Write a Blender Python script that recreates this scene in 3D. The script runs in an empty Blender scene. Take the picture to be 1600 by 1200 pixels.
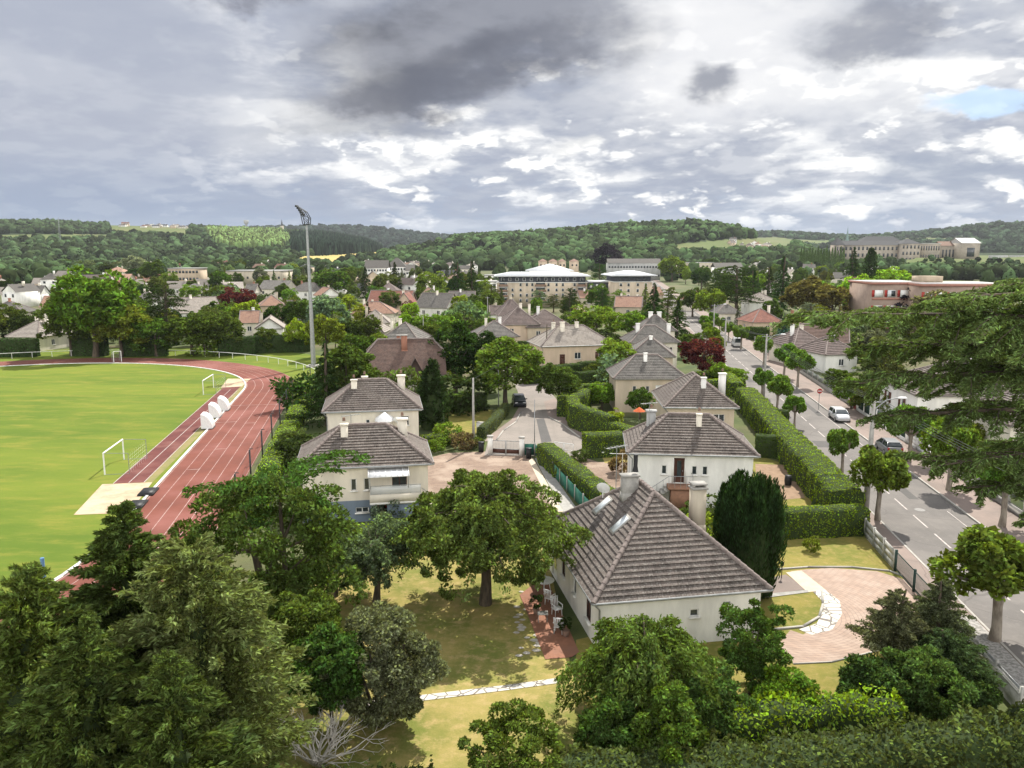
import bpy, math, random
import numpy as np
from math import radians as R, sin, cos, pi, sqrt, atan2, tan
from mathutils import Vector
S = bpy.context.scene
COL = S.collection
# ------------------------------------------------------------- camera
F = 1256.0; HC = 21.0; PITCH = R(9.5); CP, SP = cos(PITCH), sin(PITCH)
cam_d = bpy.data.cameras.new("camera"); cam = bpy.data.objects.new("camera", cam_d); COL.objects.link(cam)
cam.location = (0, 0, HC); cam.rotation_euler = (R(90) - PITCH, 0, 0)
cam_d.sensor_width = 36; cam_d.lens = 36 * F / 1600; cam_d.clip_start = .5; cam_d.clip_end = 40000
S.camera = cam
# ------------------------------------------------------------- view
S.view_settings.view_transform = 'Standard'; S.view_settings.look = 'None'
S.view_settings.gamma = 1; S.view_settings.exposure = 0.60
S.render.engine = 'CYCLES'
S.cycles.max_bounces = 6; S.cycles.diffuse_bounces = 3; S.cycles.glossy_bounces = 2
S.cycles.transmission_bounces = 3; S.cycles.transparent_max_bounces = 6; S.cycles.volume_bounces = 0
S.cycles.caustics_reflective = False; S.cycles.caustics_refractive = False
# ------------------------------------------------------------- sun
SUN_AZ, SUN_EL = R(23), R(50)
sd = bpy.data.lights.new("sun", 'SUN'); sd.energy = 4.95; sd.angle = R(.55); sd.color = (1, .955, .87)
so = bpy.data.objects.new("sun", sd); COL.objects.link(so)
so.rotation_euler = (R(90) - SUN_EL, 0, pi - SUN_AZ); so.location = (40, 60, 90)
# ------------------------------------------------------------- node maths helper
class NT:
    def __init__(s, tree): s.t = tree; s.n = tree.nodes; s.l = tree.links
    def node(s, typ, **kw):
        n = s.n.new(typ)
        for k, v in kw.items(): setattr(n, k, v)
        return n
    def link(s, a, b):
        if isinstance(a, E): a = a.s
        if hasattr(a, 'is_output') or hasattr(a, 'node'): s.l.new(a, b)
        else: b.default_value = a
    def math(s, op, *a):
        n = s.node('ShaderNodeMath', operation=op)
        for i, v in enumerate(a): s.link(v, n.inputs[i])
        return E(s, n.outputs[0])
    def ramp01(s, x, lo, hi):
        n = s.node('ShaderNodeMapRange', interpolation_type='SMOOTHSTEP')
        s.link(x, n.inputs[0]); s.link(lo, n.inputs[1]); s.link(hi, n.inputs[2])
        n.inputs[3].default_value = 0; n.inputs[4].default_value = 1
        return E(s, n.outputs[0])
    def noise(s, vec, scale, detail=4, rough=.5, dist=0, dim='3D'):
        n = s.node('ShaderNodeTexNoise', noise_dimensions=dim)
        if vec is not None: s.link(vec, n.inputs['Vector'])
        n.inputs['Scale'].default_value = scale; n.inputs['Detail'].default_value = detail
        n.inputs['Roughness'].default_value = rough; n.inputs['Distortion'].default_value = dist
        return E(s, n.outputs['Fac'])
    def mix(s, f, a, b, bt='MIX'):
        n = s.node('ShaderNodeMix', data_type='RGBA', blend_type=bt)
        s.link(f, n.inputs[0]); s.link(c4(a), n.inputs[6]); s.link(c4(b), n.inputs[7])
        return n.outputs[2]
    def xyz(s, x, y, z):
        n = s.node('ShaderNodeCombineXYZ')
        for i, v in enumerate((x, y, z)): s.link(v, n.inputs[i])
        return n.outputs[0]
def c4(a):
    return (a[0], a[1], a[2], 1) if isinstance(a, tuple) and len(a) == 3 else a
class E:
    def __init__(s, nt, sock): s.nt = nt; s.s = sock
    def _b(s, op, o, r=False): return s.nt.math(op, o, s) if r else s.nt.math(op, s, o)
    def __add__(s, o): return s._b('ADD', o)
    def __radd__(s, o): return s._b('ADD', o)
    def __sub__(s, o): return s._b('SUBTRACT', o)
    def __rsub__(s, o): return s._b('SUBTRACT', o, True)
    def __mul__(s, o): return s._b('MULTIPLY', o)
    def __rmul__(s, o): return s._b('MULTIPLY', o)
    def __truediv__(s, o): return s._b('DIVIDE', o)
# ------------------------------------------------------------- sky
W = bpy.data.worlds.new("World"); S.world = W; W.use_nodes = True
def build_sky():
    t = W.node_tree; t.nodes.clear(); N = NT(t)
    out = N.node('ShaderNodeOutputWorld'); bg = N.node('ShaderNodeBackground')
    t.links.new(bg.outputs[0], out.inputs[0])
    sky = N.node('ShaderNodeTexSky', sky_type='NISHITA'); sky.sun_disc = False
    sky.sun_elevation = SUN_EL; sky.sun_rotation = SUN_AZ
    tc = N.node('ShaderNodeTexCoord'); sp = N.node('ShaderNodeSeparateXYZ')
    t.links.new(tc.outputs['Generated'], sp.inputs[0])
    x, y, z = (E(N, sp.outputs[i]) for i in range(3))
    el = N.math('ARCSINE', z) * 57.2958
    az = N.math('ARCTAN2', x, y) * 57.2958
    # cloud deck seen in perspective: far clouds shrink and flatten toward the horizon
    zz = N.math('MAXIMUM', z, 0.0) + .20
    qx, qy = x / zz, y / zz
    q = N.xyz(qx, qy, z * 3.2)
    n1 = N.noise(q, 2.1, 7, .54, .1)
    n2 = N.noise(N.xyz(qx + .035, qy + .03, z * 3.2 + .16), 2.1, 7, .54, .1)
    n3 = N.noise(q, 6.5, 6, .55, .1)
    big = N.noise(N.xyz(qx + 7.3, qy * 1.0, z * 3.0 + 3.0), .9, 3, .5)
    wv = N.noise(N.xyz(az * .07, el * .13, 1.7), 1.5, 7, .56)
    wu = N.noise(N.xyz(az * .07, el * .13, 8.2), 1.5, 7, .56)
    wq = N.noise(N.xyz(az * .3, el * .45, 2.0), 1.6, 5, .6)
    aw = az + (wu - .5) * 11.0 + (wq - .5) * 2.2; ew = el + (wv - .5) * 7.0 + (wq - .5) * 2.0
    def blob(a, e, sa, se, lo=.35, hi=.85, tilt=0.0):
        dx = (aw - a); dy = (ew - e) - dx * tilt
        r = N.math('EXPONENT', (dx * dx) * (-1.0 / (sa * sa)) + (dy * dy) * (-1.0 / (se * se)))
        return N.ramp01(r, lo, hi)
    sa = (az - 17.0) * (1 / 22.0); se = (el - 14.0) * (1 / 9.0)
    glow = N.math('EXPONENT', (sa * sa + se * se) * -1.0)
    base = N.mix(N.ramp01(el, 1.0, 8.0), (.28, .35, .49), (.41, .445, .54))
    base = N.mix(glow * .75, base, (.60, .62, .66))
    relief = (n1 - n2) * 6.0 + .5
    lit = N.ramp01(relief, .35, 1.05)
    thick = N.ramp01(n1 + (big - .5) * .6, .42, .60)
    leftq = N.ramp01(az, -24.0, -7.0)
    amt = leftq * .85 + .10
    mid = N.ramp01(el, 1.5, 5.5)
    c = N.mix(thick * amt * (mid * .8 + .2) * .70, base, (.80, .815, .84))
    c = N.mix(lit * thick * amt * (mid * .75 + .25) * .85, c, (1.12, 1.11, 1.08))
    under = N.ramp01((n2 - n1) * 6.0 + .5, .50, 1.05) * amt
    c = N.mix(under * .60, c, (.34, .38, .48))
    # heaped cumulus: rounded tops lit from behind, flat grey undersides
    def puff(ax_, ex_, sc_, k):
        wx = (N.noise(N.xyz(az * .16, el * .3, k), 2.2, 5, .6) - .5) * .35
        def heap(p):
            v = N.node('ShaderNodeTexVoronoi', feature='F1', voronoi_dimensions='2D'); v.inputs['Scale'].default_value = 3.4; v.inputs['Detail'].default_value = 3.0; v.inputs['Roughness'].default_value = .55; N.link(p, v.inputs['Vector'])
            return (.45 - E(N, v.outputs['Distance'])) * .30
        pa, pe = az * ax_ + wx * .55, el * ex_ + wx * .4
        PA, PB = N.xyz(pa, pe, k), N.xyz(pa + .07, pe + .15, k)
        A = N.noise(PA, sc_, 6, .55) + heap(PA); B = N.noise(PB, sc_, 6, .55) + heap(PB)
        return A, N.ramp01((A - B) * 4.6 + .5, .50, .95), N.ramp01((B - A) * 4.6 + .5, .52, 1.15)
    A1, L1, D1 = puff(.085, .20, 1.25, 4.0)
    bnd = N.ramp01(el, .6, 2.6) * N.ramp01(el, 17.0, 8.0) * (leftq * .9 + .06)
    body = N.ramp01(A1, .40, .56)
    c = N.mix(body * bnd * .55, c, (.62, .645, .69))
    c = N.mix(D1 * bnd * .60, c, (.36, .40, .50))
    c = N.mix(L1 * body * bnd * .92, c, (1.15, 1.14, 1.11))
    fine = N.ramp01(n3, .38, .66)
    c = N.mix(fine * amt * (mid * .8 + .2) * .22, c, (.84, .84, .85))
    # white towering edge running up to the dark cloud
    c = N.mix(blob(-12.5, 9.3, 9.0, 2.2, .25, .9, .30) * .55, c, (.72, .73, .75))
    c = N.mix(blob(-8.5, 12.0, 3.6, 3.2, .25, .85, .2) * .85, c, (1.0, 1.0, .98))
    c = N.mix(blob(13.0, 12.5, 8.5, 6.0, .15, .9) * .62, c, (1.04, 1.03, 1.02))
    c = N.mix(blob(21.5, 9.8, 8.0, 3.0, .25, .9) * .55, c, (.95, .95, .95))
    c = N.mix(blob(4.5, 6.6, 2.6, 1.0, .3, .9) * .5, c, (.85, .85, .83))
    # heavy dark clouds
    dk = N.mix(N.ramp01(n1 + (el - 13.0) * .035, .40, .62), (.105, .115, .15), (.28, .295, .345))
    c = N.mix(blob(-2.0, 15.2, 11.5, 4.6, .10, .82, .26) * .95, c, dk)
    c = N.mix(blob(-.5, 12.3, 9.0, 1.8, .15, .95, .18) * .75, c, (.14, .15, .19))
    c = N.mix(blob(-7.5, 10.3, 7.0, 1.5, .10, .85, .06) * .85, c, (.13, .14, .18))
    c = N.mix(blob(-10.5, 8.3, 7.0, 1.0, .2, .9, .0) * .5, c, (.27, .29, .34))
    c = N.mix(blob(-16.5, 16.2, 4.6, 1.8, .35, .9) * .8, c, (.21, .22, .27))
    c = N.mix(blob(13.2, 11.2, 2.6, 1.7, .2, .9) * .8, c, (.21, .23, .29))
    c = N.mix(blob(23.0, 12.9, 5.2, 1.7, .3, .9) * .75, c, (.26, .28, .34))
    c = N.mix(blob(21.5, 16.4, 3.5, 1.4, .3, .9) * .7, c, (.25, .27, .33))
    c = N.mix(blob(14.0, 5.0, 7.5, 1.3, .3, .9, .08) * .65, c, (.33, .37, .47))
    c = N.mix(blob(26.5, 4.6, 5.5, 1.1, .3, .9) * .6, c, (.33, .38, .48))
    gap = N.math('MAXIMUM', blob(30.5, 8.8, 4.0, .9, .25, .75, .15), blob(29.5, 16.6, 4.0, .8, .45, .8))
    # bank of blue-grey at the horizon
    c = N.mix(N.ramp01(el, 3.2, .3) * .42, c, (.36, .42, .53))
    skyc = N.node('ShaderNodeVectorMath', operation='SCALE')
    t.links.new(sky.outputs[0], skyc.inputs[0]); skyc.inputs['Scale'].default_value = 1.0
    blue = N.mix(.6, skyc.outputs[0], (2.6, 4.0, 6.2))
    # unseen sky behind camera brightened to light facing walls; overhead dimmed to deepen shadows
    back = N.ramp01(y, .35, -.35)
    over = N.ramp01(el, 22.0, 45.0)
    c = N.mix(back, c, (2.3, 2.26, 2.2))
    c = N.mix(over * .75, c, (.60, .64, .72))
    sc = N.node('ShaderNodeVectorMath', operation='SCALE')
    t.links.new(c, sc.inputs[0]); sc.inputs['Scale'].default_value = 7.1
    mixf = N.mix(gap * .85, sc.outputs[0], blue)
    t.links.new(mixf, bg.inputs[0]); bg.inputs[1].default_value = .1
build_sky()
W.cycles.sampling_method = 'MANUAL'; W.cycles.sample_map_resolution = 512
# ------------------------------------------------------------- projection of the ground plane
def ray(px, py):
    u = (px - 800) / F; v = (600 - py) / F
    return u, CP + v * SP, -SP + v * CP
def P(px, py, z=0.0):
    dx, dy, dz = ray(px, py); t = (HC - z) / -dz
    return (dx * t, dy * t)
def at(px, py, Y):                       # point of that ray at ground distance Y
    dx, dy, dz = ray(px, py); t = Y / dy
    return (dx * t, Y, HC + dz * t)
def proj(x, y, z=0.0):
    k = HC - z; dep = y * CP + k * SP; up = y * SP - k * CP
    if dep < .1: dep = .1
    return 800 + F * x / dep, 600 - F * up / dep
# ------------------------------------------------------------- mesh builder
class MB:
    def __init__(s): s.V = []; s.F = []; s.S = []; s.n = 0; s.uv = []; s.mi = []
    def add(s, v, f, mi=0, uv=None):
        v = np.asarray(v, dtype=np.float32).reshape(-1, 3); f = np.asarray(f, dtype=np.int32)
        s.V.append(v); s.F.append((f + s.n).ravel()); s.S.append(np.full(len(f), f.shape[1], dtype=np.int32))
        s.mi.append(np.full(len(f), mi, dtype=np.int32))
        if uv is not None: s.uv.append(np.asarray(uv, dtype=np.float32).reshape(-1, 2))
        else: s.uv.append(np.zeros((f.size, 2), dtype=np.float32))
        s.n += len(v); return s
    def poly(s, pts, mi=0, uv=None): return s.add(pts, [list(range(len(pts)))], mi, uv)
    def box(s, c, size, rz=0.0, mi=0, taper=1.0):
        hx, hy, hz = size[0] / 2, size[1] / 2, size[2] / 2; cr, sr = cos(rz), sin(rz); v = []
        for dz in (-1, 1):
            k = taper if dz > 0 else 1
            for dx, dy in ((-1, -1), (1, -1), (1, 1), (-1, 1)):
                a, b = dx * hx * k, dy * hy * k
                v.append((c[0] + a * cr - b * sr, c[1] + a * sr + b * cr, c[2] + dz * hz))
        return s.add(v, [(3, 2, 1, 0), (4, 5, 6, 7), (0, 1, 5, 4), (1, 2, 6, 5), (2, 3, 7, 6), (3, 0, 4, 7)], mi)
    def seg(s, p0, p1, w, h, mi=0):      # box bar between two points, w wide (horizontal), h tall, p at the centre
        p0 = np.array(p0, float); p1 = np.array(p1, float); d = p1 - p0; L = np.linalg.norm(d); d /= L
        side = np.cross(d, (0, 0, 1.0)); n = np.linalg.norm(side)
        side = side / n if n > 1e-4 else np.array((1.0, 0, 0)); up = np.cross(side, d)
        v = []
        for p in (p0, p1):
            for a, b in ((-1, -1), (1, -1), (1, 1), (-1, 1)): v.append(p + side * a * w / 2 + up * b * h / 2)
        return s.add(v, [(0, 1, 2, 3), (7, 6, 5, 4), (0, 4, 5, 1), (1, 5, 6, 2), (2, 6, 7, 3), (3, 7, 4, 0)], mi)
    def tube(s, pts, rad, n=8, mi=0, caps=True):
        pts = np.asarray(pts, float); m = len(pts)
        rad = np.full(m, rad, float) if np.isscalar(rad) else np.asarray(rad, float)
        V = np.zeros((m, n, 3)); ang = np.arange(n) * 2 * pi / n
        for i in range(m):
            d = pts[min(i + 1, m - 1)] - pts[max(i - 1, 0)]; d = d / (np.linalg.norm(d) + 1e-9)
            ref = np.array((0, 1.0, 0)) if abs(d[2]) > .8 else np.array((0, 0, 1.0))
            a = np.cross(d, ref); a /= np.linalg.norm(a) + 1e-9; b = np.cross(d, a)
            V[i] = pts[i] + rad[i] * (np.outer(np.cos(ang), a) + np.outer(np.sin(ang), b))
        f = []
        for i in range(m - 1):
            for j in range(n): k = (j + 1) % n; f.append((i * n + j, (i + 1) * n + j, (i + 1) * n + k, i * n + k))
        base = s.n
        s.add(V.reshape(-1, 3), f, mi)
        if caps:
            for i, rv in ((0, False), (m - 1, True)):
                pl = V[i][::-1] if rv else V[i]
                s.poly(pl, mi)
        return s
    def lathe(s, prof, c, n=16, mi=0):
        ang = np.arange(n) * 2 * pi / n; V = []
        for r, z in prof:
            for a in ang: V.append((c[0] + r * cos(a), c[1] + r * sin(a), c[2] + z))
        f = []
        for i in range(len(prof) - 1):
            for j in range(n): k = (j + 1) % n; f.append((i * n + j, i * n + k, (i + 1) * n + k, (i + 1) * n + j))
        return s.add(V, f, mi)
    def build(s, name, mat, parent=None, smooth=False, loc=None, rz=0.0, me_only=False):
        me = bpy.data.meshes.new(name)
        V = np.concatenate(s.V); Fl = np.concatenate(s.F); Sz = np.concatenate(s.S)
        me.vertices.add(len(V)); me.vertices.foreach_set('co', V.ravel())
        me.loops.add(len(Fl)); me.loops.foreach_set('vertex_index', Fl)
        st = np.zeros(len(Sz), dtype=np.int32); st[1:] = np.cumsum(Sz)[:-1]
        me.polygons.add(len(Sz)); me.polygons.foreach_set('loop_start', st); me.polygons.foreach_set('loop_total', Sz)
        me.polygons.foreach_set('material_index', np.concatenate(s.mi))
        if smooth: me.polygons.foreach_set('use_smooth', np.ones(len(Sz), dtype=bool))
        uv = np.concatenate(s.uv)
        if np.any(uv):
            l = me.uv_layers.new(name="UVMap"); l.data.foreach_set('uv', uv.ravel())
        me.update(calc_edges=True)
        for m in (mat if isinstance(mat, (list, tuple)) else [mat]): me.materials.append(m)
        if me_only: return me
        return link(name, me, parent, loc, rz)
def link(name, me, parent=None, loc=None, rz=0.0):
    o = bpy.data.objects.new(name, me); COL.objects.link(o)
    if parent is not None: o.parent = parent
    if loc is not None: o.location = loc
    if rz: o.rotation_euler = (0, 0, rz)
    return o
def tag(o, label=None, cat=None, group=None, kind=None):
    if label: o['label'] = label
    if cat: o['category'] = cat
    if group: o['group'] = group
    if kind: o['kind'] = kind
    return o
def thing(name, label, cat, loc=(0, 0, 0), rz=0.0, group=None):
    o = bpy.data.objects.new(name, None); COL.objects.link(o); o.location = loc; o.rotation_euler = (0, 0, rz)
    o.empty_display_size = .3
    return tag(o, label, cat, group)
def copy_tree(o, loc=None, rz=None, label=None, scale=None, parent=None, tint=None):
    c = o.copy(); COL.objects.link(c)
    if parent is not None: c.parent = parent
    if loc is not None: c.location = loc
    if rz is not None: c.rotation_euler = (0, 0, rz)
    if scale is not None: c.scale = (scale, scale, scale) if np.isscalar(scale) else scale
    if label: c['label'] = label
    for ch in KIDS(o):
        copy_tree(ch, parent=c, tint=tint)
    if tint is not None and o.type == 'MESH' and o.name.startswith(('crown', 'foliage')): c.color = (*tint, 1)
    return c
def KIDS(o): return list(o.children)
# ------------------------------------------------------------- materials
def newmat(name):
    m = bpy.data.materials.new(name); m.use_nodes = True; t = m.node_tree
    b = t.nodes['Principled BSDF']; return m, NT(t), b
def M(name, c1, c2=None, scale=3.0, rough=.85, bump=0.0, bscale=20.0, detail=6, spec=.25, metal=0.0, c3=None, s3=.4, objrand=0.0, stretch=None):
    m, N, b = newmat(name)
    b.inputs['Roughness'].default_value = rough; b.inputs['Specular IOR Level'].default_value = spec
    b.inputs['Metallic'].default_value = metal
    tc = N.node('ShaderNodeTexCoord'); vec = tc.outputs['Object']
    if stretch:
        mp = N.node('ShaderNodeMapping'); N.link(vec, mp.inputs[0]); mp.inputs['Scale'].default_value = stretch; vec = mp.outputs[0]
    col = c4(c1)
    if c2 is None: c2 = tuple(v * .82 for v in c1)
    n = N.noise(vec, scale, detail, .6)
    col = N.mix(N.ramp01(n, .36, .66), c1, c2)
    if c3: col = N.mix(N.ramp01(N.noise(vec, s3, 5, .6), .42, .68), col, c3)
    if objrand:
        oi = N.node('ShaderNodeObjectInfo'); hs = N.node('ShaderNodeHueSaturation')
        N.link(E(N, oi.outputs['Random']) * objrand + (1 - objrand / 2), hs.inputs['Value']); N.link(col, hs.inputs['Color']); col = hs.outputs[0]
    N.link(col, b.inputs['Base Color'])
    if bump:
        bp = N.node('ShaderNodeBump'); bp.inputs['Strength'].default_value = bump; bp.inputs['Distance'].default_value = .05
        N.link(N.noise(vec, bscale, 5, .6), bp.inputs['Height']); N.l.new(bp.outputs[0], b.inputs['Normal'])
    return m
def leafmat(name, tr=.35):               # colour comes from the object; every leaf island differs a little
    m, N, b = newmat(name); t = m.node_tree
    oi = N.node('ShaderNodeObjectInfo'); g = N.node('ShaderNodeNewGeometry')
    r = E(N, g.outputs['Random Per Island'])
    tc = N.node('ShaderNodeTexCoord')
    cl = N.noise(tc.outputs['Object'], 1.1, 3, .6)
    hs = N.node('ShaderNodeHueSaturation'); N.link(oi.outputs['Color'], hs.inputs['Color'])
    N.link((r - .5) * .045 + (cl - .5) * .05 + .5, hs.inputs['Hue'])
    N.link((cl - .5) * -.5 + .98, hs.inputs['Saturation'])
    N.link(N.math('POWER', r, 3.0) * 1.7 + (cl - .5) * 1.5 + .62, hs.inputs['Value'])  # steep random value: the few brightest leaves paint highlights into the colour
    t.nodes.remove(b); b = N.node('ShaderNodeBsdfDiffuse'); N.link(hs.outputs[0], b.inputs['Color'])
    tl = N.node('ShaderNodeBsdfTranslucent')
    ty = N.mix(.6, hs.outputs[0], (1.12, 1.2, .3), 'MULTIPLY')
    sc = N.mix(1.0, ty, (1.5, 1.5, 1.5), 'MULTIPLY')
    N.link(sc, tl.inputs['Color'])
    mx = N.node('ShaderNodeMixShader'); mx.inputs[0].default_value = tr
    t.links.new(b.outputs[0], mx.inputs[1]); t.links.new(tl.outputs[0], mx.inputs[2])
    t.links.new(mx.outputs[0], t.nodes['Material Output'].inputs[0]); return m
LEAF = leafmat('leaf', .42); NEEDLE = leafmat('needle', .3)
BARK = M('bark', (.11, .085, .06), (.055, .045, .035), 6, .95, .6, 14, stretch=(1, 1, .25))
PALEBARK = M('pale_bark', (.27, .235, .19), (.15, .125, .10), 5, .95, .5, 12, stretch=(1, 1, .3))
GREY_WOOD = M('dead_wood', (.62, .58, .53), (.46, .43, .39), 8, .9)
def roofmat(name, c1, c2, c3, mossy=.35, tile=.3, course=.34):
    m, N, b = newmat(name); b.inputs['Roughness'].default_value = .88; b.inputs['Specular IOR Level'].default_value = .2
    uv = N.node('ShaderNodeTexCoord'); sp = N.node('ShaderNodeSeparateXYZ'); N.link(uv.outputs['UV'], sp.inputs[0])
    u, v = E(N, sp.outputs[0]), E(N, sp.outputs[1])
    cu = N.math('FLOOR', u / tile + N.math('FLOOR', v / course) * .5); cv = N.math('FLOOR', v / course)
    wn = N.node('ShaderNodeTexWhiteNoise', noise_dimensions='3D'); N.link(N.xyz(cu, cv, 0.0), wn.inputs['Vector'])
    rn = E(N, wn.outputs['Value'])
    ob = N.node('ShaderNodeTexCoord').outputs['Object']
    col = N.mix(N.ramp01(N.noise(ob, .9, 6, .65), .35, .65), c1, c2)
    col = N.mix(N.ramp01(rn, .0, 1.0) * .55, col, c3)
    l = N.ramp01(N.noise(ob, 9.0, 6, .7), .50, .66) * mossy
    col = N.mix(l, col, (.36, .35, .31))
    col = N.mix(N.ramp01(N.noise(ob, 2.3, 6, .7), .54, .72) * .6, col, (.045, .042, .038))
    fr = N.math('FRACT', u / tile + cv * .5)
    joint = N.math('LESS_THAN', fr, .09)
    col = N.mix(joint * .45, col, (.04, .035, .03))
    N.link(col, b.inputs['Base Color'])
    bp = N.node('ShaderNodeBump'); bp.inputs['Strength'].default_value = .7; bp.inputs['Distance'].default_value = .02
    N.link(N.math('ABSOLUTE', fr - .5) * -2.0 + N.noise(ob, 30.0, 4, .6) * .6, bp.inputs['Height']); N.l.new(bp.outputs[0], b.inputs['Normal'])
    return m
ROOF = {
 'weathered': roofmat('weathered_tile', (.128, .105, .092), (.082, .068, .061), (.182, .154, .138), .5),
 'purple': roofmat('brown_violet_tile', (.15, .112, .102), (.10, .078, .073), (.19, .148, .135), .25),
 'brown': roofmat('brown_flat_tile', (.145, .092, .075), (.10, .068, .058), (.17, .115, .095), .08, .2, .22),
 'grey': roofmat('grey_tile', (.15, .138, .127), (.10, .094, .088), (.20, .188, .172), .4),
 'red': roofmat('red_tile', (.27, .115, .085), (.20, .09, .07), (.31, .155, .12), .15),
 'salmon': roofmat('salmon_tile', (.36, .21, .15), (.28, .165, .125), (.40, .26, .19), .2),
 'slate': roofmat('dark_slate', (.085, .09, .10), (.06, .064, .072), (.11, .115, .125), .1),
 'pale': roofmat('pale_weathered_tile', (.34, .30, .26), (.25, .22, .195), (.40, .36, .32), .4),
}
RIDGE = M('ridge_tile', (.24, .20, .18), (.16, .13, .12), 4, .9, .4)
WALL = {k: M(k + '_render', c, tuple(v * .88 for v in c), 1.2, .9, .15, 60, c3=tuple(v * .76 for v in c), s3=.5, stretch=(1, 1, .3)) for k, c in {
 'white': (.86, .845, .80), 'cream': (.76, .70, .59), 'beige': (.55, .46, .35), 'peach': (.62, .49, .37), 'tan': (.47, .38, .28),
 'stone': (.52, .46, .36), 'bluegrey': (.20, .25, .31), 'brickred': (.32, .15, .10), 'grey': (.42, .42, .41), 'brown': (.16, .11, .09)}.items()}
GLASS = M('window_glass', (.045, .055, .06), (.02, .025, .03), 1.5, .08, spec=.6)
WHITE = M('white_paint', (.78, .78, .76), (.70, .70, .68), 3, .5, spec=.4)
DARKBROWN = M('dark_brown_paint', (.10, .045, .03), (.07, .03, .022), 3, .55)
REDPAINT = M('red_paint', (.38, .04, .03), (.30, .03, .025), 3, .5)
METAL = M('grey_metal', (.34, .35, .35), (.26, .27, .27), 3, .45, metal=.4)
DARKMETAL = M('dark_metal', (.05, .055, .055), (.03, .033, .033), 3, .5, metal=.2)
CONCRETE = M('concrete', (.37, .355, .325), (.28, .27, .25), 2.5, .92, .3, 25)
GREENPAINT = M('green_screen', (.03, .16, .11), (.02, .11, .08), 2, .7)
PLASTIC = M('white_plastic', (.75, .75, .74), (.66, .66, .66), 4, .4, spec=.5)
BLACK = M('black_plastic', (.025, .025, .027), (.015, .015, .016), 4, .5)
# ============================================================= vegetation generators
def nrm(a): return a / (np.linalg.norm(a, axis=-1, keepdims=True) + 1e-9)
def leaves(mb, C, D, size, asp, rng, spread=.6, mi=0, N=None):
    """rhombic leaves centred at C, long axis near D, random roll; sizes vary"""
    n = len(C)
    if N is None: D = nrm(D + rng.normal(0, spread, (n, 3))); B = nrm(np.cross(D, rng.normal(0, 1, (n, 3))))
    else: N = nrm(N + rng.normal(0, spread, (n, 3))); D = nrm(np.cross(N, rng.normal(0, 1, (n, 3)))); B = np.cross(N, D)
    s = size * rng.uniform(.6, 1.35, (n, 1)); a = D * s * .5; b = B * s * .5 * asp
    V = np.stack([C - a, C + b - a * .15, C + a, C - b - a * .15], 1).reshape(-1, 3)
    mb.add(V, np.arange(n * 4).reshape(n, 4), mi); return mb
def sph(rng, n): return nrm(rng.normal(0, 1, (n, 3)))
def crown_clumps(seed, rx, rz, zc, nc, rc, nl, size, asp=.55, low=-.75, inner=.35, up=.35, ry=None, lumps=.18, spread=.7):
    """foliage in many small leafy clumps through an uneven ellipsoid; nl leaves a clump"""
    rng = np.random.default_rng(seed); mb = MB(); ry = ry or rx
    d = sph(rng, nc * 3); d = d[d[:, 2] > low][:nc]; nc = len(d)
    r = rng.uniform(inner, 1, (nc, 1)) ** .45
    ph = rng.uniform(0, 6.28, 6)
    lob = 1 + lumps * (np.sin(3 * np.arctan2(d[:, 1], d[:, 0]) + ph[0]) * .6 + np.sin(5 * d[:, 2] + ph[1]) * .5 + rng.normal(0, .45, nc))[:, None]
    C = d * r * lob * np.array((rx, ry, rz)) * .86 + np.array((0, 0, zc))
    rcs = rc * rng.uniform(.6, 1.3, (nc, 1))
    out = nrm(d * np.array((1, 1, 1)) + np.array((0, 0, up)))
    idx = np.repeat(np.arange(nc), nl); n = len(idx)
    ld = nrm(sph(rng, n) + out[idx] * .75)
    Pn = C[idx] + ld * rcs[idx] * rng.uniform(.55, 1.05, (n, 1)) * np.array((1, 1, .75))
    leaves(mb, Pn, nrm(ld + np.array((0, 0, -.25))), size, asp, rng, spread)
    return mb, C
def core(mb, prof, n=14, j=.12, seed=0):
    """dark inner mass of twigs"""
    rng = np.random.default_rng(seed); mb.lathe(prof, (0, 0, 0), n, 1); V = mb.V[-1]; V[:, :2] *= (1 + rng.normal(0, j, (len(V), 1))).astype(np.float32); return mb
def trunk_mb(seed, h, r, C, nb=9, lean=.1, split=.35, n=8):
    """tapered trunk with limbs that run out to clump centres"""
    rng = np.random.default_rng(seed + 77); mb = MB()
    lx, ly = rng.normal(0, lean, 2); zs = np.linspace(0, 1, 6)
    pts = [(lx * t * t * h * .5 + sin(t * 5) * r * .3, ly * t * t * h * .5, t * h) for t in zs]
    mb.tube(pts, [r * 1.35, r, r * .88, r * .75, r * .6, r * .35], n)
    if C is not None and len(C):
        for i in rng.choice(len(C), min(nb, len(C)), replace=False):
            t = rng.uniform(split, .85); p0 = np.array((lx * t * t * h * .5, ly * t * t * h * .5, t * h)); p1 = C[i]
            if p1[2] < p0[2] - .5: continue
            m = (p0 + p1) / 2 + np.array((0, 0, -.08 * np.linalg.norm(p1 - p0)))
            mb.tube([p0, m, p1], [r * .45, r * .27, r * .08], 6, caps=False)
    return mb
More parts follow.
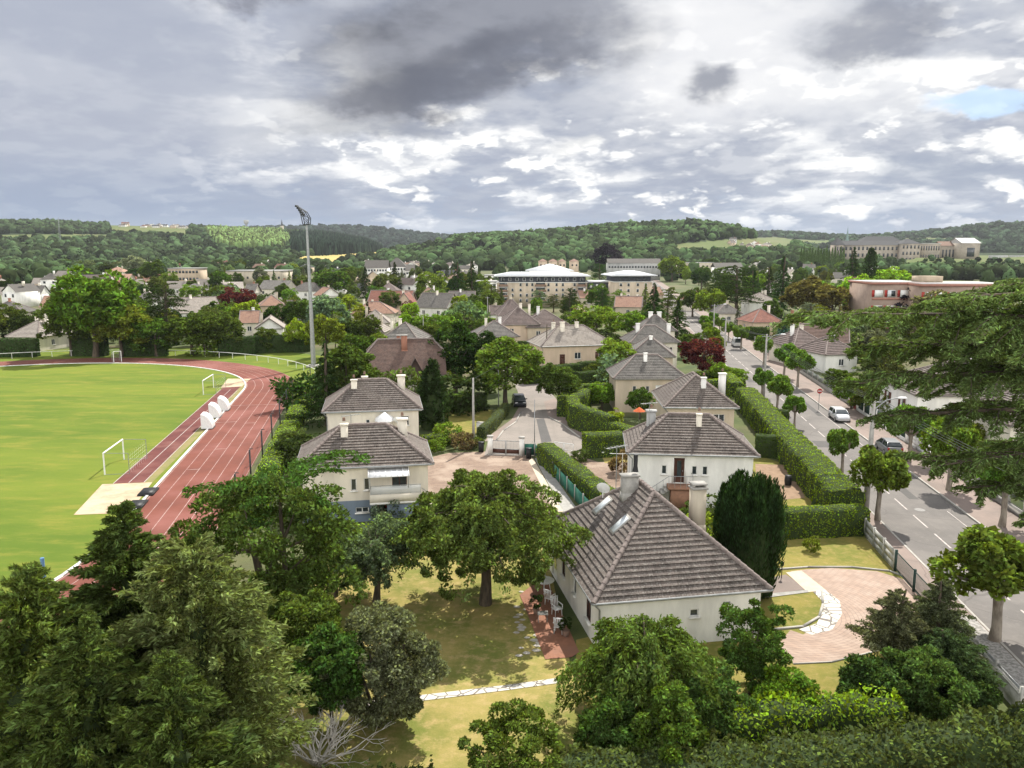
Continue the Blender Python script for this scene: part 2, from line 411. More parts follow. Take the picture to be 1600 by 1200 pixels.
def crown_arcs(seed, z0, z1, rad, nb, nl, size, asp=.35, rise=.25, droop=.8, jit=.22, prof=None, spread=.45, twigs=None, az=None, down=.5, flat=.5):
    """foliage carried by arching branches: each leaves the stem, rises, then droops"""
    rng = np.random.default_rng(seed); mb = MB(); paths = []
    for i in range(nb):
        t = (i + rng.uniform(0, 1)) / nb; a = rng.uniform(0, 2 * pi) if az is None else rng.uniform(*az)
        L = rad * (prof(t) if prof else 1) * rng.uniform(.75, 1.12); zb = z0 + (z1 - z0) * t
        s = np.linspace(0, 1, 9); dirx, diry = cos(a), sin(a); wob = rng.normal(0, .12)
        px = s * L; pz = zb + rise * L * s * 2 * (1 - s * .5) * rng.uniform(.6, 1.3) - droop * L * s ** 2.4 * rng.uniform(.6, 1.2)
        side = wob * L * s ** 2
        path = np.stack([dirx * px - diry * side, diry * px + dirx * side, pz], 1); paths.append(path)
        m = max(3, int(nl * (.3 + .7 * L / rad))); u = rng.uniform(.12, 1.0, m) ** .75
        k = np.minimum((u * 8).astype(int), 7); fr = (u * 8 - k)[:, None]
        pc = path[k] * (1 - fr) + path[k + 1] * fr; tan_ = nrm(path[k + 1] - path[k])
        w = (jit * L * (1.05 - u * .75))[:, None]; off = rng.normal(0, 1, (m, 3)) * w * np.array((1, 1, flat))
        off[:, 2] -= np.abs(rng.normal(0, 1, m)) * down * w[:, 0]
        leaves(mb, pc + off, nrm(tan_ + nrm(off) * .5 + np.array((0, 0, -.2 * down))), size, asp, rng, spread)
    return mb, paths
def crown_cone(seed, h, rad, n, size, zb=.3, power=.8, asp=.3, bump=.16, upw=.7, spread=.45, stray=.1, tufts=260, top=.06):
    """dense conifer: plumes set over a bumpy cone, tips breaking the outline"""
    rng = np.random.default_rng(seed); mb = MB()
    tz = rng.uniform(0, 1, tufts) ** .85; ta = rng.uniform(0, 2 * pi, tufts); tr = rng.uniform(.72, 1.1, tufts)
    i = rng.integers(0, tufts, n)
    rr = rad * ((1 - tz) ** power + top) * tr; ang = ta[i] + rng.normal(0, .16, n)
    z = zb + (h - zb) * tz[i]
    u = rng.uniform(.35, 1, n) ** .5; r = rr[i] * u
    z = z + rng.normal(0, h * .018, n) + u * rad * .22 * upw
    C = np.stack([r * np.cos(ang), r * np.sin(ang), z], 1) + rng.normal(0, stray * rad * .35, (n, 3))
    out = np.stack([np.cos(ang), np.sin(ang), np.full(n, upw)], 1)
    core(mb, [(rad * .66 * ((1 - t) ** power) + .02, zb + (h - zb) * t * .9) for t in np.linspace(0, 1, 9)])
    return leaves(mb, C, nrm(out), size, asp, rng, spread)
def crown_yew(seed, h, rad, n, size):
    """fastigiate yew: bundles of upright plumes of unequal height"""
    rng = np.random.default_rng(seed); mb = MB(); k = 170
    a = rng.uniform(0, 2 * pi, k); rr = np.sqrt(rng.uniform(.02, 1, k)) * rad * .84; hh = h * (1 - .24 * (rr / rad) ** 2.5) * rng.uniform(.93, 1.03, k)
    i = rng.integers(0, k, n); t = rng.uniform(0, 1, n) ** .8; w = .30 * np.sin(np.clip(t, 0, 1) * pi * .9 + .3) ** .8 * (rad / 2) + .03
    an = rng.uniform(0, 2 * pi, n); b = rr[i] * (.75 + .35 * np.sin(t * 2.2))
    C = np.stack([b * np.cos(a[i]) + w * np.cos(an), b * np.sin(a[i]) + w * np.sin(an), .2 + t * hh[i]], 1)
    core(mb, [(rad * .7, .2), (rad * .82, h * .3), (rad * .78, h * .55), (rad * .55, h * .76), (.02, h * .88)])
    leaves(mb, C, np.stack([np.cos(an) * .35, np.sin(an) * .35, np.ones(n)], 1), size, .22, rng, .16)
    return mb
def crown_poplar(seed, h, rad, n, size):
    rng = np.random.default_rng(seed); mb = MB(); t = rng.uniform(0.04, 1, n); a = rng.uniform(0, 2 * pi, n)
    r = rad * np.sin(np.clip(t, 0, 1) * pi * .93 + .12) ** .7 * rng.uniform(.5, 1.1, n) * (1 + .2 * np.sin(a * 3 + t * 17))
    C = np.stack([r * np.cos(a), r * np.sin(a), t * h], 1)
    return leaves(mb, C, np.stack([np.cos(a) * .5, np.sin(a) * .5, np.ones(n)], 1), size, .5, rng, .4)
def crown_pollard(seed, zc, rx, n, size):
    """street plane cut back to knuckles: a few tight heads of big leaves"""
    rng = np.random.default_rng(seed); mb = MB(); k = 12; H = []
    for j in range(k):
        a = j * 2 * pi / k + rng.normal(0, .25); r = rx * rng.uniform(.40, .80) * (0 if j == 0 else 1)
        H.append((r * cos(a), r * sin(a), zc + rng.uniform(-.45, .55) * rx * .75))
    H = np.array(H); i = rng.integers(0, k, n); d = nrm(sph(rng, n) + np.array((0, 0, .18)))
    R_ = rx * rng.uniform(.22, .44, k)
    C = H[i] + d * R_[i][:, None] * rng.uniform(.6, 1.1, (n, 1))
    # leafy shoots that stick out
    leaves(mb, C, d + np.array((0, 0, -.1)), size, .8, rng, .55); return mb, H
def make_tree(name, label, cat, crown, trunk, tint, loc, rz=0.0, group=None, bark=None, leaf=None, scale=None):
    t = thing(name, label, cat, loc, rz, group)
    c = link('crown', crown, t); c.color = (*tint, 1)
    if trunk is not None: link('trunk', trunk, t)
    if scale is not None: t.scale = (scale, scale, scale) if np.isscalar(scale) else scale
    return t
OCC = []                                  # (x, y, r) taken ground
def hedge(pts, w, h, label, tint=(.075, .14, .02), dens=60, leafs=.16, z=0, round_=.06, name='hedge', seed=1, group=None, rough=.09, top=None, wild=False, solid=(.03, .05, .012)):
    """clipped hedge along a ground path: an uneven dark core closed by small leaves"""
    rng = np.random.default_rng(seed); mb = MB()
    pts = [np.array(p, float) for p in pts]; seg_ = 0.5
    line = []
    for a, b in zip(pts[:-1], pts[1:]):
        L = np.linalg.norm(b - a); m = max(1, int(L / seg_))
        for k in range(m): line.append(a + (b - a) * k / m)
    line.append(pts[-1]); line = np.array(line); m = len(line)
    d = np.gradient(line, axis=0); d = nrm(d); sd = np.stack([-d[:, 1], d[:, 0]], 1)
    prof = [(-.5, 0), (-.5, .35), (-.5, .7), (-.47, .95), (-.2, 1), (.2, 1), (.47, .95), (.5, .7), (.5, .35), (.5, 0)]
    k = len(prof); V = np.zeros((m, k, 3)); hh = h if np.isscalar(h) else np.interp(np.linspace(0, 1, m), np.linspace(0, 1, len(h)), h)
    hh = np.broadcast_to(hh, (m,)) * (1 + rng.normal(0, rough * .12, m))
    for j, (a, b) in enumerate(prof):
        off = a * w * (.84 if wild else 1) * (1 + rng.normal(0, min(rough, .12), m)); V[:, j, :2] = line + sd * off[:, None]; V[:, j, 2] = z + b * hh * (.86 if wild else 1)
    f = [(i * k + j, (i + 1) * k + j, (i + 1) * k + j + 1, i * k + j + 1) for i in range(m - 1) for j in range(k - 1)]
    mb.add(V.reshape(-1, 3), f, 1); mb.poly(V[0][::-1], 1); mb.poly(V[-1], 1)
    # leaves over all faces
    Q = V[:, :, :]; A = Q[:-1, :-1]; B = Q[1:, :-1]; Cc = Q[1:, 1:]; D = Q[:-1, 1:]
    ar = np.linalg.norm(np.cross(B - A, D - A), axis=-1).ravel(); n = int(ar.sum() * dens)
    idx = rng.choice(len(ar), n, p=ar / ar.sum()); A, B, Cc, D = (q.reshape(-1, 3)[idx] for q in (A, B, Cc, D))
    u, v = rng.uniform(0, 1, (2, n, 1)); Pn = A * (1 - u) * (1 - v) + B * u * (1 - v) + Cc * u * v + D * (1 - u) * v
    nn = -nrm(np.cross(B - A, D - A)); nn[:, 2] = np.abs(nn[:, 2])
    cen = np.stack([line[np.minimum(idx // (k - 1), m - 1)][:, 0], line[np.minimum(idx // (k - 1), m - 1)][:, 1], Pn[:, 2] * 0 + h * .5 if np.isscalar(h) else Pn[:, 2] * .8], 1)
    outw = nrm(Pn - cen)
    nn *= np.where((nn * outw).sum(1) < 0, -1, 1)[:, None]; nn[:, 2] = np.where(Pn[:, 2] > z + .85 * np.broadcast_to(hh[:1], (n,)), np.abs(nn[:, 2]) + .3, nn[:, 2])
    leaves(mb, Pn + outw * (rng.uniform(-.02, .5 * leafs, (n, 1)) if not wild else .25 * (1 + np.sin(Pn[:, :1] * 2.1) * np.sin(Pn[:, 1:2] * 2.7 + Pn[:, 2:3])) * rng.uniform(-.2, 1.3, (n, 1))), outw * .6 if wild else outw, leafs, .6, rng, .9 if wild else .38, N=None if wild else nn)
    if not np.isscalar(h) or True:
        for p in (0, -1):
            m2 = int(w * float(hh[p]) * dens); c = line[p]; s_ = sd[p]; e = d[p] * (-1 if p == 0 else 1)
            a_ = rng.uniform(-.5, .5, m2) * w; zz = rng.uniform(0, 1, m2) * hh[p]
            C2 = np.stack([c[0] + s_[0] * a_ + e[0] * .04, c[1] + s_[1] * a_ + e[1] * .04, z + zz], 1)
            leaves(mb, C2, np.broadcast_to(np.array((e[0], e[1], .2)), (m2, 3)) * .5 + sph(rng, m2), leafs, .6, rng, .5)
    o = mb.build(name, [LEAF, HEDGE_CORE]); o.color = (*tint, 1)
    return tag(o, label, 'hedge', group)
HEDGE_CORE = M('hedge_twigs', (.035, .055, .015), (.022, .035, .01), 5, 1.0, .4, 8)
# ------------------------------------------------ tree library (meshes shared by every copy)
LIB = {}
def lib_add(kind, crown, trunk, h, r): LIB.setdefault(kind, []).append((crown, trunk, h, r))
def make_lib():
    for s in range(4):                    # broadleaf, 8 m tall, 3.4 m radius
        mb, C = crown_clumps(10 + s, 3.4, 3.1, 4.7, 76, .92, 85, .42, up=.5, lumps=.22, inner=.45)
        lib_add('broad', mb.build('crown', LEAF, me_only=True), trunk_mb(s, 4.6, .22, C, 6).build('trunk', BARK, me_only=True), 8.0, 3.4)
    for s in range(2):                    # tall oval crown
        mb, C = crown_clumps(20 + s, 2.7, 4.2, 5.6, 88, .85, 85, .40, up=.5, lumps=.2, inner=.45)
        lib_add('tall', mb.build('crown', LEAF, me_only=True), trunk_mb(s, 5.5, .22, C, 6).build('trunk', BARK, me_only=True), 10.0, 2.8)
    for s in range(2):                    # spruce or fir, layered
        mb, p = crown_arcs(30 + s, .9, 9.7, 2.6, 120, 42, .42, .32, .12, .42, .15, lambda t: 1.02 - t, down=.6)
        lib_add('conifer', mb.build('crown', NEEDLE, me_only=True), trunk_mb(s, 9.6, .2, None).build('trunk', BARK, me_only=True), 10.0, 2.5)
    for s in range(2):                    # cedar, broad flat tiers
        mb, p = crown_arcs(40 + s, 3.0, 11.0, 5.2, 70, 110, .42, .35, .3, .18, .17, lambda t: 1.05 - .62 * t ** 1.6, flat=.22, down=.25)
        tm = trunk_mb(s, 10.8, .38, None)
        for q in p[::3]: tm.tube(q[:7], np.linspace(.12, .03, 7), 5, caps=False)
        lib_add('cedar', mb.build('crown', NEEDLE, me_only=True), tm.build('trunk', BARK, me_only=True), 12.0, 5.0)
    mb = crown_cone(50, 7.0, 1.2, 5200, .34, .1, .45, .3, upw=1.4, tufts=150)
    lib_add('cypress', mb.build('crown', [NEEDLE, HEDGE_CORE], me_only=True), trunk_mb(3, 5, .14, None).build('trunk', BARK, me_only=True), 7.2, 1.25)
    mb = crown_poplar(60, 14, 1.7, 3600, .5)
    lib_add('poplar', mb.build('crown', LEAF, me_only=True), trunk_mb(4, 11, .25, None).build('trunk', BARK, me_only=True), 14.0, 1.7)
    for s in range(3):                    # bushes
        mb, C = crown_clumps(70 + s, 1.5, 1.15, 1.05, 34, .5, 55, .24, low=-.9)
        lib_add('bush', mb.build('crown', LEAF, me_only=True), trunk_mb(s, 1.1, .07, C, 5).build('trunk', BARK, me_only=True), 2.2, 1.5)
    for s in range(3):                    # pollarded street plane, finer leaves: it stands close to the camera too
        mb, H = crown_pollard(80 + s, 4.2, 2.45, 7500, .30); tm = MB()
        tm.tube([(0, 0, 0), (.05, .02, .9), (0, 0, 2.0), (.04, 0, 2.9), (0, 0, 3.4)], [.30, .22, .20, .26, .2], 10)
        for h_ in H: tm.tube([(0, 0, 2.7), (h_[0] * .55, h_[1] * .55, 3.3), tuple(h_ - np.array((0, 0, .2)))], [.16, .11, .07], 6, caps=False)
        lib_add('pollard', mb.build('crown', LEAF, me_only=True), tm.build('trunk', PALEBARK, me_only=True), 5.4, 2.1)
make_lib()
GREEN = {'mid': (.07, .10, .019), 'dark': (.034, .055, .015), 'light': (.125, .175, .024), 'lime': (.19, .255, .022), 'blue': (.05, .085, .07),
         'purple': (.045, .014, .018), 'maroon': (.09, .022, .026), 'brown': (.10, .085, .035), 'grey': (.12, .15, .09), 'olive': (.085, .10, .03), 'plum': (.022, .016, .028), 'silver': (.17, .20, .14)}
def far_tree(kind, px, py, toppy, tint, label=None, group=None, seed=None, z=0.0, wide=1.0, name='tree', Y=None, auto=None, cat='tree'):
    """a library tree standing on the ground at (px, py), its top at toppy"""
    if Y is None: x, y = P(px, py, z)
    else: x, y, _ = at(px, py, Y)
    zt = at(px, toppy, y)[2] - z
    rr = random.Random(seed if seed is not None else int(px * 7 + py * 13)); cr, tr, h, r = rr.choice(LIB[kind]); s = max(.2, zt / h)
    col = GREEN[tint] if isinstance(tint, str) else tint
    col = tuple(c * rr.uniform(.88, 1.14) for c in col)
    t = make_tree(name, label, cat, cr, tr, col, (x, y, z), rr.uniform(0, 6.28), group, scale=(s * wide, s * wide, s))
    if auto: AUTO.append((t, auto, px, (py + toppy) / 2))
    OCC.append((x, y, r * s * wide * .8)); return t
AUTO = []
# ============================================================= ground, hills and roads
def sheet(name, polys, z, mat, label=None):
    mb = MB()
    for p in polys: mb.poly([(x, y, z) for x, y in p])
    o = mb.build(name, mat); return tag(o, label, None, None, 'structure')
def slab(name, poly, z0, z1, mat):       # raised sheet with sides (pavement, terrace)
    mb = MB(); n = len(poly); A = sum(poly[i][0] * poly[(i + 1) % n][1] - poly[(i + 1) % n][0] * poly[i][1] for i in range(n))
    if A < 0: poly = poly[::-1]
    mb.poly([(x, y, z1) for x, y in poly])
    for i in range(n):
        a, b = poly[i], poly[(i + 1) % n]; mb.add([(a[0], a[1], z0), (b[0], b[1], z0), (b[0], b[1], z1), (a[0], a[1], z1)], [(0, 1, 2, 3)])
    return tag(mb.build(name, mat), None, None, None, 'structure')
PP = lambda *l: [P(x, y) for x, y in l]
GROUND = M('garden_soil_and_grass', (.085, .105, .032), (.05, .072, .022), .3, .95, .8, 5, c3=(.13, .115, .06), s3=.05)
LAWN = M('dry_lawn', (.335, .27, .10), (.22, .215, .06), .35, .95, .8, 14, c3=(.40, .30, .14), s3=.16)
LAWN2 = M('garden_lawn', (.225, .205, .055), (.16, .165, .04), .4, .95, .5, 14, c3=(.30, .235, .09), s3=.2)
def field_mat(nm='playing_field_turf', A=(.142, .182, .026), B=(.09, .14, .02), C=(.21, .205, .038), D=(.08, .12, .016), ks=1.0):
    m, N, b = newmat(nm); b.inputs['Roughness'].default_value = .95; b.inputs['Specular IOR Level'].default_value = .1
    o = N.node('ShaderNodeTexCoord').outputs['Object']; mp = N.node('ShaderNodeMapping'); N.link(o, mp.inputs[0]); mp.inputs['Scale'].default_value = (.35 if ks == 1 else 1, 1, 1); mp.inputs['Rotation'].default_value = (0, 0, R(8))
    a = N.noise(mp.outputs[0], .07 * ks, 6, .68); c = N.noise(mp.outputs[0], .5 * ks, 7, .7); f = N.noise(o, 6.0 * ks ** .6, 5, .75)
    col = N.mix(N.ramp01(a, .38, .62), A, B)
    col = N.mix(N.ramp01(c, .45, .7) * .8, col, C); col = N.mix(N.ramp01(f, .4, .8) * .35, col, D)
    N.link(col, b.inputs['Base Color']); bp = N.node('ShaderNodeBump'); bp.inputs['Strength'].default_value = .5; bp.inputs['Distance'].default_value = .04
    N.link(N.noise(o, 9.0, 4, .7), bp.inputs['Height']); N.l.new(bp.outputs[0], b.inputs['Normal']); return m
FIELD = field_mat()
LAWN = field_mat('dry_lawn', (.31, .255, .085), (.155, .175, .04), (.42, .31, .14), (.13, .125, .04), 3.0)
LAWN2 = field_mat('garden_lawn', (.24, .205, .055), (.15, .16, .035), (.32, .24, .09), (.11, .12, .035), 4.0)
def asphalt(name, c1, c2, patch):
    m, N, b = newmat(name); b.inputs['Roughness'].default_value = .9; b.inputs['Specular IOR Level'].default_value = .25
    o = N.node('ShaderNodeTexCoord').outputs['Object']
    col = N.mix(N.ramp01(N.noise(o, .22, 6, .6), .38, .64), c1, c2)
    col = N.mix(N.ramp01(N.noise(o, 1.3, 7, .7), .52, .66) * .4, col, patch)
    mp = N.node('ShaderNodeMapping'); N.link(o, mp.inputs[0]); mp.inputs['Rotation'].default_value = (0, 0, R(7)); mp.inputs['Scale'].default_value = (1.6, .06, 1)
    col = N.mix(N.ramp01(N.noise(mp.outputs[0], 1.0, 5, .6), .5, .75) * .35, col, tuple(v * .62 for v in c1))
    vo = N.node('ShaderNodeTexVoronoi', feature='DISTANCE_TO_EDGE'); vo.inputs['Scale'].default_value = .16; dn = N.node('ShaderNodeVectorMath', operation='ADD')
    ns = N.node('ShaderNodeTexNoise'); N.link(o, ns.inputs[0]); ns.inputs['Scale'].default_value = .6; N.l.new(o, dn.inputs[0]); N.l.new(ns.outputs['Color'], dn.inputs[1]); N.l.new(dn.outputs[0], vo.inputs['Vector'])
    cr = N.math('LESS_THAN', E(N, vo.outputs['Distance']), .006)
    col = N.mix(cr * .5, col, tuple(v * .45 for v in c1))
    col = N.mix(N.ramp01(N.noise(o, 40.0, 2, .6), .3, .8) * .25, col, tuple(v * 1.35 for v in c1))
    N.link(col, b.inputs['Base Color']); bp = N.node('ShaderNodeBump'); bp.inputs['Strength'].default_value = .35; bp.inputs['Distance'].default_value = .01
    N.link(N.noise(o, 60.0, 3, .6), bp.inputs['Height']); N.l.new(bp.outputs[0], b.inputs['Normal']); return m
ROADM = asphalt('worn_asphalt', (.175, .160, .147), (.13, .12, .112), (.21, .19, .172))
CLOSEM = asphalt('pale_asphalt', (.235, .205, .18), (.19, .168, .148), (.265, .23, .20))
PAVEM = asphalt('pinkish_pavement', (.25, .195, .168), (.19, .155, .135), (.28, .225, .195))
KERBM = M('kerb_stone', (.42, .40, .36), (.34, .32, .29), 2, .9)
TRACKM = M('red_track', (.175, .056, .038), (.145, .048, .034), .25, .9, .25, 50, c3=(.225, .085, .068), s3=.12)
RUNUPM = M('dark_red_track', (.13, .038, .033), (.105, .033, .03), .4, .92, .25, 50, c3=(.17, .07, .058), s3=.3)
LINE = M('white_line_paint', (.50, .46, .43), (.36, .31, .29), 3, .8)
TLINE = M('faded_lane_paint', (.44, .33, .30), (.30, .17, .15), 1.2, .85)
SAND = M('sand', (.47, .355, .24), (.39, .29, .195), 1.6, .95, .8, 7, c3=(.52, .41, .29), s3=.5)
GRAVEL = M('pink_gravel', (.265, .19, .142), (.21, .15, .115), 2.0, .95, .8, 40, c3=(.35, .27, .21), s3=.4)
VERGE = M('scorched_verge', (.24, .20, .085), (.17, .175, .06), .6, .95, .5, 12)
# ---- hills
HILLS = [  # name, foot r, crest r, back r, profile px->py of the skyline (tree tops), tree height, extra
 ('wooded_hill', 1000, 1480, 2300, [(560, 392), (640, 384), (700, 370), (760, 363), (830, 359), (900, 354), (960, 351), (1000, 350), (1080, 346), (1130, 352), (1165, 361), (1210, 373), (1290, 392)], 13),
 ('village_hill', 1050, 2300, 3400, [(-300, 352), (0, 352), (100, 349), (165, 354), (185, 352), (250, 353), (300, 354), (400, 357), (470, 360), (540, 370), (640, 388)], 11),
 ('far_ridge', 2700, 3700, 4800, [(300, 372), (380, 356), (500, 353), (560, 353), (620, 358), (700, 366), (780, 372), (900, 392)], 13),
 ('east_ridge', 2000, 3000, 4200, [(1080, 372), (1130, 360), (1200, 362), (1300, 369), (1350, 369), (1400, 365), (1450, 361), (1500, 356), (1540, 353), (1600, 357), (1700, 351), (1900, 350), (2200, 352)], 13),
 ('abbey_terrace', 800, 905, 2400, [(1270, 392), (1300, 389), (1400, 388), (1430, 400), (1560, 400), (1700, 400), (1900, 398)], 0),
]
def hz_i(h, px, r):
    name, f, c, b, prof, th = h; xs = [p[0] for p in prof]; ys = [p[1] for p in prof]
    py = np.interp(px, xs, ys)
    if name == 'abbey_terrace': top = HC - c * (np.where(px < 1415, 405, 402) - 389.8) / F; top = np.where(px < 1265, 0, top) * np.clip((px - 1265) / 25, 0, 1)
    else:
        top = HC + c * (389.8 - py) / F - th; edge = np.clip((px - xs[0]) / 60, 0, 1) * np.clip((xs[-1] - px) / 60, 0, 1); top = top * edge
    t = np.clip((r - f) / (c - f), 0, 1); up = t * t * (3 - 2 * t) * .35 + t * .65
    if name == 'abbey_terrace': return np.maximum(top, 0) * t * t * (3 - 2 * t)
    dn = 1 - .5 * np.clip((r - c) / (b - c), 0, 1) ** 1.5
    return np.maximum(top, 0) * up * dn
def hz(px, r):
    v = np.zeros_like(np.asarray(px, float) + np.asarray(r, float))
    for h in HILLS: v = np.maximum(v, hz_i(h, px, r))
    v = v + np.where(v > 4, 1.6 * np.sin(px * .021 + r * .004) + 1.2 * np.sin(r * .011 + px * .009), 0)
    return v
def pxr_xy(px, r):                        # a bearing (as the photo column it falls in) and a distance
    u = (px - 800) / F / CP; a = np.arctan(u); return r * np.sin(a), r * np.cos(a)
def inpoly(px, py, poly):
    px = np.asarray(px, float); ins = np.zeros(px.shape, bool); n = len(poly)
    for i in range(n):
        (x0, y0), (x1, y1) = poly[i], poly[(i + 1) % n]
        c = ((y0 > py) != (y1 > py)); xx = (x1 - x0) * (py - y0) / ((y1 - y0) + 1e-9) + x0; ins ^= c & (px < xx)
    return ins
def projv(x, y, z):
    k = HC - z; dep = y * CP + k * SP; up = y * SP - k * CP; return 800 + F * x / dep, 600 - F * up / dep
MEADOWS = {'meadow': [[(-40, 366), (172, 366), (172, 377), (-40, 379)], [(168, 349), (236, 350), (300, 357), (292, 372), (172, 368)], [(1045, 381), (1120, 375), (1215, 370), (1245, 376), (1235, 398), (1060, 401)], [(1425, 399), (1700, 399), (1700, 430), (1400, 430)], [(1410, 372), (1530, 371), (1540, 377), (1410, 379)], [(1190, 372), (1300, 376), (1300, 384), (1190, 388)]],
           'wheat': [[(462, 414), (470, 401), (540, 395), (640, 386), (706, 376), (704, 384), (620, 398), (560, 408), (505, 416)], [(640, 385), (700, 375), (706, 380), (660, 388)]]}
def build_hills():
    pxs = np.arange(-420, 2100, 6.0); rs = np.concatenate([np.arange(780, 1700, 20), np.arange(1700, 5000, 60)])
    PX, RR = np.meshgrid(pxs, rs, indexing='ij'); X, Y = pxr_xy(PX, RR); Z = hz(PX, RR); Z = np.where(Z < .05, -.6, Z)
    V = np.stack([X, Y, Z], -1).reshape(-1, 3); n, m = PX.shape
    f = np.array([(i * m + j, i * m + j + 1, (i + 1) * m + j + 1, (i + 1) * m + j) for i in range(n - 1) for j in range(m - 1)])[:, ::-1]
    mb = MB(); mb.add(V, f)
    mt, N, b = newmat('hillside'); b.inputs['Roughness'].default_value = .95; b.inputs['Specular IOR Level'].default_value = .1
    at_ = N.node('ShaderNodeAttribute'); at_.attribute_name = 'cover'; sp = N.node('ShaderNodeSeparateColor'); N.l.new(at_.outputs['Color'], sp.inputs[0])
    o = N.node('ShaderNodeTexCoord').outputs['Object']
    wood = N.mix(N.ramp01(N.noise(o, .02, 5, .6), .4, .6), (.018, .03, .011), (.028, .045, .015))
    mead = N.mix(N.ramp01(N.noise(o, .012, 6, .6), .4, .62), (.10, .13, .045), (.13, .14, .055))
    wheat = N.mix(N.ramp01(N.noise(o, .01, 6, .6), .4, .6), (.42, .33, .12), (.36, .31, .11))
    c = N.mix(N.ramp01(E(N, sp.outputs[0]), .4, .6), wood, mead); c = N.mix(N.ramp01(E(N, sp.outputs[1]), .4, .6), c, wheat); N.link(c, b.inputs['Base Color'])
    o = mb.build('hills', mt, smooth=True); tag(o, kind='structure')
    qx, qy = projv(V[:, 0], V[:, 1], V[:, 2]); col = np.zeros((len(V), 4), np.float32); col[:, 3] = 1
    for p in MEADOWS['meadow']: col[:, 0] = np.maximum(col[:, 0], inpoly(qx, qy, p))
    for p in MEADOWS['wheat']: col[:, 1] = np.maximum(col[:, 1], inpoly(qx, qy, p))
    a = o.data.color_attributes.new('cover', 'FLOAT_COLOR', 'POINT'); a.data.foreach_set('color', col.ravel())
build_hills()
ground = MB(); ground.add([(-6000, -40, 0), (6000, -40, 0), (6000, 6500, 0), (-6000, 6500, 0)], [(0, 1, 2, 3)])
tag(ground.build('ground', GROUND), kind='structure')
# ---- woods on the hills (nobody could count them): one blobby crown per tree, many thousands
def ico():
    t = (1 + 5 ** .5) / 2
    v = [(-1, t, 0), (1, t, 0), (-1, -t, 0), (1, -t, 0), (0, -1, t), (0, 1, t), (0, -1, -t), (0, 1, -t), (t, 0, -1), (t, 0, 1), (-t, 0, -1), (-t, 0, 1)]
    f = [(0, 11, 5), (0, 5, 1), (0, 1, 7), (0, 7, 10), (0, 10, 11), (1, 5, 9), (5, 11, 4), (11, 10, 2), (10, 7, 6), (7, 1, 8), (3, 9, 4), (3, 4, 2), (3, 2, 6), (3, 6, 8), (3, 8, 9), (4, 9, 5), (2, 4, 11), (6, 2, 10), (8, 6, 7), (9, 8, 1)]
    v = [np.array(p) / np.linalg.norm(p) for p in v]; c = {}; g = []
    def md(a, b):
        k = (min(a, b), max(a, b))
        if k not in c: m = v[a] + v[b]; v.append(m / np.linalg.norm(m)); c[k] = len(v) - 1
        return c[k]
    for a, b, d in f: x, y, z = md(a, b), md(b, d), md(d, a); g += [(a, x, z), (b, y, x), (d, z, y), (x, y, z)]
    return np.array(v), np.array(g)
IV, IF = ico()
def woods(name, C, rad, hgt, tint, seed, cone=False):
    """C (n,3) foot points; rad, hgt (n,)"""
    rng = np.random.default_rng(seed); n = len(C)
    if n == 0: return
    k = len(IV); V = IV[None] * (1 + rng.normal(0, .15, (n, k, 1)))
    if cone: q = (1 - V[:, :, 2:3]) * .5; V[:, :, :2] *= (.25 + q * .9)
    V = V * np.stack([rad, rad, hgt * .55], 1)[:, None]; V[:, :, 2] += (hgt * .45)[:, None]; V += C[:, None]
    Fc = (IF[None] + (np.arange(n) * k)[:, None, None]).reshape(-1, 3)
    mb = MB(); mb.add(V.reshape(-1, 3), Fc)
    # loose leaf sprays break the outline of every crown
    m = 34; i = np.repeat(np.arange(n), m); d = sph(rng, n * m); d[:, 2] = np.abs(d[:, 2]) * 1.1 - .25
    Q = C[i] + d * np.stack([rad, rad, hgt * .55], 1)[i] * rng.uniform(.85, 1.12, (n * m, 1)); Q[:, 2] += hgt[i] * .45
    if not cone: leaves(mb, Q, d, 1.0, .7, rng, .8)
    if not cone:
        L = mb.V[-1].reshape(-1, 4, 3); c = L.mean(1, keepdims=True); mb.V[-1] = (c + (L - c) * (rad[i] * .55)[:, None, None]).reshape(-1, 3).astype(np.float32)
    o = mb.build(name, WOODS); o.color = (*tint, 1); return tag(o, kind='stuff')
def woodmat():
    m, N, b = newmat('woodland_foliage'); oi = N.node('ShaderNodeObjectInfo'); g = N.node('ShaderNodeNewGeometry')
    o = N.node('ShaderNodeTexCoord').outputs['Object']; r = E(N, g.outputs['Random Per Island']); big = N.noise(o, .012, 4, .6); sm = N.noise(o, .35, 3, .7)
    hs = N.node('ShaderNodeHueSaturation'); N.link(oi.outputs['Color'], hs.inputs['Color'])
    hs.inputs['Saturation'].default_value = .82; N.link((r - .5) * .05 + (big - .5) * .06 + .5, hs.inputs['Hue']); N.link(N.math('POWER', r, 1.6) * 1.25 + (big - .5) * 1.5 + (sm - .5) * .8 + .28, hs.inputs['Value'])
    N.link(hs.outputs[0], b.inputs['Base Color']); b.inputs['Roughness'].default_value = 1; b.inputs['Specular IOR Level'].default_value = 0; return m
WOODS = woodmat()
PLANT_LIME = [(322, 364), (440, 366), (452, 380), (440, 393), (352, 393), (330, 378)]
PLANT_DARK = [(455, 372), (520, 368), (618, 376), (622, 392), (560, 396), (500, 400), (455, 398)]
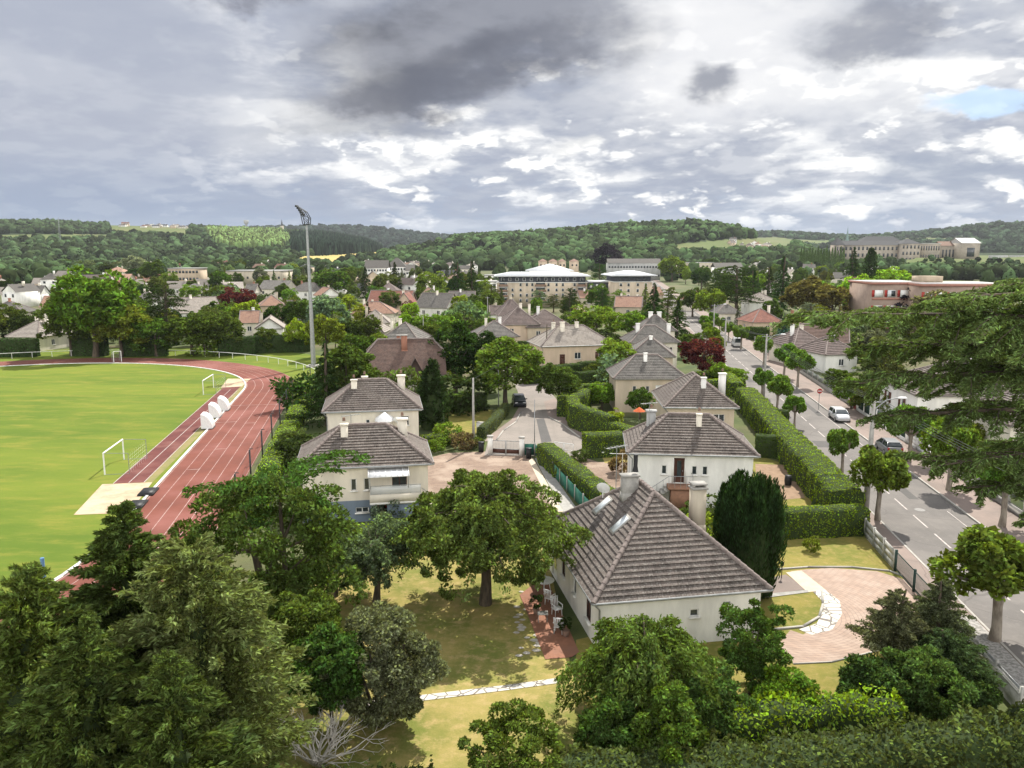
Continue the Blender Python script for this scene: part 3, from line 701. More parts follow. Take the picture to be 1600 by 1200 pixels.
def scatter_woods():
    rng = np.random.default_rng(5)
    allm = MEADOWS['meadow'] + MEADOWS['wheat']
    spec = {'wooded_hill': (4700, 600, 1290, 990, 1640, (.062, .105, .026)), 'village_hill': (6200, -120, 640, 1000, 2450, (.055, .088, .026)),
            'far_ridge': (2300, 300, 860, 2700, 3800, (.028, .05, .028)), 'east_ridge': (3000, 1090, 1760, 2050, 3150, (.045, .075, .03))}
    for name, (n, a, b, r0, r1, tint) in spec.items():
        h = [q for q in HILLS if q[0] == name][0]; px = rng.uniform(a, b, n); r = np.sqrt(rng.uniform(r0 ** 2, r1 ** 2, n))
        z = hz(px, r); own = hz_i(h, px, r); ok = (own > 1.2) & (own > z - 5)
        x, y = pxr_xy(px, r); qx, qy = projv(x, y, z)
        for p in allm: ok &= ~inpoly(qx, qy, p)
        if name == 'village_hill':
            lime = inpoly(qx, qy, PLANT_LIME); dk = inpoly(qx, qy, PLANT_DARK) & ok
            vil = (qy < 357) & (qx > 205) & (qx < 440) & (rng.uniform(0, 1, n) < .6); ok &= ~vil
        else: lime = dk = np.zeros(n, bool)
        hg = h[5] * rng.uniform(.6, 1.3, n); rd = hg * rng.uniform(.42, .62, n) * (1.0 if r0 < 2000 else 1.35)
        C = np.stack([x, y, z - .5], 1)
        s = ok & ~lime & ~dk; woods('woodland', C[s], rd[s], hg[s], tint, 3)
        if dk.any(): woods('conifer_plantation', C[dk], rd[dk] * .6, hg[dk] * 1.5, (.022, .045, .02), 4, True)
    # the two planted blocks, tree by tree in rows
    for nm, poly, tint, cone, hh in (('poplar_plantation', PLANT_LIME, (.17, .25, .05), False, 17), ('conifer_plantation', PLANT_DARK, (.024, .045, .022), True, 20)):
        px, r = np.meshgrid(np.arange(320, 625, 2.1), np.arange(1080, 2300, 22.0)); px = px.ravel() + rng.normal(0, .4, px.size); r = r.ravel() + rng.normal(0, 4, r.size)
        z = hz(px, r); x, y = pxr_xy(px, r); qx, qy = projv(x, y, z); s = inpoly(qx, qy, poly); n = s.sum()
        woods(nm, np.stack([x, y, z], 1)[s], np.full(n, 3.0) * rng.uniform(.8, 1.2, n), hh * rng.uniform(.8, 1.1, n), tint, 6, cone)
    # belts of trees across the far side of the town
    n = 4600; px = rng.uniform(-260, 1900, n); r = rng.uniform(520, 1120, n) ** 1.0; z = hz(px, r); x, y = pxr_xy(px, r)
    belt = np.sin(px * .018 + r * .013) + np.sin(px * .041 - r * .02) + np.sin(r * .05 + px * .007)
    dens = np.clip((r - 500) / 420, .14, 1) ** 1.3
    left = (px < 480) * .35
    s = ((belt > .45 - left * 2) | ((px > 930) & (px < 1420) & (r > 480) & (belt > -.2))) & (rng.uniform(0, 1, n) < dens + left) & ~((px > 1400) & (r > 790) & (r < 960)) & ~((px > 1290) & (r > 860)) & ~((px > 590) & (px < 650) & (r < 800)); hg = rng.uniform(6, 12, n); rd = hg * rng.uniform(.4, .62, n)
    woods('tree_belt', np.stack([x, y, z], 1)[s], rd[s], hg[s], (.055, .092, .026), 8)
    n = 420; px = rng.uniform(1395, 1760, n); r = rng.uniform(640, 800, n); x, y = pxr_xy(px, r); hg = rng.uniform(5, 11, n); woods('tree_belt', np.stack([x, y, x * 0], 1), hg * .5, hg, (.06, .095, .03), 12)
    n = 90; px = rng.uniform(1425, 1760, n); r = rng.uniform(850, 900, n); z = hz(px, r); x, y = pxr_xy(px, r); hg = rng.uniform(2, 5, n); woods('tree_belt', np.stack([x, y, z], 1), hg * .7, hg, (.05, .085, .028), 13)
scatter_woods()
# ---- the running track: stadium shape, straight seen on the right
TD = np.array((-.1702, .9854)); TN = np.array((-.9854, -.1702))      # along the straight, toward the infield
TP = np.array((-30.7, 63.1)); RAD = 36.0; T0, T1 = -6.0, 57.0
def trackpt(s, off):                      # off > 0: outward (right) of the inner kerb
    if s < T0:                            # near bend
        a = (s - T0) / RAD; c = TP + TD * T0 + TN * RAD; r = RAD + off
        return c - TN * r * cos(a) + TD * r * sin(a)
    if s > T1:
        a = (s - T1) / RAD; c = TP + TD * T1 + TN * RAD; r = RAD + off
        return c - TN * r * cos(a) + TD * r * sin(a)
    return TP + TD * s - TN * off
SS = np.concatenate([np.linspace(T0 - RAD * pi, T0, 60), np.linspace(T0, T1, 8)[1:-1], np.linspace(T1, T1 + RAD * pi, 60)])
SSL = list(SS) + [None]
def ribbon(a, b, z, ss=SS):
    V = []; 
    for s in ss: p, q = trackpt(s, a), trackpt(s, b); V += [(p[0], p[1], z), (q[0], q[1], z)]
    n = len(ss); return V, [(2 * i, 2 * i + 1, 2 * i + 3, 2 * i + 2) for i in range(n - 1)]
fm = MB(); V, f = ribbon(0, 0, .012)
fm.poly([(*trackpt(s, 0.0), .012) for s in SS]); tag(fm.build('playing_field', FIELD), kind='structure')
m = MB(); v, f = ribbon(0, 7.4, .024); m.add(v, f)
a0, a1 = trackpt(SS[0], 0), trackpt(SS[0], 7.4); b0, b1 = trackpt(SS[-1], 0), trackpt(SS[-1], 7.4)
m.add([(*a0, .024), (*a1, .024), (*b1, .024), (*b0, .024)], [(0, 1, 2, 3)]); tag(m.build('running_track', TRACKM), kind='structure')
m = MB()
for k in range(7):
    c = .12 + k * 1.2; v, f = ribbon(c - .028, c + .028, .034); m.add(v, f)
for s, a, b in ((12, 1.3, 2.5), (-9, 1.3, 4.8), (33, 3.7, 4.9), (34, 0.1, 2.5), (20, 2.5, 3.7), (45, .1, 7.3)):
    p, q = trackpt(s, a), trackpt(s, b); d = TD * .05; m.add([(*(p - d), .040), (*(q - d), .040), (*(q + d), .040), (*(p + d), .040)], [(0, 1, 2, 3)])
tag(m.build('lane_markings', TLINE), kind='structure')
m = MB()                                   # raised white inner kerb
for s0, s1 in zip(SS[:-1], SS[1:]):
    p, q = trackpt(s0, -.13), trackpt(s1, -.13); m.seg((*p, .05), (*q, .05), .22, .12)
tag(m.build('track_kerb', WHITE), kind='structure')
def tr(s, off): return tuple(trackpt(s, off))
def strip(s0, s1, o0, o1, n=8): return [tr(s, o0) for s in np.linspace(s0, s1, n)] + [tr(s, o1) for s in np.linspace(s1, s0, n)]
def toS(px, py):
    p = np.array(P(px, py)) - TP; return float(p @ TD), float(-(p @ TN))
def sq(lst): return [P(x, y) for x, y in lst]
sheet('grass_verge', [sq([(222, 756), (238, 754), (392, 600), (380, 600), (372, 606)])], .020, VERGE)
sheet('run_up_track', [sq([(177, 756), (225, 754), (372, 608), (381, 600), (352, 601), (345, 609)])], .028, RUNUPM)
sheet('sand_pit', [sq([(115, 805), (168, 803), (214, 786), (238, 754), (160, 757)])], .032, SAND)
sheet('sand_pit', [sq([(345, 606), (378, 604), (392, 592), (356, 592)])], .034, SAND)
m = MB()
for (a, b) in (((177, 756), (345, 609)), ((201, 755), (360, 609)), ((225, 754), (371, 610))):
    p, q = np.array(P(*a)), np.array(P(*b)); d = nrm(q - p); n_ = np.array((-d[1], d[0])) * .035
    m.add([(*(p - n_), .037), (*(p + n_), .037), (*(q + n_), .037), (*(q - n_), .037)], [(0, 3, 2, 1)])
tag(m.build('run_up_lines', LINE), kind='structure')
sheet('grass_bank', [[tr(s, 7.4) for s in np.linspace(T1 - 6, T1 + RAD * pi, 40)] + [tr(s, 24) for s in np.linspace(T1 + RAD * pi, T1 + 8, 40)]], .010, FIELD)
# ---- the road on the right
RD = np.array((.1215, .9926)); RN = np.array((.9926, -.1215)); RP = np.array((32.3, 63.1))
def road(s, off): p = RP + RD * s + RN * off; return (float(p[0]), float(p[1]))
def rstrip(s0, s1, o0, o1): return [road(s0, o0), road(s0, o1), road(s1, o1), road(s1, o0)]
sheet('road', [rstrip(-60, 620, -3.1, 4.2)], .02, ROADM)
slab('pavement', rstrip(-60, 620, -5.2, -3.24), -.1, .13, PAVEM); slab('pavement', rstrip(-60, 620, 4.34, 8.0), -.1, .13, PAVEM)
slab('kerb', rstrip(-60, 620, -3.24, -3.1), -.1, .15, KERBM); slab('kerb', rstrip(-60, 620, 4.2, 4.34), -.1, .15, KERBM)
m = MB()
for k in range(-14, 60):
    s = k * 4.33; a = rstrip(s, s + 3, -.06, .06); m.poly([(x, y, .028) for x, y in a])
for k in range(-4, 30):
    a = rstrip(k * 14, k * 14 + 14, 3.05, 3.12)
    if k % 3: m.poly([(x, y, .028) for x, y in a])
tag(m.build('road_markings', LINE), kind='structure')
PATCH = asphalt('dark_repair_patch', (.10, .095, .09), (.08, .076, .073), (.13, .12, .115))
for s, o, L_, w_ in ((-16, -2.4, 5, 1.1), (3, 1.2, 9, .8), (21, -1.9, 3, 1.6), (38, 2.2, 12, .7), (-7, 2.6, 2.2, 1.3), (64, -2.2, 8, 1.0)): sheet('road_patch', [rstrip(s, s + L_, o, o + w_)], .0245, PATCH)
for px, py, s in ((1437, 660, 1), (1395, 745, 1)): pass
sheet('road_patch', [sq([(838, 655), (850, 654), (862, 690), (846, 692)])], .0205, PATCH)
# ---- the close
close_l = [(757, 712), (764, 682), (800, 655), (813, 634), (809, 612), (800, 592), (770, 568), (748, 556), (722, 540), (716, 524), (736, 513)]
close_r = [(754, 513), (756, 526), (756, 540), (784, 556), (822, 575), (850, 600), (868, 622), (887, 650), (908, 668), (914, 690), (905, 713)]
sheet('close_road', [sq(close_l + close_r)], .016, CLOSEM)
def kerbline(lst, name='kerb', w=.16, h=.13):
    m = MB(); p = [P(*q) for q in lst]
    for a, b in zip(p[:-1], p[1:]): m.seg((*a, h / 2), (*b, h / 2), w, h)
    return tag(m.build(name, KERBM), kind='structure')
kerbline([(776, 688), (786, 674), (806, 660), (814, 644)]); kerbline([(857, 652), (880, 664), (906, 684)])
sheet('close_pavement', [sq([(757, 690), (776, 688), (786, 674), (806, 660), (814, 644), (812, 634), (800, 655), (764, 682)])], .035, PAVEM)
sheet('close_pavement', [sq([(857, 652), (880, 664), (906, 684), (914, 680), (908, 668), (887, 650), (868, 622), (850, 628)])], .035, PAVEM)
sheet('driveway', [sq([(640, 740), (668, 716), (700, 708), (765, 705), (830, 712), (875, 800), (780, 840), (640, 800)])], .012, GRAVEL)
sheet('driveway', [sq([(868, 713), (905, 713), (935, 722), (985, 722), (1000, 770), (930, 782)])], .012, GRAVEL)
# ---- garden of the big roofed house
m = MB(); rq = random.Random(4)
for k in range(26):
    x, y = P(rq.uniform(806, 842), 925 + k * 4); r_ = rq.uniform(.14, .28); m.poly([(x + r_ * (1 + .3 * rq.random()) * cos(a), y + r_ * .8 * sin(a), .036) for a in (0, 1.1, 2.0, 3.3, 4.4, 5.3)])
tag(m.build('stepping_stones', M('pale_stone', (.50, .46, .39), (.36, .33, .28), 3, .9)), kind='structure')
sheet('lawn', [sq([(400, 900), (640, 850), (800, 830), (850, 840), (900, 1080), (1000, 1240), (300, 1240)])], .010, LAWN)
sheet('lawn', [sq([(900, 1000), (1200, 930), (1225, 800), (1345, 800), (1420, 890), (1530, 1020), (1560, 1300), (900, 1300)])], .008, LAWN2)
sheet('lawn', [sq([(690, 640), (770, 640), (760, 668), (725, 690), (680, 672)])], .010, LAWN2)
sheet('lawn', [sq([(935, 700), (985, 690), (990, 722), (945, 724)])], .022, LAWN)
sheet('vegetable_plot', [sq([(1180, 725), (1232, 727), (1258, 778), (1185, 785)])], .022, M('bare_soil', (.30, .205, .135), (.23, .155, .10), 1.5, .95, .8, 12))
sheet('lawn', [sq([(1150, 700), (1330, 760), (1330, 800), (1150, 800)])], .012, LAWN2)
def brick_arc():
    m, N, b = newmat('pink_brick_arcs'); b.inputs['Roughness'].default_value = .9; o = N.node('ShaderNodeTexCoord').outputs['Object']; sp = N.node('ShaderNodeSeparateXYZ'); N.link(o, sp.inputs[0])
    x, y = E(N, sp.outputs[0]), E(N, sp.outputs[1]); r = N.math('SQRT', x * x + y * y); a = N.math('ARCTAN2', y, x)
    fr = N.math('FRACT', r / .24); ring = N.math('FLOOR', r / .24); fa = N.math('FRACT', a * (r / .42) + ring * .5)
    wn = N.node('ShaderNodeTexWhiteNoise', noise_dimensions='2D'); N.link(N.xyz(ring, N.math('FLOOR', a * (r / .42) + ring * .5), 0.0), wn.inputs['Vector'])
    col = N.mix(E(N, wn.outputs['Value']), (.38, .27, .205), (.30, .215, .165)); col = N.mix(N.ramp01(N.noise(o, .7, 5, .6), .4, .65) * .6, col, (.42, .325, .26))
    j = N.math('MAXIMUM', N.math('LESS_THAN', fr, .16), N.math('LESS_THAN', fa, .1)); col = N.mix(j * .55, col, (.17, .12, .10)); N.link(col, b.inputs['Base Color']); return m
BC = P(1225, 955)
def arc_poly(c, r0, r1, a0, a1, n=28):
    A = np.linspace(R(a0), R(a1), n); return [(c[0] + r1 * cos(a), c[1] + r1 * sin(a)) for a in A] + [(c[0] + r0 * cos(a), c[1] + r0 * sin(a)) for a in A[::-1]]
pts = sq([(1262, 890), (1300, 888), (1370, 893), (1413, 906), (1440, 935), (1420, 990), (1370, 1018), (1300, 1035), (1240, 1038), (1205, 1020), (1235, 985), (1255, 992), (1285, 975), (1300, 945), (1285, 925), (1262, 905), (1235, 893)])
mb_ = MB(); mb_.poly([(x - BC[0], y - BC[1], .026) for x, y in pts]); o_ = mb_.build('brick_driveway', brick_arc()); o_.location = (BC[0], BC[1], 0); tag(o_, kind='structure')
def crazy():
    m, N, b = newmat('crazy_paving'); b.inputs['Roughness'].default_value = .85; o = N.node('ShaderNodeTexCoord').outputs['Object']
    v = N.node('ShaderNodeTexVoronoi', feature='DISTANCE_TO_EDGE'); v.inputs['Scale'].default_value = 1.5; N.link(o, v.inputs['Vector']); w = N.node('ShaderNodeTexVoronoi'); w.inputs['Scale'].default_value = 1.5; N.link(o, w.inputs['Vector'])
    s = N.node('ShaderNodeSeparateColor'); N.l.new(w.outputs['Color'], s.inputs[0]); col = N.mix(E(N, s.outputs[0]), (.66, .62, .54), (.50, .47, .41))
    col = N.mix(N.math('LESS_THAN', E(N, v.outputs['Distance']), .045), col, (.17, .15, .13)); N.link(col, b.inputs['Base Color']); return m
CRAZY = crazy()
sheet('stone_path', [sq([(1270, 925), (1290, 922), (1312, 940), (1316, 960), (1300, 985), (1268, 993), (1248, 984), (1276, 975), (1286, 955), (1283, 938)])], .034, CRAZY)
sheet('stone_path', [sq([(1228, 895), (1252, 892), (1290, 922), (1262, 926)])], .030, M('pale_tiles', (.60, .50, .38), (.52, .43, .33), 2, .9))
sheet('stone_path', [sq([(1195, 929), (1262, 922), (1264, 926), (1195, 935)])], .038, CONCRETE)
sheet('forecourt', [sq([(1195, 905), (1228, 898), (1262, 921), (1195, 929)])], .022, PAVEM)
kerbline([(1196, 892), (1262, 887), (1330, 887), (1390, 893), (1416, 903)], w=.12, h=.1)
kerbline([(1284, 924), (1286, 945), (1280, 965), (1255, 980), (1205, 985)], w=.14, h=.1)
kerbline([(1240, 1038), (1300, 1035), (1370, 1018)], w=.08, h=.06)
sheet('terrace', [sq([(812, 930), (852, 900), (905, 1020), (893, 1028), (852, 1031)])], .045, M('terracotta_tile', (.28, .13, .08), (.225, .105, .065), 3, .85, .2, 5, c3=(.24, .12, .08), s3=.8))
sheet('stone_path', [sq([(560, 1098), (690, 1083), (800, 1070), (870, 1060), (872, 1068), (800, 1078), (690, 1092), (560, 1107)])], .03, CRAZY)
sheet('concrete_path', [sq([(835, 716), (846, 716), (905, 800), (880, 800)])], .024, CONCRETE)
sheet('concrete_path', [sq([(826, 720), (833, 716), (880, 800), (866, 800)])], .026, M('pale_edging', (.55, .47, .36), (.47, .40, .31), 2, .9))
sheet('gravel_yard', [[road(-20, -5.2), road(-29, -5.2), road(-29, -3.3), road(-20, -3.3)]], .136, M('grey_gravel', (.42, .40, .37), (.20, .19, .175), 6, .95, .8, 20))
# ============================================================= houses
def roof_polys(kind, W, D, r, half=.42, he=None):
    w, d = W / 2, D / 2
    if kind == 'hip':
        he = min(d, w) if he is None else he; L = max(w - he, .01)
        if w < d - .01 and he == w: L = .01
        return [[(-w, -d, 0), (w, -d, 0), (L, 0, r), (-L, 0, r)], [(w, d, 0), (-w, d, 0), (-L, 0, r), (L, 0, r)], [(w, -d, 0), (w, d, 0), (L, 0, r)], [(-w, d, 0), (-w, -d, 0), (-L, 0, r)]]
    if kind == 'gable':
        return [[(-w, -d, 0), (w, -d, 0), (w, 0, r), (-w, 0, r)], [(w, d, 0), (-w, d, 0), (-w, 0, r), (w, 0, r)]]
    if kind == 'halfhip':
        e = half * d * .9; y = d * half; z = r * (1 - half)
        return [[(-w, -d, 0), (w, -d, 0), (w, -y, z), (w - e, 0, r), (-w + e, 0, r), (-w, -y, z)], [(w, d, 0), (-w, d, 0), (-w, y, z), (-w + e, 0, r), (w - e, 0, r), (w, y, z)],
                [(w, -y, z), (w, y, z), (w - e, 0, r)], [(-w, y, z), (-w, -y, z), (-w + e, 0, r)]]
    if kind == 'shed': return [[(-w, -d, 0), (w, -d, 0), (w, d, r), (-w, d, r)]]
def clip(poly, axis_t, keep_above):
    out = []; n = len(poly)
    for i in range(n):
        a, b = poly[i], poly[(i + 1) % n]; ia = (a[1] >= axis_t - 1e-9) == keep_above or abs(a[1] - axis_t) < 1e-9; ib = (b[1] >= axis_t - 1e-9) == keep_above or abs(b[1] - axis_t) < 1e-9
        if ia: out.append(a)
        if ia != ib and abs(b[1] - a[1]) > 1e-9:
            k = (axis_t - a[1]) / (b[1] - a[1]); out.append((a[0] + (b[0] - a[0]) * k, axis_t))
    return out
def add_roof(mb, poly, z0, course, step):
    a = np.array(poly[0], float); b = np.array(poly[1], float); s = (b - a) / np.linalg.norm(b - a); c = np.array(poly[2], float)
    n = np.cross(s, c - a); n /= np.linalg.norm(n); t = np.cross(n, s); o = np.array((0, 0, z0))
    q = [((np.array(p) - a) @ s, (np.array(p) - a) @ t) for p in poly]
    if not course:
        mb.poly([a + s * u + t * v + o for u, v in q], uv=q); return
    T = max(v for u, v in q); k = max(1, round(T / course)); ch = T / k
    for i in range(k):
        p = clip(clip(q, i * ch, True), (i + 1) * ch, False)
        if len(p) < 3: continue
        lo = [u for u, v in p if abs(v - i * ch) < 1e-4]
        # a slightly waved lower edge, so the courses are not ruled lines
        V = [a + s * u + t * v + n * step * (1 - (v - i * ch) / ch) + o for u, v in p]
        mb.poly(V, uv=p)
        if len(lo) >= 2:
            u0, u1 = min(lo), max(lo); e0 = a + s * u0 + t * (i * ch) + o; e1 = a + s * u1 + t * (i * ch) + o
            mb.add([e0 - n * .02, e1 - n * .02, e1 + n * step, e0 + n * step], [(0, 1, 2, 3)], 0, [(u0, i * ch), (u1, i * ch), (u1, i * ch + .01), (u0, i * ch + .01)])
def rot90(p): return (-p[1], p[0], p[2])
SIDES = {'front': ((-1, -1), (1, 0)), 'right': ((1, -1), (0, 1)), 'back': ((1, 1), (-1, 0)), 'left': ((-1, 1), (0, -1))}
def opening_parts(parent, o, d, ops, z0, lod, frame_m):
    nrm_ = np.array((d[1], -d[0], 0.0)); d3 = np.array((d[0], d[1], 0.0)); O = np.array((o[0], o[1], z0))
    pt = lambda x, z, out=0.0: O + d3 * x + np.array((0, 0, z)) + nrm_ * out
    for op in ops:
        x, z, w, h = op[:4]; kind = op[4] if len(op) > 4 else 'window'; ex = op[5] if len(op) > 5 else {}
        if kind == 'door':
            m = MB(); m.add([pt(x, z, -.10), pt(x + w, z, -.10), pt(x + w, z + h, -.10), pt(x, z + h, -.10)], [(0, 1, 2, 3)])
            for a in (0, 1): m.seg(pt(x + .05 + a * (w - .1), z, -.07), pt(x + .05 + a * (w - .1), z + h, -.07), .1, .06)
            m.seg(pt(x, z + h - .05, -.065), pt(x + w, z + h - .05, -.065), .06, .1)
            if w < 2:
                for zz in (.3, .55, .8): m.box(tuple(pt(x + w / 2, z + h * zz, -.08)), (w * .55 if abs(d[0]) > .5 else .03, .03 if abs(d[0]) > .5 else w * .55, h * .14))
            dr = m.build('door', ex.get('m', DARKBROWN), parent)
            if ex.get('glass'):
                g = MB(); g.add([pt(x + w * .3, z + h * .25, -.055), pt(x + w * .7, z + h * .25, -.055), pt(x + w * .7, z + h * .88, -.055), pt(x + w * .3, z + h * .88, -.055)], [(0, 1, 2, 3)]); g.build('pane', GLASS, dr)
            if lod > 1: hm = MB(); hm.box(tuple(pt(x + w * .86, z + h * .47, -.03)), (.05, .05, .14)); hm.build('handle', METAL, dr)
            continue
        if lod == 0:
            m = MB(); m.add([pt(x, z, -.1), pt(x + w, z, -.1), pt(x + w, z + h, -.1), pt(x, z + h, -.1)], [(0, 1, 2, 3)]); m.build('window', ex.get('g', GLASS), parent); continue
        m = MB(); t = .055
        for a, b in (((x + t / 2, z), (x + t / 2, z + h)), ((x + w - t / 2, z), (x + w - t / 2, z + h))): m.seg(pt(*a, -.08), pt(*b, -.08), t, .05)
        m.seg(pt(x, z + t / 2, -.078), pt(x + w, z + t / 2, -.078), .05, t); m.seg(pt(x, z + h - t / 2, -.078), pt(x + w, z + h - t / 2, -.078), .05, t)
        if w > .9: m.seg(pt(x + w / 2, z, -.075), pt(x + w / 2, z + h, -.075), t * 1.4, .05)
        f = m.build('window', ex.get('f', frame_m), parent)
        g = MB(); g.add([pt(x, z, -.11), pt(x + w, z, -.11), pt(x + w, z + h, -.11), pt(x, z + h, -.11)], [(0, 1, 2, 3)]); g.build('pane', ex.get('g', GLASS), f)
        sl = MB(); sl.seg(pt(x - .08, z - .04, .03), pt(x + w + .08, z - .04, .03), .22, .07); sl.build('sill', WALL['white'], f)
        if ex.get('sh'):
            for k, xx in enumerate((x - w / 2 - .04, x + w + .04)):
                s = MB(); s.seg(pt(xx + w / 4, z, .03), pt(xx + w / 4, z + h, .03), w / 2 - .02, .04); s.build('shutter', ex['sh'], parent)
def house(name, label, cat, loc, rz, W, D, eave, kind='hip', axis='x', rise=2.3, wall='cream', roof='weathered', fac=None, chim=(), course=.31, lod=2, over=.4, base=None, gutter=True, group=None, he=None, half=.42, frame=WHITE, ridge=True, attic=()):
    root = thing(name, label, cat, (loc[0], loc[1], 0), rz, group); fac = fac or {}
    w, d = W - 2 * over, D - 2 * over; wm = WALL[wall] if isinstance(wall, str) else wall
    wb = MB()
    zsp = [(0, eave, 0)] if not base else [(-.0, base[1], 1), (base[1], eave, 0)]
    for side, (o, dr) in SIDES.items():
        ops = fac.get(side, ()); L = w if dr[0] else d; O = np.array((o[0] * w / 2, o[1] * d / 2)); n3 = np.array((dr[1], -dr[0], 0.0)); d3 = np.array((*dr, 0.0))
        xs = sorted({0, L} | {q for op in ops for q in (op[0], op[0] + op[2])}); zs = sorted({0.0, float(eave)} | {float(base[1])} if base else {0.0, float(eave)}); zs = sorted(set(zs) | {q for op in ops for q in (op[1], op[1] + op[3])})
        for x0, x1 in zip(xs[:-1], xs[1:]):
            for z0, z1 in zip(zs[:-1], zs[1:]):
                xm, zm = (x0 + x1) / 2, (z0 + z1) / 2
                if any(op[0] < xm < op[0] + op[2] and op[1] < zm < op[1] + op[3] for op in ops): continue
                p = lambda x, z: (O[0] + dr[0] * x, O[1] + dr[1] * x, z)
                wb.add([p(x0, z0), p(x1, z0), p(x1, z1), p(x0, z1)], [(0, 1, 2, 3)], 1 if base and zm < base[1] else 0)
        for op in ops:
            x, z, ww, h = op[:4]; q = [(x, z), (x + ww, z), (x + ww, z + h), (x, z + h)]
            for i in range(4):
                a, b = q[i], q[(i + 1) % 4]; A = np.array((O[0] + dr[0] * a[0], O[1] + dr[1] * a[0], a[1])); B = np.array((O[0] + dr[0] * b[0], O[1] + dr[1] * b[0], b[1]))
                wb.add([A, B, B - n3 * .16, A - n3 * .16], [(0, 1, 2, 3)])
    pl = roof_polys(kind, W if axis == 'x' else D, D if axis == 'x' else W, rise, half, he)
    if kind in ('gable', 'halfhip'):
        ww, dd = ((W, D) if axis == 'x' else (D, W)); a, b = ww / 2 - over, dd / 2 - over; dz = over / (dd / 2) * rise
        for sx in (-1, 1):
            g = [(sx * a, -b, eave), (sx * a, b, eave)] if sx > 0 else [(sx * a, b, eave), (sx * a, -b, eave)]
            if kind == 'gable': tp = [(sx * a, 0, eave + rise - .08)]; g2 = [(sx * a, (b if sx > 0 else -b), eave + dz - .08)]; g3 = [(sx * a, (-b if sx > 0 else b), eave + dz - .08)]
            else:
                zz = eave + rise * (1 - half) - .08; yy = dd / 2 * half; tp = [(sx * a, (yy if sx > 0 else -yy), zz), (sx * a, (-yy if sx > 0 else yy), zz)]; g2 = [(sx * a, (b if sx > 0 else -b), eave + dz - .08)]; g3 = [(sx * a, (-b if sx > 0 else b), eave + dz - .08)]
            g = g + g2 + tp + g3
            wb.poly([rot90(p) for p in g] if axis == 'y' else g)
    wall_o = wb.build('wall', [wm, WALL[base[0]] if base else wm], root)
    for side, (o, dr) in SIDES.items():
        if fac.get(side): opening_parts(root, (o[0] * w / 2, o[1] * d / 2), dr, fac[side], 0, lod, frame)
    rb = MB()
    for p in pl: add_roof(rb, [rot90(q) for q in p] if axis == 'y' else p, eave, course if lod else None, .085 if course and course > .3 else .03)
    ro = rb.build('roof', ROOF[roof], root)
    if ridge and lod:
        m = MB(); eds = {}
        for p in pl:
            for i in range(len(p)):
                k = tuple(sorted((tuple(np.round(p[i], 3)), tuple(np.round(p[(i + 1) % len(p)], 3))))); eds[k] = eds.get(k, 0) + 1
        for (a, b), c in eds.items():
            if (c == 2 or kind == 'gable' and (a[2] != b[2])) and (a[2] > .01 or b[2] > .01):
                A, B = (rot90(a), rot90(b)) if axis == 'y' else (a, b); A = np.array(A) + (0, 0, eave + .05); B = np.array(B) + (0, 0, eave + .05); Ln = np.linalg.norm(B - A)
                if Ln < .3: continue
                k = max(1, int(Ln / .42)) if lod > 1 else 1
                for i in range(k):
                    u0, u1 = i / k, (i + 1) / k; m.tube([A + (B - A) * u0, A + (B - A) * (u1 + .02 / k)], [.15, .12] if A[2] <= B[2] else [.12, .15], 7)
        m.build('ridge', RIDGE, ro)
    e = MB(); e.box((0, 0, eave - .07), (W - .1, D - .1, .12)); e.build('eaves', WHITE if lod > 1 else CONCRETE, root)
    if gutter and lod > 1:
        g = MB(); a, b = W / 2 + .04, D / 2 + .04
        cs = [(-a, -b), (a, -b), (a, b), (-a, b)]
        for i in range(4):
            if kind == 'gable' and ((axis == 'x') == (i % 2 == 1)): continue
            g.tube([(*cs[i], eave + .0), (*cs[(i + 1) % 4], eave + .0)], .07, 6)
        g.build('gutter', METAL, root)
        dpipe = MB(); dpipe.tube([(-a + .12, -b + .05, eave - .05), (-w / 2 + .05, -d / 2 - .06, eave - .5), (-w / 2 + .05, -d / 2 - .06, 0)], .05, 6); dpipe.build('downpipe', METAL, root)
    for c in chim:
        cx, cy, zt, cw = c[:4]; cm = c[4] if len(c) > 4 else 'cream'; m = MB(); zb = eave + .3
        m.box((cx, cy, (zb + zt) / 2), (cw, cw * .75, zt - zb)); m.box((cx, cy, zt + .06), (cw * 1.25, cw, .12))
        ch = m.build('chimney', WALL[cm], ro)
        if lod > 1: q = MB(); q.tube([(cx, cy, zt + .34), (cx, cy, zt + .62)], [.13, .10], 8); q.build('chimney_pot', ROOF['salmon'], ch)
    r_ = max(W, D) / 2 + .5; OCC.append((loc[0], loc[1], r_)); return root, ro, wall_o
def pose(L, Rr, ze, D):
    A, B = np.array(P(*L, ze)), np.array(P(*Rr, ze)); d = B - A; W = float(np.linalg.norm(d)); d /= W; n = np.array((-d[1], d[0]))
    c = (A + B) / 2 + n * D / 2; return (float(c[0]), float(c[1])), atan2(d[1], d[0]), W
def loc2w(loc, rz, p): return (loc[0] + p[0] * cos(rz) - p[1] * sin(rz), loc[1] + p[0] * sin(rz) + p[1] * cos(rz))
WN = lambda x, z, w=.55, h=1.0, **k: (x, z, w, h, 'window', k)
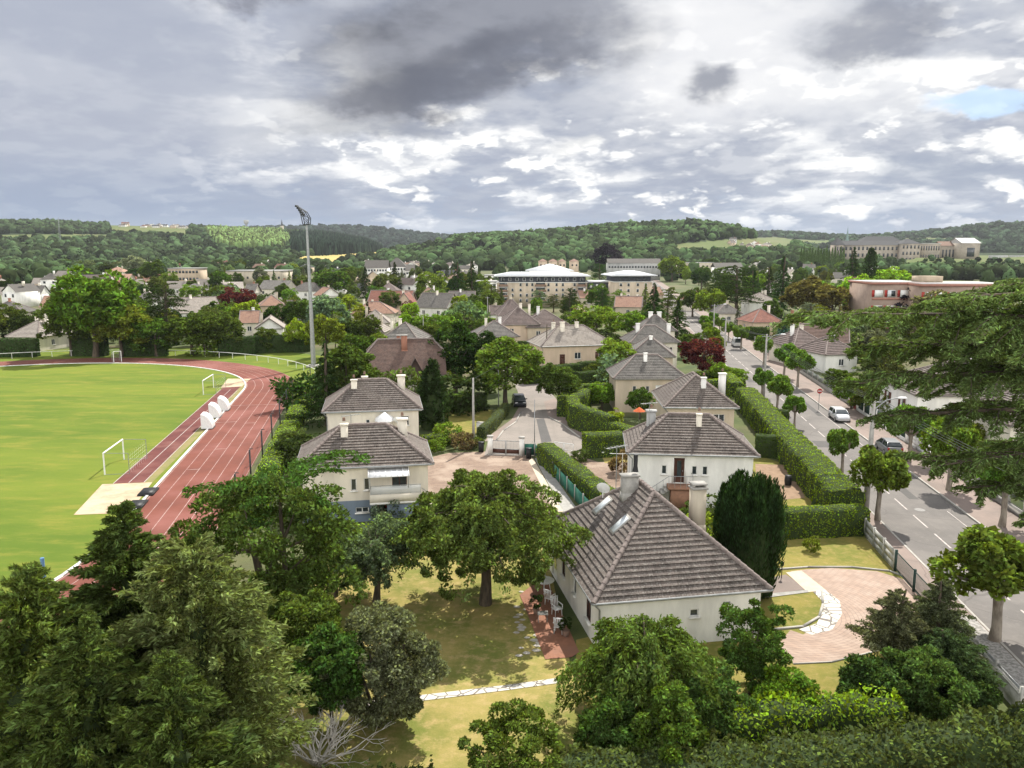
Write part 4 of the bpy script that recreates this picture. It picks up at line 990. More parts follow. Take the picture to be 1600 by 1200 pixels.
# ---- the big roof in the foreground
RZ1 = R(10.3); c0 = np.array((4.2, 39.1)); ax = np.array((cos(RZ1), sin(RZ1))); ay = np.array((-sin(RZ1), cos(RZ1)))
WH, DH = 9.95, 12.4; cc = c0 + ax * WH / 2 + ay * DH / 2
big, big_roof, _ = house('house', 'white bungalow with two roof windows and steep ribbed tile roof in the foreground', 'house', tuple(cc), RZ1, WH, DH, 2.9, 'hip', 'y', 4.2, 'white', 'weathered',
    {'front': [WN(5.1, 1.55, .5, .42)], 'left': [WN(3.6, 1.1, .9, 1.15, f=DARKBROWN), WN(6.4, 1.1, .7, 1.1), WN(9.2, .9, 1.0, 1.3, f=DARKBROWN), (1.0, .1, 1.4, 2.1, 'door', {'m': WHITE, 'glass': 1})]}, [], course=.33, he=WH / 2 - .02)
def tilt_box(mb, side, xa, up0, up1, w, thick, W_, D_, rise, eave, lift=.05):
    """a plate lying on the left (-x) slope: xa along the house's y axis, up0..up1 fractions up the slope"""
    hw = W_ / 2; pt = lambda y, t, l: np.array((-hw + hw * t, y, eave + rise * t)) + np.array((-rise, 0, hw)) / np.hypot(rise, hw) * l
    v = [pt(xa, up0, lift), pt(xa + w, up0, lift), pt(xa + w, up1, lift), pt(xa, up1, lift)]; u = [p + np.array((-rise, 0, hw)) / np.hypot(rise, hw) * thick for p in v]
    mb.add(np.array(v + u), [(0, 1, 5, 4), (1, 2, 6, 5), (2, 3, 7, 6), (3, 0, 4, 7), (4, 5, 6, 7)]); return u
for ya in (-1.9, 1.6):
    m = MB(); tilt_box(m, 'l', ya, .48, .70, .80, .06, WH, DH, 4.2, 2.9); sk = m.build('skylight', CONCRETE, big_roof)
    m = MB(); tilt_box(m, 'l', ya + .09, .50, .68, .62, .015, WH, DH, 4.2, 2.9, .115); m.build('pane', M('bright_glass', (.62, .66, .68), (.5, .54, .56), 2, .12, spec=.6), sk)
def chimney(parent, x, y, z0, z1, w, d, mat, pots=0, cap=CONCRETE):
    m = MB(); m.box((x, y, (z0 + z1) / 2), (w, d, z1 - z0)); m.box((x, y, z0 + .35), (w + .12, d + .12, .5), taper=.9); c = m.build('chimney', mat, parent)
    k = MB(); k.box((x, y, z1 + .05), (w + .16, d + .16, .10)); k.build('chimney_cap', cap, c)
    for i in range(pots): q = MB(); q.tube([(x + (i - (pots - 1) / 2) * .35, y, z1 + .1), (x + (i - (pots - 1) / 2) * .35, y, z1 + .75)], [.13, .10], 8); q.build('chimney_pot', DARKMETAL, c)
    return c
ch1 = chimney(big_roof, -.8, .75, 6.0, 7.6, .95, .55, CONCRETE, 0)
q = MB(); q.tube([(-.45, .75, 7.85), (-.45, .75, 8.2), (-.45, .75, 8.9)], [.19, .13, .14], 8); q.build('flue', BLACK, ch1)
ch2 = chimney(big_roof, 3.05, -.5, 4.2, 7.0, .8, .65, WALL['stone'], 0)
k = MB(); k.box((3.05, -.5, 7.3), (.9, .75, .08)); [k.box((3.05 + s * .35, -.5, 7.18), (.08, .6, .18)) for s in (-1, 1)]; k.build('chimney_hood', CONCRETE, ch2)
def dish(parent, p, rad, rz, tilt=25, name='satellite_dish'):
    m = MB(); prof = [(0.001, 0), (rad * .5, rad * .06), (rad * .85, rad * .18), (rad, rad * .26)]; A = np.arange(18) * 2 * pi / 18; V = []
    for r, z in prof:
        for a in A:
            v = Vector((r * cos(a), r * sin(a), z)); v.rotate(__import__('mathutils').Euler((R(90 - tilt), 0, rz))); V.append((p[0] + v.x, p[1] + v.y, p[2] + v.z))
    f = [(i * 18 + j, i * 18 + (j + 1) % 18, (i + 1) * 18 + (j + 1) % 18, (i + 1) * 18 + j) for i in range(3) for j in range(18)]
    m.add(V, f); m.tube([p, (p[0], p[1], p[2] - rad * 1.3)], .03, 6); return m.build(name, WHITE, parent, smooth=True)
dish(big_roof, (-2.1, 1.9, 6.5), .42, R(150))
def antenna(parent, x, y, z0, z1, n=7, rz=.4):
    m = MB(); m.tube([(x, y, z0), (x, y, z1)], .025, 5); a = (cos(rz), sin(rz)); m.tube([(x - a[0] * .8, y - a[1] * .8, z1 - .1), (x + a[0] * .8, y + a[1] * .8, z1 - .1)], .02, 5)
    for i in range(n):
        t = -.75 + i * 1.5 / (n - 1); L = .3; c = (x + a[0] * t, y + a[1] * t, z1 - .1); m.tube([(c[0] - a[1] * L, c[1] + a[0] * L, c[2]), (c[0] + a[1] * L, c[1] - a[0] * L, c[2])], .012, 4)
    return m.build('antenna', METAL, parent)
antenna(big_roof, -1.5, 1.2, 6.6, 9.4)
# plinth, wall vent and lamp of the big house
m = MB(); m.box((2.6, -DH / 2 + .38, 2.15), (.4, .05, .2)); m.build('vent', METAL, big)
# ---- left house with the glazed veranda
lp, lr, lw = pose((460, 735), (677, 725), 4.5, 7.5)
hl, hl_roof, hl_wall = house('house', 'cream house with a glazed balcony and a red door in its blue-grey basement', 'house', lp, lr, lw, 7.5, 4.5, 'hip', 'x', 2.5, 'cream', 'weathered',
    {'front': [WN(3.75, 2.55, .42, .95), WN(4.75, 2.55, .42, .95), WN(4.05, .75, 1.0, .42), (5.7, 0, .85, 1.9, 'door', {'m': REDPAINT}), WN(6.9, 2.6, 1.15, 1.1, f=DARKBROWN)]}, [(-1.55, -.9, 7.25, .55), (3.1, .6, 7.2, .75)], he=3.5, base=('bluegrey', 1.75))
x0, y0 = -lw / 2 + .4, -3.75 + .4
m = MB(); bx0, bx1 = x0 + 5.15, x0 + 9.1; by = y0 - 1.5
m.box(((bx0 + bx1) / 2, (by + y0) / 2 - .01, 1.86), (bx1 - bx0, 1.48, .16)); bl = m.build('balcony', WALL['white'], hl)
m = MB(); m.box(((bx0 + bx1) / 2, by + .06, 2.25), (bx1 - bx0, .1, .62)); m.box((bx0 + .06, (by + y0) / 2 + .05, 2.25), (.1, 1.3, .62)); m.build('parapet', WALL['cream'], bl)
m = MB(); m.box((bx1 - 1.35, by + .75, .89), (2.6, 1.3, 1.78)); m.build('basement_wall', WALL['bluegrey'], bl)
m = MB()
for i in range(6): xx = bx0 + .08 + i * (bx1 - bx0 - .16) / 5; m.tube([(xx, by + .05, 2.56), (xx, by + .05, 3.25)], .022, 5)
m.tube([(bx0 + .05, by + .05, 3.25), (bx1 - .05, by + .05, 3.25)], .025, 5); m.build('railing', METAL, bl)
gm, GN, gb = newmat('milky_glass'); gb.inputs['Base Color'].default_value = (.72, .75, .76, 1); gb.inputs['Roughness'].default_value = .2; gb.inputs['Alpha'].default_value = .38; MILKY = gm
m = MB(); m.box(((bx0 + bx1) / 2, by + .03, 2.9), (bx1 - bx0 - .1, .015, .6)); m.build('glass_panel', MILKY, bl)
m = MB(); 
m.add([(bx0 - .1, by - .1, 3.95), (bx1 - .9, by - .1, 3.95), (bx1 - .9, y0, 4.25), (bx0 - .1, y0, 4.25), (bx0 - .1, by - .1, 3.99), (bx1 - .9, by - .1, 3.99), (bx1 - .9, y0, 4.29), (bx0 - .1, y0, 4.29)], [(3, 2, 1, 0), (4, 5, 6, 7), (0, 1, 5, 4), (1, 2, 6, 5), (2, 3, 7, 6), (3, 0, 4, 7)])
for i in range(8): xx = bx0 - .05 + i * (bx1 - bx0 - .9) / 7; m.seg((xx, by - .1, 4.02), (xx, y0, 4.32), .05, .05)
cn = m.build('canopy', PLASTIC, hl)
for xx in (bx0 + .05, bx1 - 1.0): m = MB(); m.tube([(xx, by, 3.0), (xx, by, 3.95)], .03, 6); m.build('canopy_post', METAL, cn)
m = MB()
for i in range(9): m.box((bx1 + .15 + i * .27, by + .55, 1.86 - i * .21 - .1), (.30, 1.0, .2))
st = m.build('stair', WALL['stone'], hl)
m = MB(); m.tube([(bx1, by + .05, 2.95), (bx1 + 2.4, by + .05, 1.05)], .025, 5)
for i in range(6): m.tube([(bx1 + .1 + i * .45, by + .05, 1.8 - i * .35), (bx1 + .1 + i * .45, by + .05, 2.9 - i * .355)], .018, 5)
m.build('stair_railing', METAL, st)
antenna(hl_roof, -lw * .10, 1.2, 5.5, 7.7)
# ---- house behind it
p2, r2, w2 = pose((503, 645), (660, 640), 4.5, 7.6)
h2, h2_roof, _ = house('house', 'cream house with a brown lower wall directly behind the glazed balcony house', 'house', p2, r2, w2, 7.6, 4.5, 'hip', 'x', 2.7, 'cream', 'weathered',
    {'front': [WN(4.0, 2.7, .4, .85), WN(5.0, 2.7, .4, .85), WN(7.6, 2.8, .85, 1.0)]}, [(-1.9, -.9, 7.3, .6), (-.8, .5, 7.4, .6), (3.1, .7, 7.4, .8, 'cream')], he=3.6)
m = MB(); m.box((-1.6, -3.8 + .35, .95), (w2 * .52, .08, 1.9)); m.build('lower_wall', WALL['brown'], h2)
m = MB(); cx, cy = 1.2, -3.8 - .2
m.lathe([(.85, 0), (.85, 3.55)], (cx, cy, 0), 6); m.build('bay', WALL['cream'], h2)
m = MB(); m.lathe([(1.05, 3.5), (.9, 3.85), (.05, 4.4)], (cx, cy, 0), 6); m.build('bay_roof', PLASTIC, h2)
m = MB(); m.box((cx, cy - .76, 2.95), (.42, .06, .75)); m.build('bay_window', GLASS, h2)
dish(h2, (2.5, -4.6, 3.6), .42, R(170))
# ---- right house with the stairs
p3, r3, w3 = pose((980, 709), (1187, 714), 4.5, 7.6)
hr, hr_roof, _ = house('house', 'white house with outside stairs up to a dark brown door, behind the big foreground roof', 'house', p3, r3, w3, 7.6, 4.5, 'hip', 'x', 2.6, 'white', 'weathered',
    {'front': [WN(2.45, 2.75, .42, .75), (3.45, 2.05, .85, 2.1, 'door', {'glass': 1}), WN(4.9, 2.75, .42, .75), WN(5.75, 2.75, .42, .75), WN(5.2, 1.0, .7, .35)]}, [(.75, -1.1, 7.3, .42), (-3.1, .6, 7.2, .75, 'grey')], he=3.55)
x0, y0 = -w3 / 2 + .4, -3.8 + .4
m = MB(); m.box((x0 + 3.9, y0 - .7, 1.90), (2.0, 1.38, .18)); m.box((x0 + 4.0, y0 - .7, .9), (1.7, 1.2, 1.8)); ld = m.build('landing', M('terracotta_steps', (.30, .16, .10), (.24, .13, .085), 4, .85), hr)
m = MB()
for i in range(10): m.box((x0 + 2.75 - i * .27, y0 - .75, 1.78 - i * .2 - .1), (.30, 1.1, .2)); 
st = m.build('stair', CONCRETE, hr)
m = MB(); m.tube([(x0 + 4.85, y0 - 1.3, 2.95), (x0 + 2.95, y0 - 1.3, 2.95), (x0 + .3, y0 - 1.3, 1.0)], .028, 5); m.tube([(x0 + 4.85, y0 - 1.3, 2.95), (x0 + 4.85, y0 - .1, 2.95)], .028, 5)
for i in range(5): m.tube([(x0 + 2.95 + i * .475, y0 - 1.3, 1.98), (x0 + 2.95 + i * .475, y0 - 1.3, 2.95)], .018, 5)
for i in range(5): m.tube([(x0 + 2.5 - i * .5, y0 - 1.3, 1.6 - i * .37), (x0 + 2.5 - i * .5, y0 - 1.3, 2.62 - i * .37)], .018, 5)
m.build('railing', METAL, hr)
m = MB(); zz = 2.05
for a, b in ((3.3, 3.42), (4.33, 4.45)): m.box((x0 + (a + b) / 2, y0 - .03, zz + 1.12), (.12, .06, 2.25))
m.box((x0 + 3.875, y0 - .03, zz + 2.31), (1.15, .06, .12)); m.build('door_surround', WALL['white'], hr)
antenna(hr_roof, -3.3, .1, 5.6, 8.1)
# ---- the row behind the right house
p4, r4, w4 = pose((1037, 637), (1155, 638), 4.5, 9.6)
house('house', 'beige house with one dark window, second in the row behind the stairs house', 'house', p4, r4, w4, 9.6, 4.5, 'hip', 'y', 2.9, 'beige', 'weathered', {'front': [WN(4.9, 2.8, 1.2, .95)]}, [(.6, -2.4, 7.3, .5, 'white'), (3.1, 0, 7.4, .7, 'white')], he=w4 / 2 - .02)
p5, r5, w5 = pose((958, 592), (1076, 592), 4.5, 7.8)
house('house', 'long hipped grey roof house with a white garage door, third in the row', 'house', p5, r5, w5, 7.8, 4.5, 'hip', 'x', 2.6, 'beige', 'grey', {'front': [WN(2.2, 2.7, .5, .8), WN(3.9, 2.7, .5, .8), (5.2, 2.0, 2.3, 1.6, 'door', {'m': WHITE})]}, [(-.3, -1.0, 7.4, .45, 'white')], lod=1, he=3.4)
p6, r6, w6 = pose((981, 557), (1056, 558), 4.5, 9.0)
house('house', 'small pointed hipped roof house, fourth in the row beside the road', 'house', p6, r6, w6, 9.0, 4.5, 'hip', 'y', 2.7, 'beige', 'grey', {'front': [WN(4.6, 2.7, 1.0, .9)]}, [(0, -1.2, 7.3, .5, 'white')], lod=1, he=w6 / 2 - .02)
p7, r7, w7 = pose((985, 536), (1063, 535), 4.5, 8.0)
house('house', 'grey hipped roof house with two pale chimneys, fifth in the row', 'house', p7, r7, w7, 8.0, 4.5, 'hip', 'x', 2.7, 'cream', 'grey', {'front': [WN(6.5, 2.7, 1.0, .9)]}, [(-2.4, -.6, 7.6, .6, 'white'), (3.6, 0, 7.4, .6, 'white')], lod=1, he=3.6)
p8, r8, w8 = pose((998, 517), (1058, 517), 4.5, 8.0)
house('house', 'farthest grey hipped roof in the row, with a double white chimney', 'house', p8, r8, w8, 8.0, 4.5, 'hip', 'x', 2.9, 'cream', 'grey', {}, [(-.9, 0, 8.0, .8, 'white'), (.9, 0, 8.0, .8, 'white')], lod=1, he=3.6)
# ---- brown half-hipped roof house
p9, r9, w9 = pose((574, 589), (697, 586), 3.3, 9.6)
hb, hb_roof, _ = house('house', 'house with a huge plain dark brown half-hipped roof and a tall brick chimney', 'house', p9, r9, w9 + .2, 9.6, 3.3, 'halfhip', 'x', 4.7, 'cream', 'brown', {'front': [WN(1.2, 1.0, 1.2, 1.2), WN(8.4, 1.0, 1.2, 1.2)]}, [], course=.24, lod=1, half=.38)
chimney(hb_roof, -.2, -1.2, 6.0, 8.7, .85, .7, WALL['brickred'])
chimney(hb_roof, -1.0, 0.6, 6.5, 8.5, .5, .5, WALL['brickred'])
dm = MB(); dm.poly([(.2, -4.4, 3.6), (2.2, -4.4, 3.6), (1.2, -4.4, 5.6)]); dm.build('dormer_gable', M('dark_boards', (.09, .06, .05), (.07, .045, .04), 8, .9), hb)
dm = MB(); 
for s in (-1, 1): dm.add([(1.2, -4.75, 5.85), (1.2 + s * 1.35, -4.75, 3.3), (1.2 + s * 1.35, -1.6, 3.3), (1.2, -1.6, 5.85), (1.2, -4.75, 5.75), (1.2 + s * 1.3, -4.75, 3.2), (1.2 + s * 1.3, -1.6, 3.2), (1.2, -1.6, 5.75)], [(0, 1, 2, 3), (4, 5, 6, 7), (0, 1, 5, 4)])
dm.build('dormer_roof', ROOF['brown'], hb)
# ---- peach house of the close
pa = pose((826, 541), (884, 541), 4.0, 9.5)
hp, hp_roof, _ = house('house', 'peach coloured house on the corner of the close with three cream chimneys', 'house', (pa[0][0] + 4.5, pa[0][1] + .5), R(14), 14.0, 9.5, 4.0, 'hip', 'x', 3.2, 'peach', 'pale',
    {'front': [(3.2, .4, 1.0, 2.1, 'door', {}), WN(6.0, 1.6, 1.2, 1.15), WN(10.6, 1.6, 1.3, 1.15, sh=DARKBROWN)]}, [(-2.0, -1.3, 7.9, .7, 'cream'), (-3.2, .3, 7.7, .6, 'cream'), (1.0, -.5, 7.8, .6, 'cream')], lod=2, he=4.6)
m = MB(); m.add([(-7.0, -4.75, 4.06), (-1.6, -4.9, 4.06), (-3.5, -1.0, 6.72), (-7.3, -4.75, 4.06)], [(0, 1, 2, 3)]) 
# generic mid-distance houses: (left px, right px, eave py, eave z, depth, kind, axis, rise, wall, roof, turn deg, label)
MID = [
 (740, 812, 527, 3.6, 9, 'hip', 'x', 2.8, 'beige', 'grey', 8, 'grey hipped house with a white chimney just left of the peach house'),
 (783, 845, 508, 4.6, 10, 'hip', 'x', 3.6, 'peach', 'purple', 8, 'peach house with a purple-brown roof and a balcony above parked cars'),
 (778, 826, 494, 4.8, 11, 'hip', 'x', 4.0, 'cream', 'purple', 6, 'cream house with a sharp violet-brown pyramid roof above the close'),
 (822, 896, 512, 4.0, 11, 'hip', 'x', 3.5, 'beige', 'purple', 10, 'wide house with a brown and grey hipped roof behind the peach house'),
 (765, 800, 492, 3.0, 8, 'gable', 'x', 2.2, 'white', 'purple', 4, 'small white walled house at the end of the close behind the telegraph pole'),
 (887, 914, 498, 3.0, 8, 'gable', 'y', 2.4, 'white', 'salmon', -15, 'small house with a pinkish roof beside the big round tree'),
 (552, 600, 520, 3.2, 9, 'hip', 'x', 2.9, 'cream', 'pale', -4, 'pale weathered hipped roof house with a small window, right of the floodlight'),
 (560, 608, 505, 3.2, 9, 'hip', 'x', 2.9, 'cream', 'pale', 5, 'pale hipped roof half hidden behind another pale roof, right of the floodlight'),
 (590, 655, 533, 3.0, 10, 'hip', 'x', 3.3, 'cream', 'grey', -9, 'low grey hipped roof directly behind the big brown roof'),
 (545, 617, 490, 3.0, 10, 'hip', 'x', 3.0, 'cream', 'salmon', 0, 'house with a wide salmon pink hipped roof right of the floodlight'),
 (573, 642, 473, 3.4, 10, 'gable', 'x', 3.8, 'beige', 'red', -6, 'long red roofed house with a gable on the right'),
 (618, 644, 475, 3.4, 8, 'gable', 'y', 3.6, 'peach', 'red', -6, 'peach gable wing at the right end of the long red roof'),
 (646, 698, 481, 3.4, 10, 'gable', 'x', 4.2, 'white', 'grey', -25, 'white gabled house with a grey roof right of the long red roof'),
 (662, 687, 464, 4.0, 9, 'gable', 'y', 3.0, 'white', 'salmon', 15, 'small white gable with a pink roof behind the grey roofed gable house'),
 (588, 622, 455, 4.0, 10, 'hip', 'x', 3.4, 'cream', 'purple', 0, 'dark violet roof with pale chimneys behind the long red roof'),
 (405, 442, 478, 6.0, 9, 'hip', 'x', 2.6, 'tan', 'salmon', 18, 'tall tan house with a pink hipped roof and white side wall'),
 (444, 484, 482, 3.6, 10, 'gable', 'x', 2.0, 'grey', 'grey', 10, 'low grey roofed house touching the tall tan house on its right'),
 (450, 503, 455, 4.4, 10, 'hip', 'x', 3.2, 'white', 'grey', -8, 'white walled house with a brown-grey hipped roof behind the floodlight pole'),
 (500, 530, 463, 4.0, 9, 'gable', 'y', 3.0, 'white', 'salmon', 30, 'white gable with a pinkish roof right of the floodlight pole'),
 (398, 441, 514, 4.0, 9, 'gable', 'y', 2.2, 'white', 'pale', 14, 'white walled bungalow with a flat pale roof left of the floodlight'),
 (373, 403, 505, 3.6, 8, 'gable', 'x', 2.6, 'cream', 'salmon', 12, 'house with a pink roof and cream wall left of the white bungalow'),
 (275, 333, 490, 4.0, 12, 'gable', 'x', 3.8, 'white', 'pale', 35, 'house with long pale roof slopes showing dark joints, behind the spreading cedar'),
 (380, 398, 458, 5.0, 9, 'gable', 'x', 3.2, 'cream', 'grey', 0, 'small cream gabled house left of the brown-grey roofs'),
 (400, 448, 452, 4.4, 11, 'gable', 'x', 3.6, 'cream', 'grey', -14, 'cream gabled house with a steep grey roof left of the floodlight'),
 (276, 322, 455, 3.6, 11, 'hip', 'x', 3.0, 'cream', 'grey', 4, 'dark grey roofed house in the left part of the town above the dark cedar'),
 (333, 376, 452, 3.6, 10, 'gable', 'x', 3.0, 'white', 'pale', 20, 'white walled house with a pale gabled roof left of the maroon tree'),
 (205, 246, 470, 3.6, 10, 'hip', 'x', 3.0, 'white', 'grey', 14, 'grey roofed white house half hidden behind the tall light green tree'),
 (160, 200, 438, 5.0, 11, 'gable', 'x', 3.2, 'stone', 'salmon', 0, 'stone house with a pinkish roof at the left edge of the town'),
 (163, 193, 425, 7.0, 11, 'hip', 'x', 3.0, 'cream', 'salmon', 0, 'tall cream house with dormer-like blocks in the left town'),
 (215, 252, 436, 4.0, 10, 'gable', 'x', 3.0, 'peach', 'red', 5, 'peach house with a red roof in the left town'),
 (152, 190, 448, 3.4, 10, 'gable', 'x', 3.0, 'beige', 'red', -8, 'beige house with a red-brown roof behind the light green tree'),
 (4, 62, 527, 3.0, 11, 'hip', 'x', 3.2, 'cream', 'pale', -10, 'cream house with a pale brown roof at the left edge behind the white rail'),
 (-30, 30, 490, 3.0, 11, 'hip', 'x', 3.2, 'cream', 'grey', 10, 'grey roofed house cut by the left edge of the photo'),
 (60, 110, 480, 3.0, 11, 'gable', 'x', 3.2, 'cream', 'salmon', 10, 'pinkish roofed house behind the tall light green tree at far left'),
 (1176, 1228, 504, 3.4, 10, 'hip', 'x', 3.0, 'peach', 'red', 8, 'house with a bright red hipped roof beside the blue spruce'),
 (1228, 1262, 512, 3.2, 9, 'hip', 'x', 2.8, 'cream', 'salmon', -6, 'pale roofed house right of the bright red roof'),
 (1240, 1302, 543, 3.6, 10, 'hip', 'x', 2.9, 'cream', 'purple', 10, 'cream house with a brown roof and white veranda behind the street trees'),
 (1252, 1322, 535, 3.2, 10, 'gable', 'x', 3.0, 'cream', 'brown', -20, 'dark brown gabled roof with a white end wall right of the spruce'),
 (1290, 1352, 555, 3.2, 9, 'hip', 'x', 2.8, 'white', 'purple', 14, 'white house with a violet-brown roof peeping out beneath the cedar branches'),
 (1170, 1218, 472, 5.0, 10, 'hip', 'x', 2.6, 'white', 'pale', 0, 'large white house with a white grey roof among dark conifers beside the avenue'),
 (1072, 1104, 468, 4.0, 9, 'hip', 'x', 3.0, 'cream', 'red', 8, 'little red pyramid roof behind the tall conifers'),
 (700, 742, 470, 3.6, 9, 'gable', 'x', 3.0, 'cream', 'grey', 0, 'grey roof between trees left of the tan apartment block'),
 (640, 668, 440, 4.4, 10, 'gable', 'x', 3.0, 'cream', 'grey', 0, 'small grey roof below the white buildings'),
 (1000, 1040, 462, 3.6, 10, 'gable', 'x', 3.0, 'stone', 'salmon', 12, 'pinkish roof in front of the right hand apartment block'),
 (960, 1002, 480, 3.6, 10, 'gable', 'x', 3.0, 'stone', 'salmon', -12, 'pinkish roof between the bright round tree and the tall conifers'),
 (906, 936, 466, 3.6, 10, 'gable', 'x', 2.6, 'stone', 'salmon', 8, 'low pinkish roof in front of the tan apartment block'),
 (1120, 1160, 560 - 70, 3.4, 9, 'hip', 'x', 2.6, 'cream', 'grey', 0, 'low grey roofed house behind the bright avenue trees'),
]
MIDLOC = []
def mid_house(t, lod=1, name='house', grp=None, auto=None):
    a, b, ey, ez, D, kind, axis, rise, wl, rf, turn, label = t; A, B = np.array(P(a, ey, ez)), np.array(P(b, ey, ez)); dep = A[1] * CP + (HC - ez) * SP
    W = abs(b - a) / F * dep / max(.6, cos(R(turn))); rz = R(turn); dx, dy = cos(rz), sin(rz); cx, cy = A[0] + dx * W / 2 - dy * D / 2, A[1] + dy * W / 2 + dx * D / 2
    if turn < 0: cx, cy = (A[0] + B[0]) / 2 - dy * D / 2, A[1] + dx * D / 2 
    rr = random.Random(int(a * 3 + ey * 11)); far = A[1] > 330
    n = max(1, int((W - 2) / 3.2)); fac = []
    for i in range(n):
        x = (W - .8) * (i + .5) / n - .5
        if rr.random() < .2 and n > 1: continue
        fac.append((x, ez - 2.0 if ez > 2.6 else .8, 1.0, 1.15, 'window', {}))
        if ez > 5: fac.append((x, ez - 4.7, 1.0, 1.15, 'window', {}))
    lf = [(D * .35, max(.8, ez - 2.0), 1.0, 1.15, 'window', {})]
    ch = [(W * rr.uniform(-.3, .3), rr.uniform(-.6, .6), ez + rise + .7, .6, rr.choice(['cream', 'white', 'brickred', 'stone']))]
    if rr.random() < .5: ch.append((W * rr.uniform(-.35, .35), .2, ez + rise + .5, .5, 'cream'))
    root, ro, _ = house(name, label, 'house', (cx, cy), rz, W, D, ez, kind, axis, rise, wl, rf, {'front': fac, 'left': lf, 'right': lf}, ch, .45, 0 if far else lod, group=grp)
    if auto: AUTO.append((root, auto, (a + b) / 2, ey))
    return root
for t in MID: mid_house(t)
# ============================================================= larger buildings
def block(name, label, cat, px0, px1, base_py, h, D, turn, wallm, Y=None, z=0):
    pass
def plain_block(parent, pname, c, size, mat, rz=0):
    m = MB(); m.box(c, size, rz); return m.build(pname, mat, parent)
def win_grid(parent, x0, x1, y, zs, n, w, h, mat=GLASS, skip=(), proud=.03, frame=WHITE):
    for j, zc in enumerate(zs):
        for i in range(n):
            if (i, j) in skip: continue
            x = x0 + (x1 - x0) * (i + .5) / n; m = MB(); m.box((x, y - proud / 2, zc), (w, proud, h)); o = m.build('window', frame, parent)
            g = MB(); g.box((x, y - proud - .01, zc), (w * .86, .02, h * .88)); g.build('pane', mat, o)
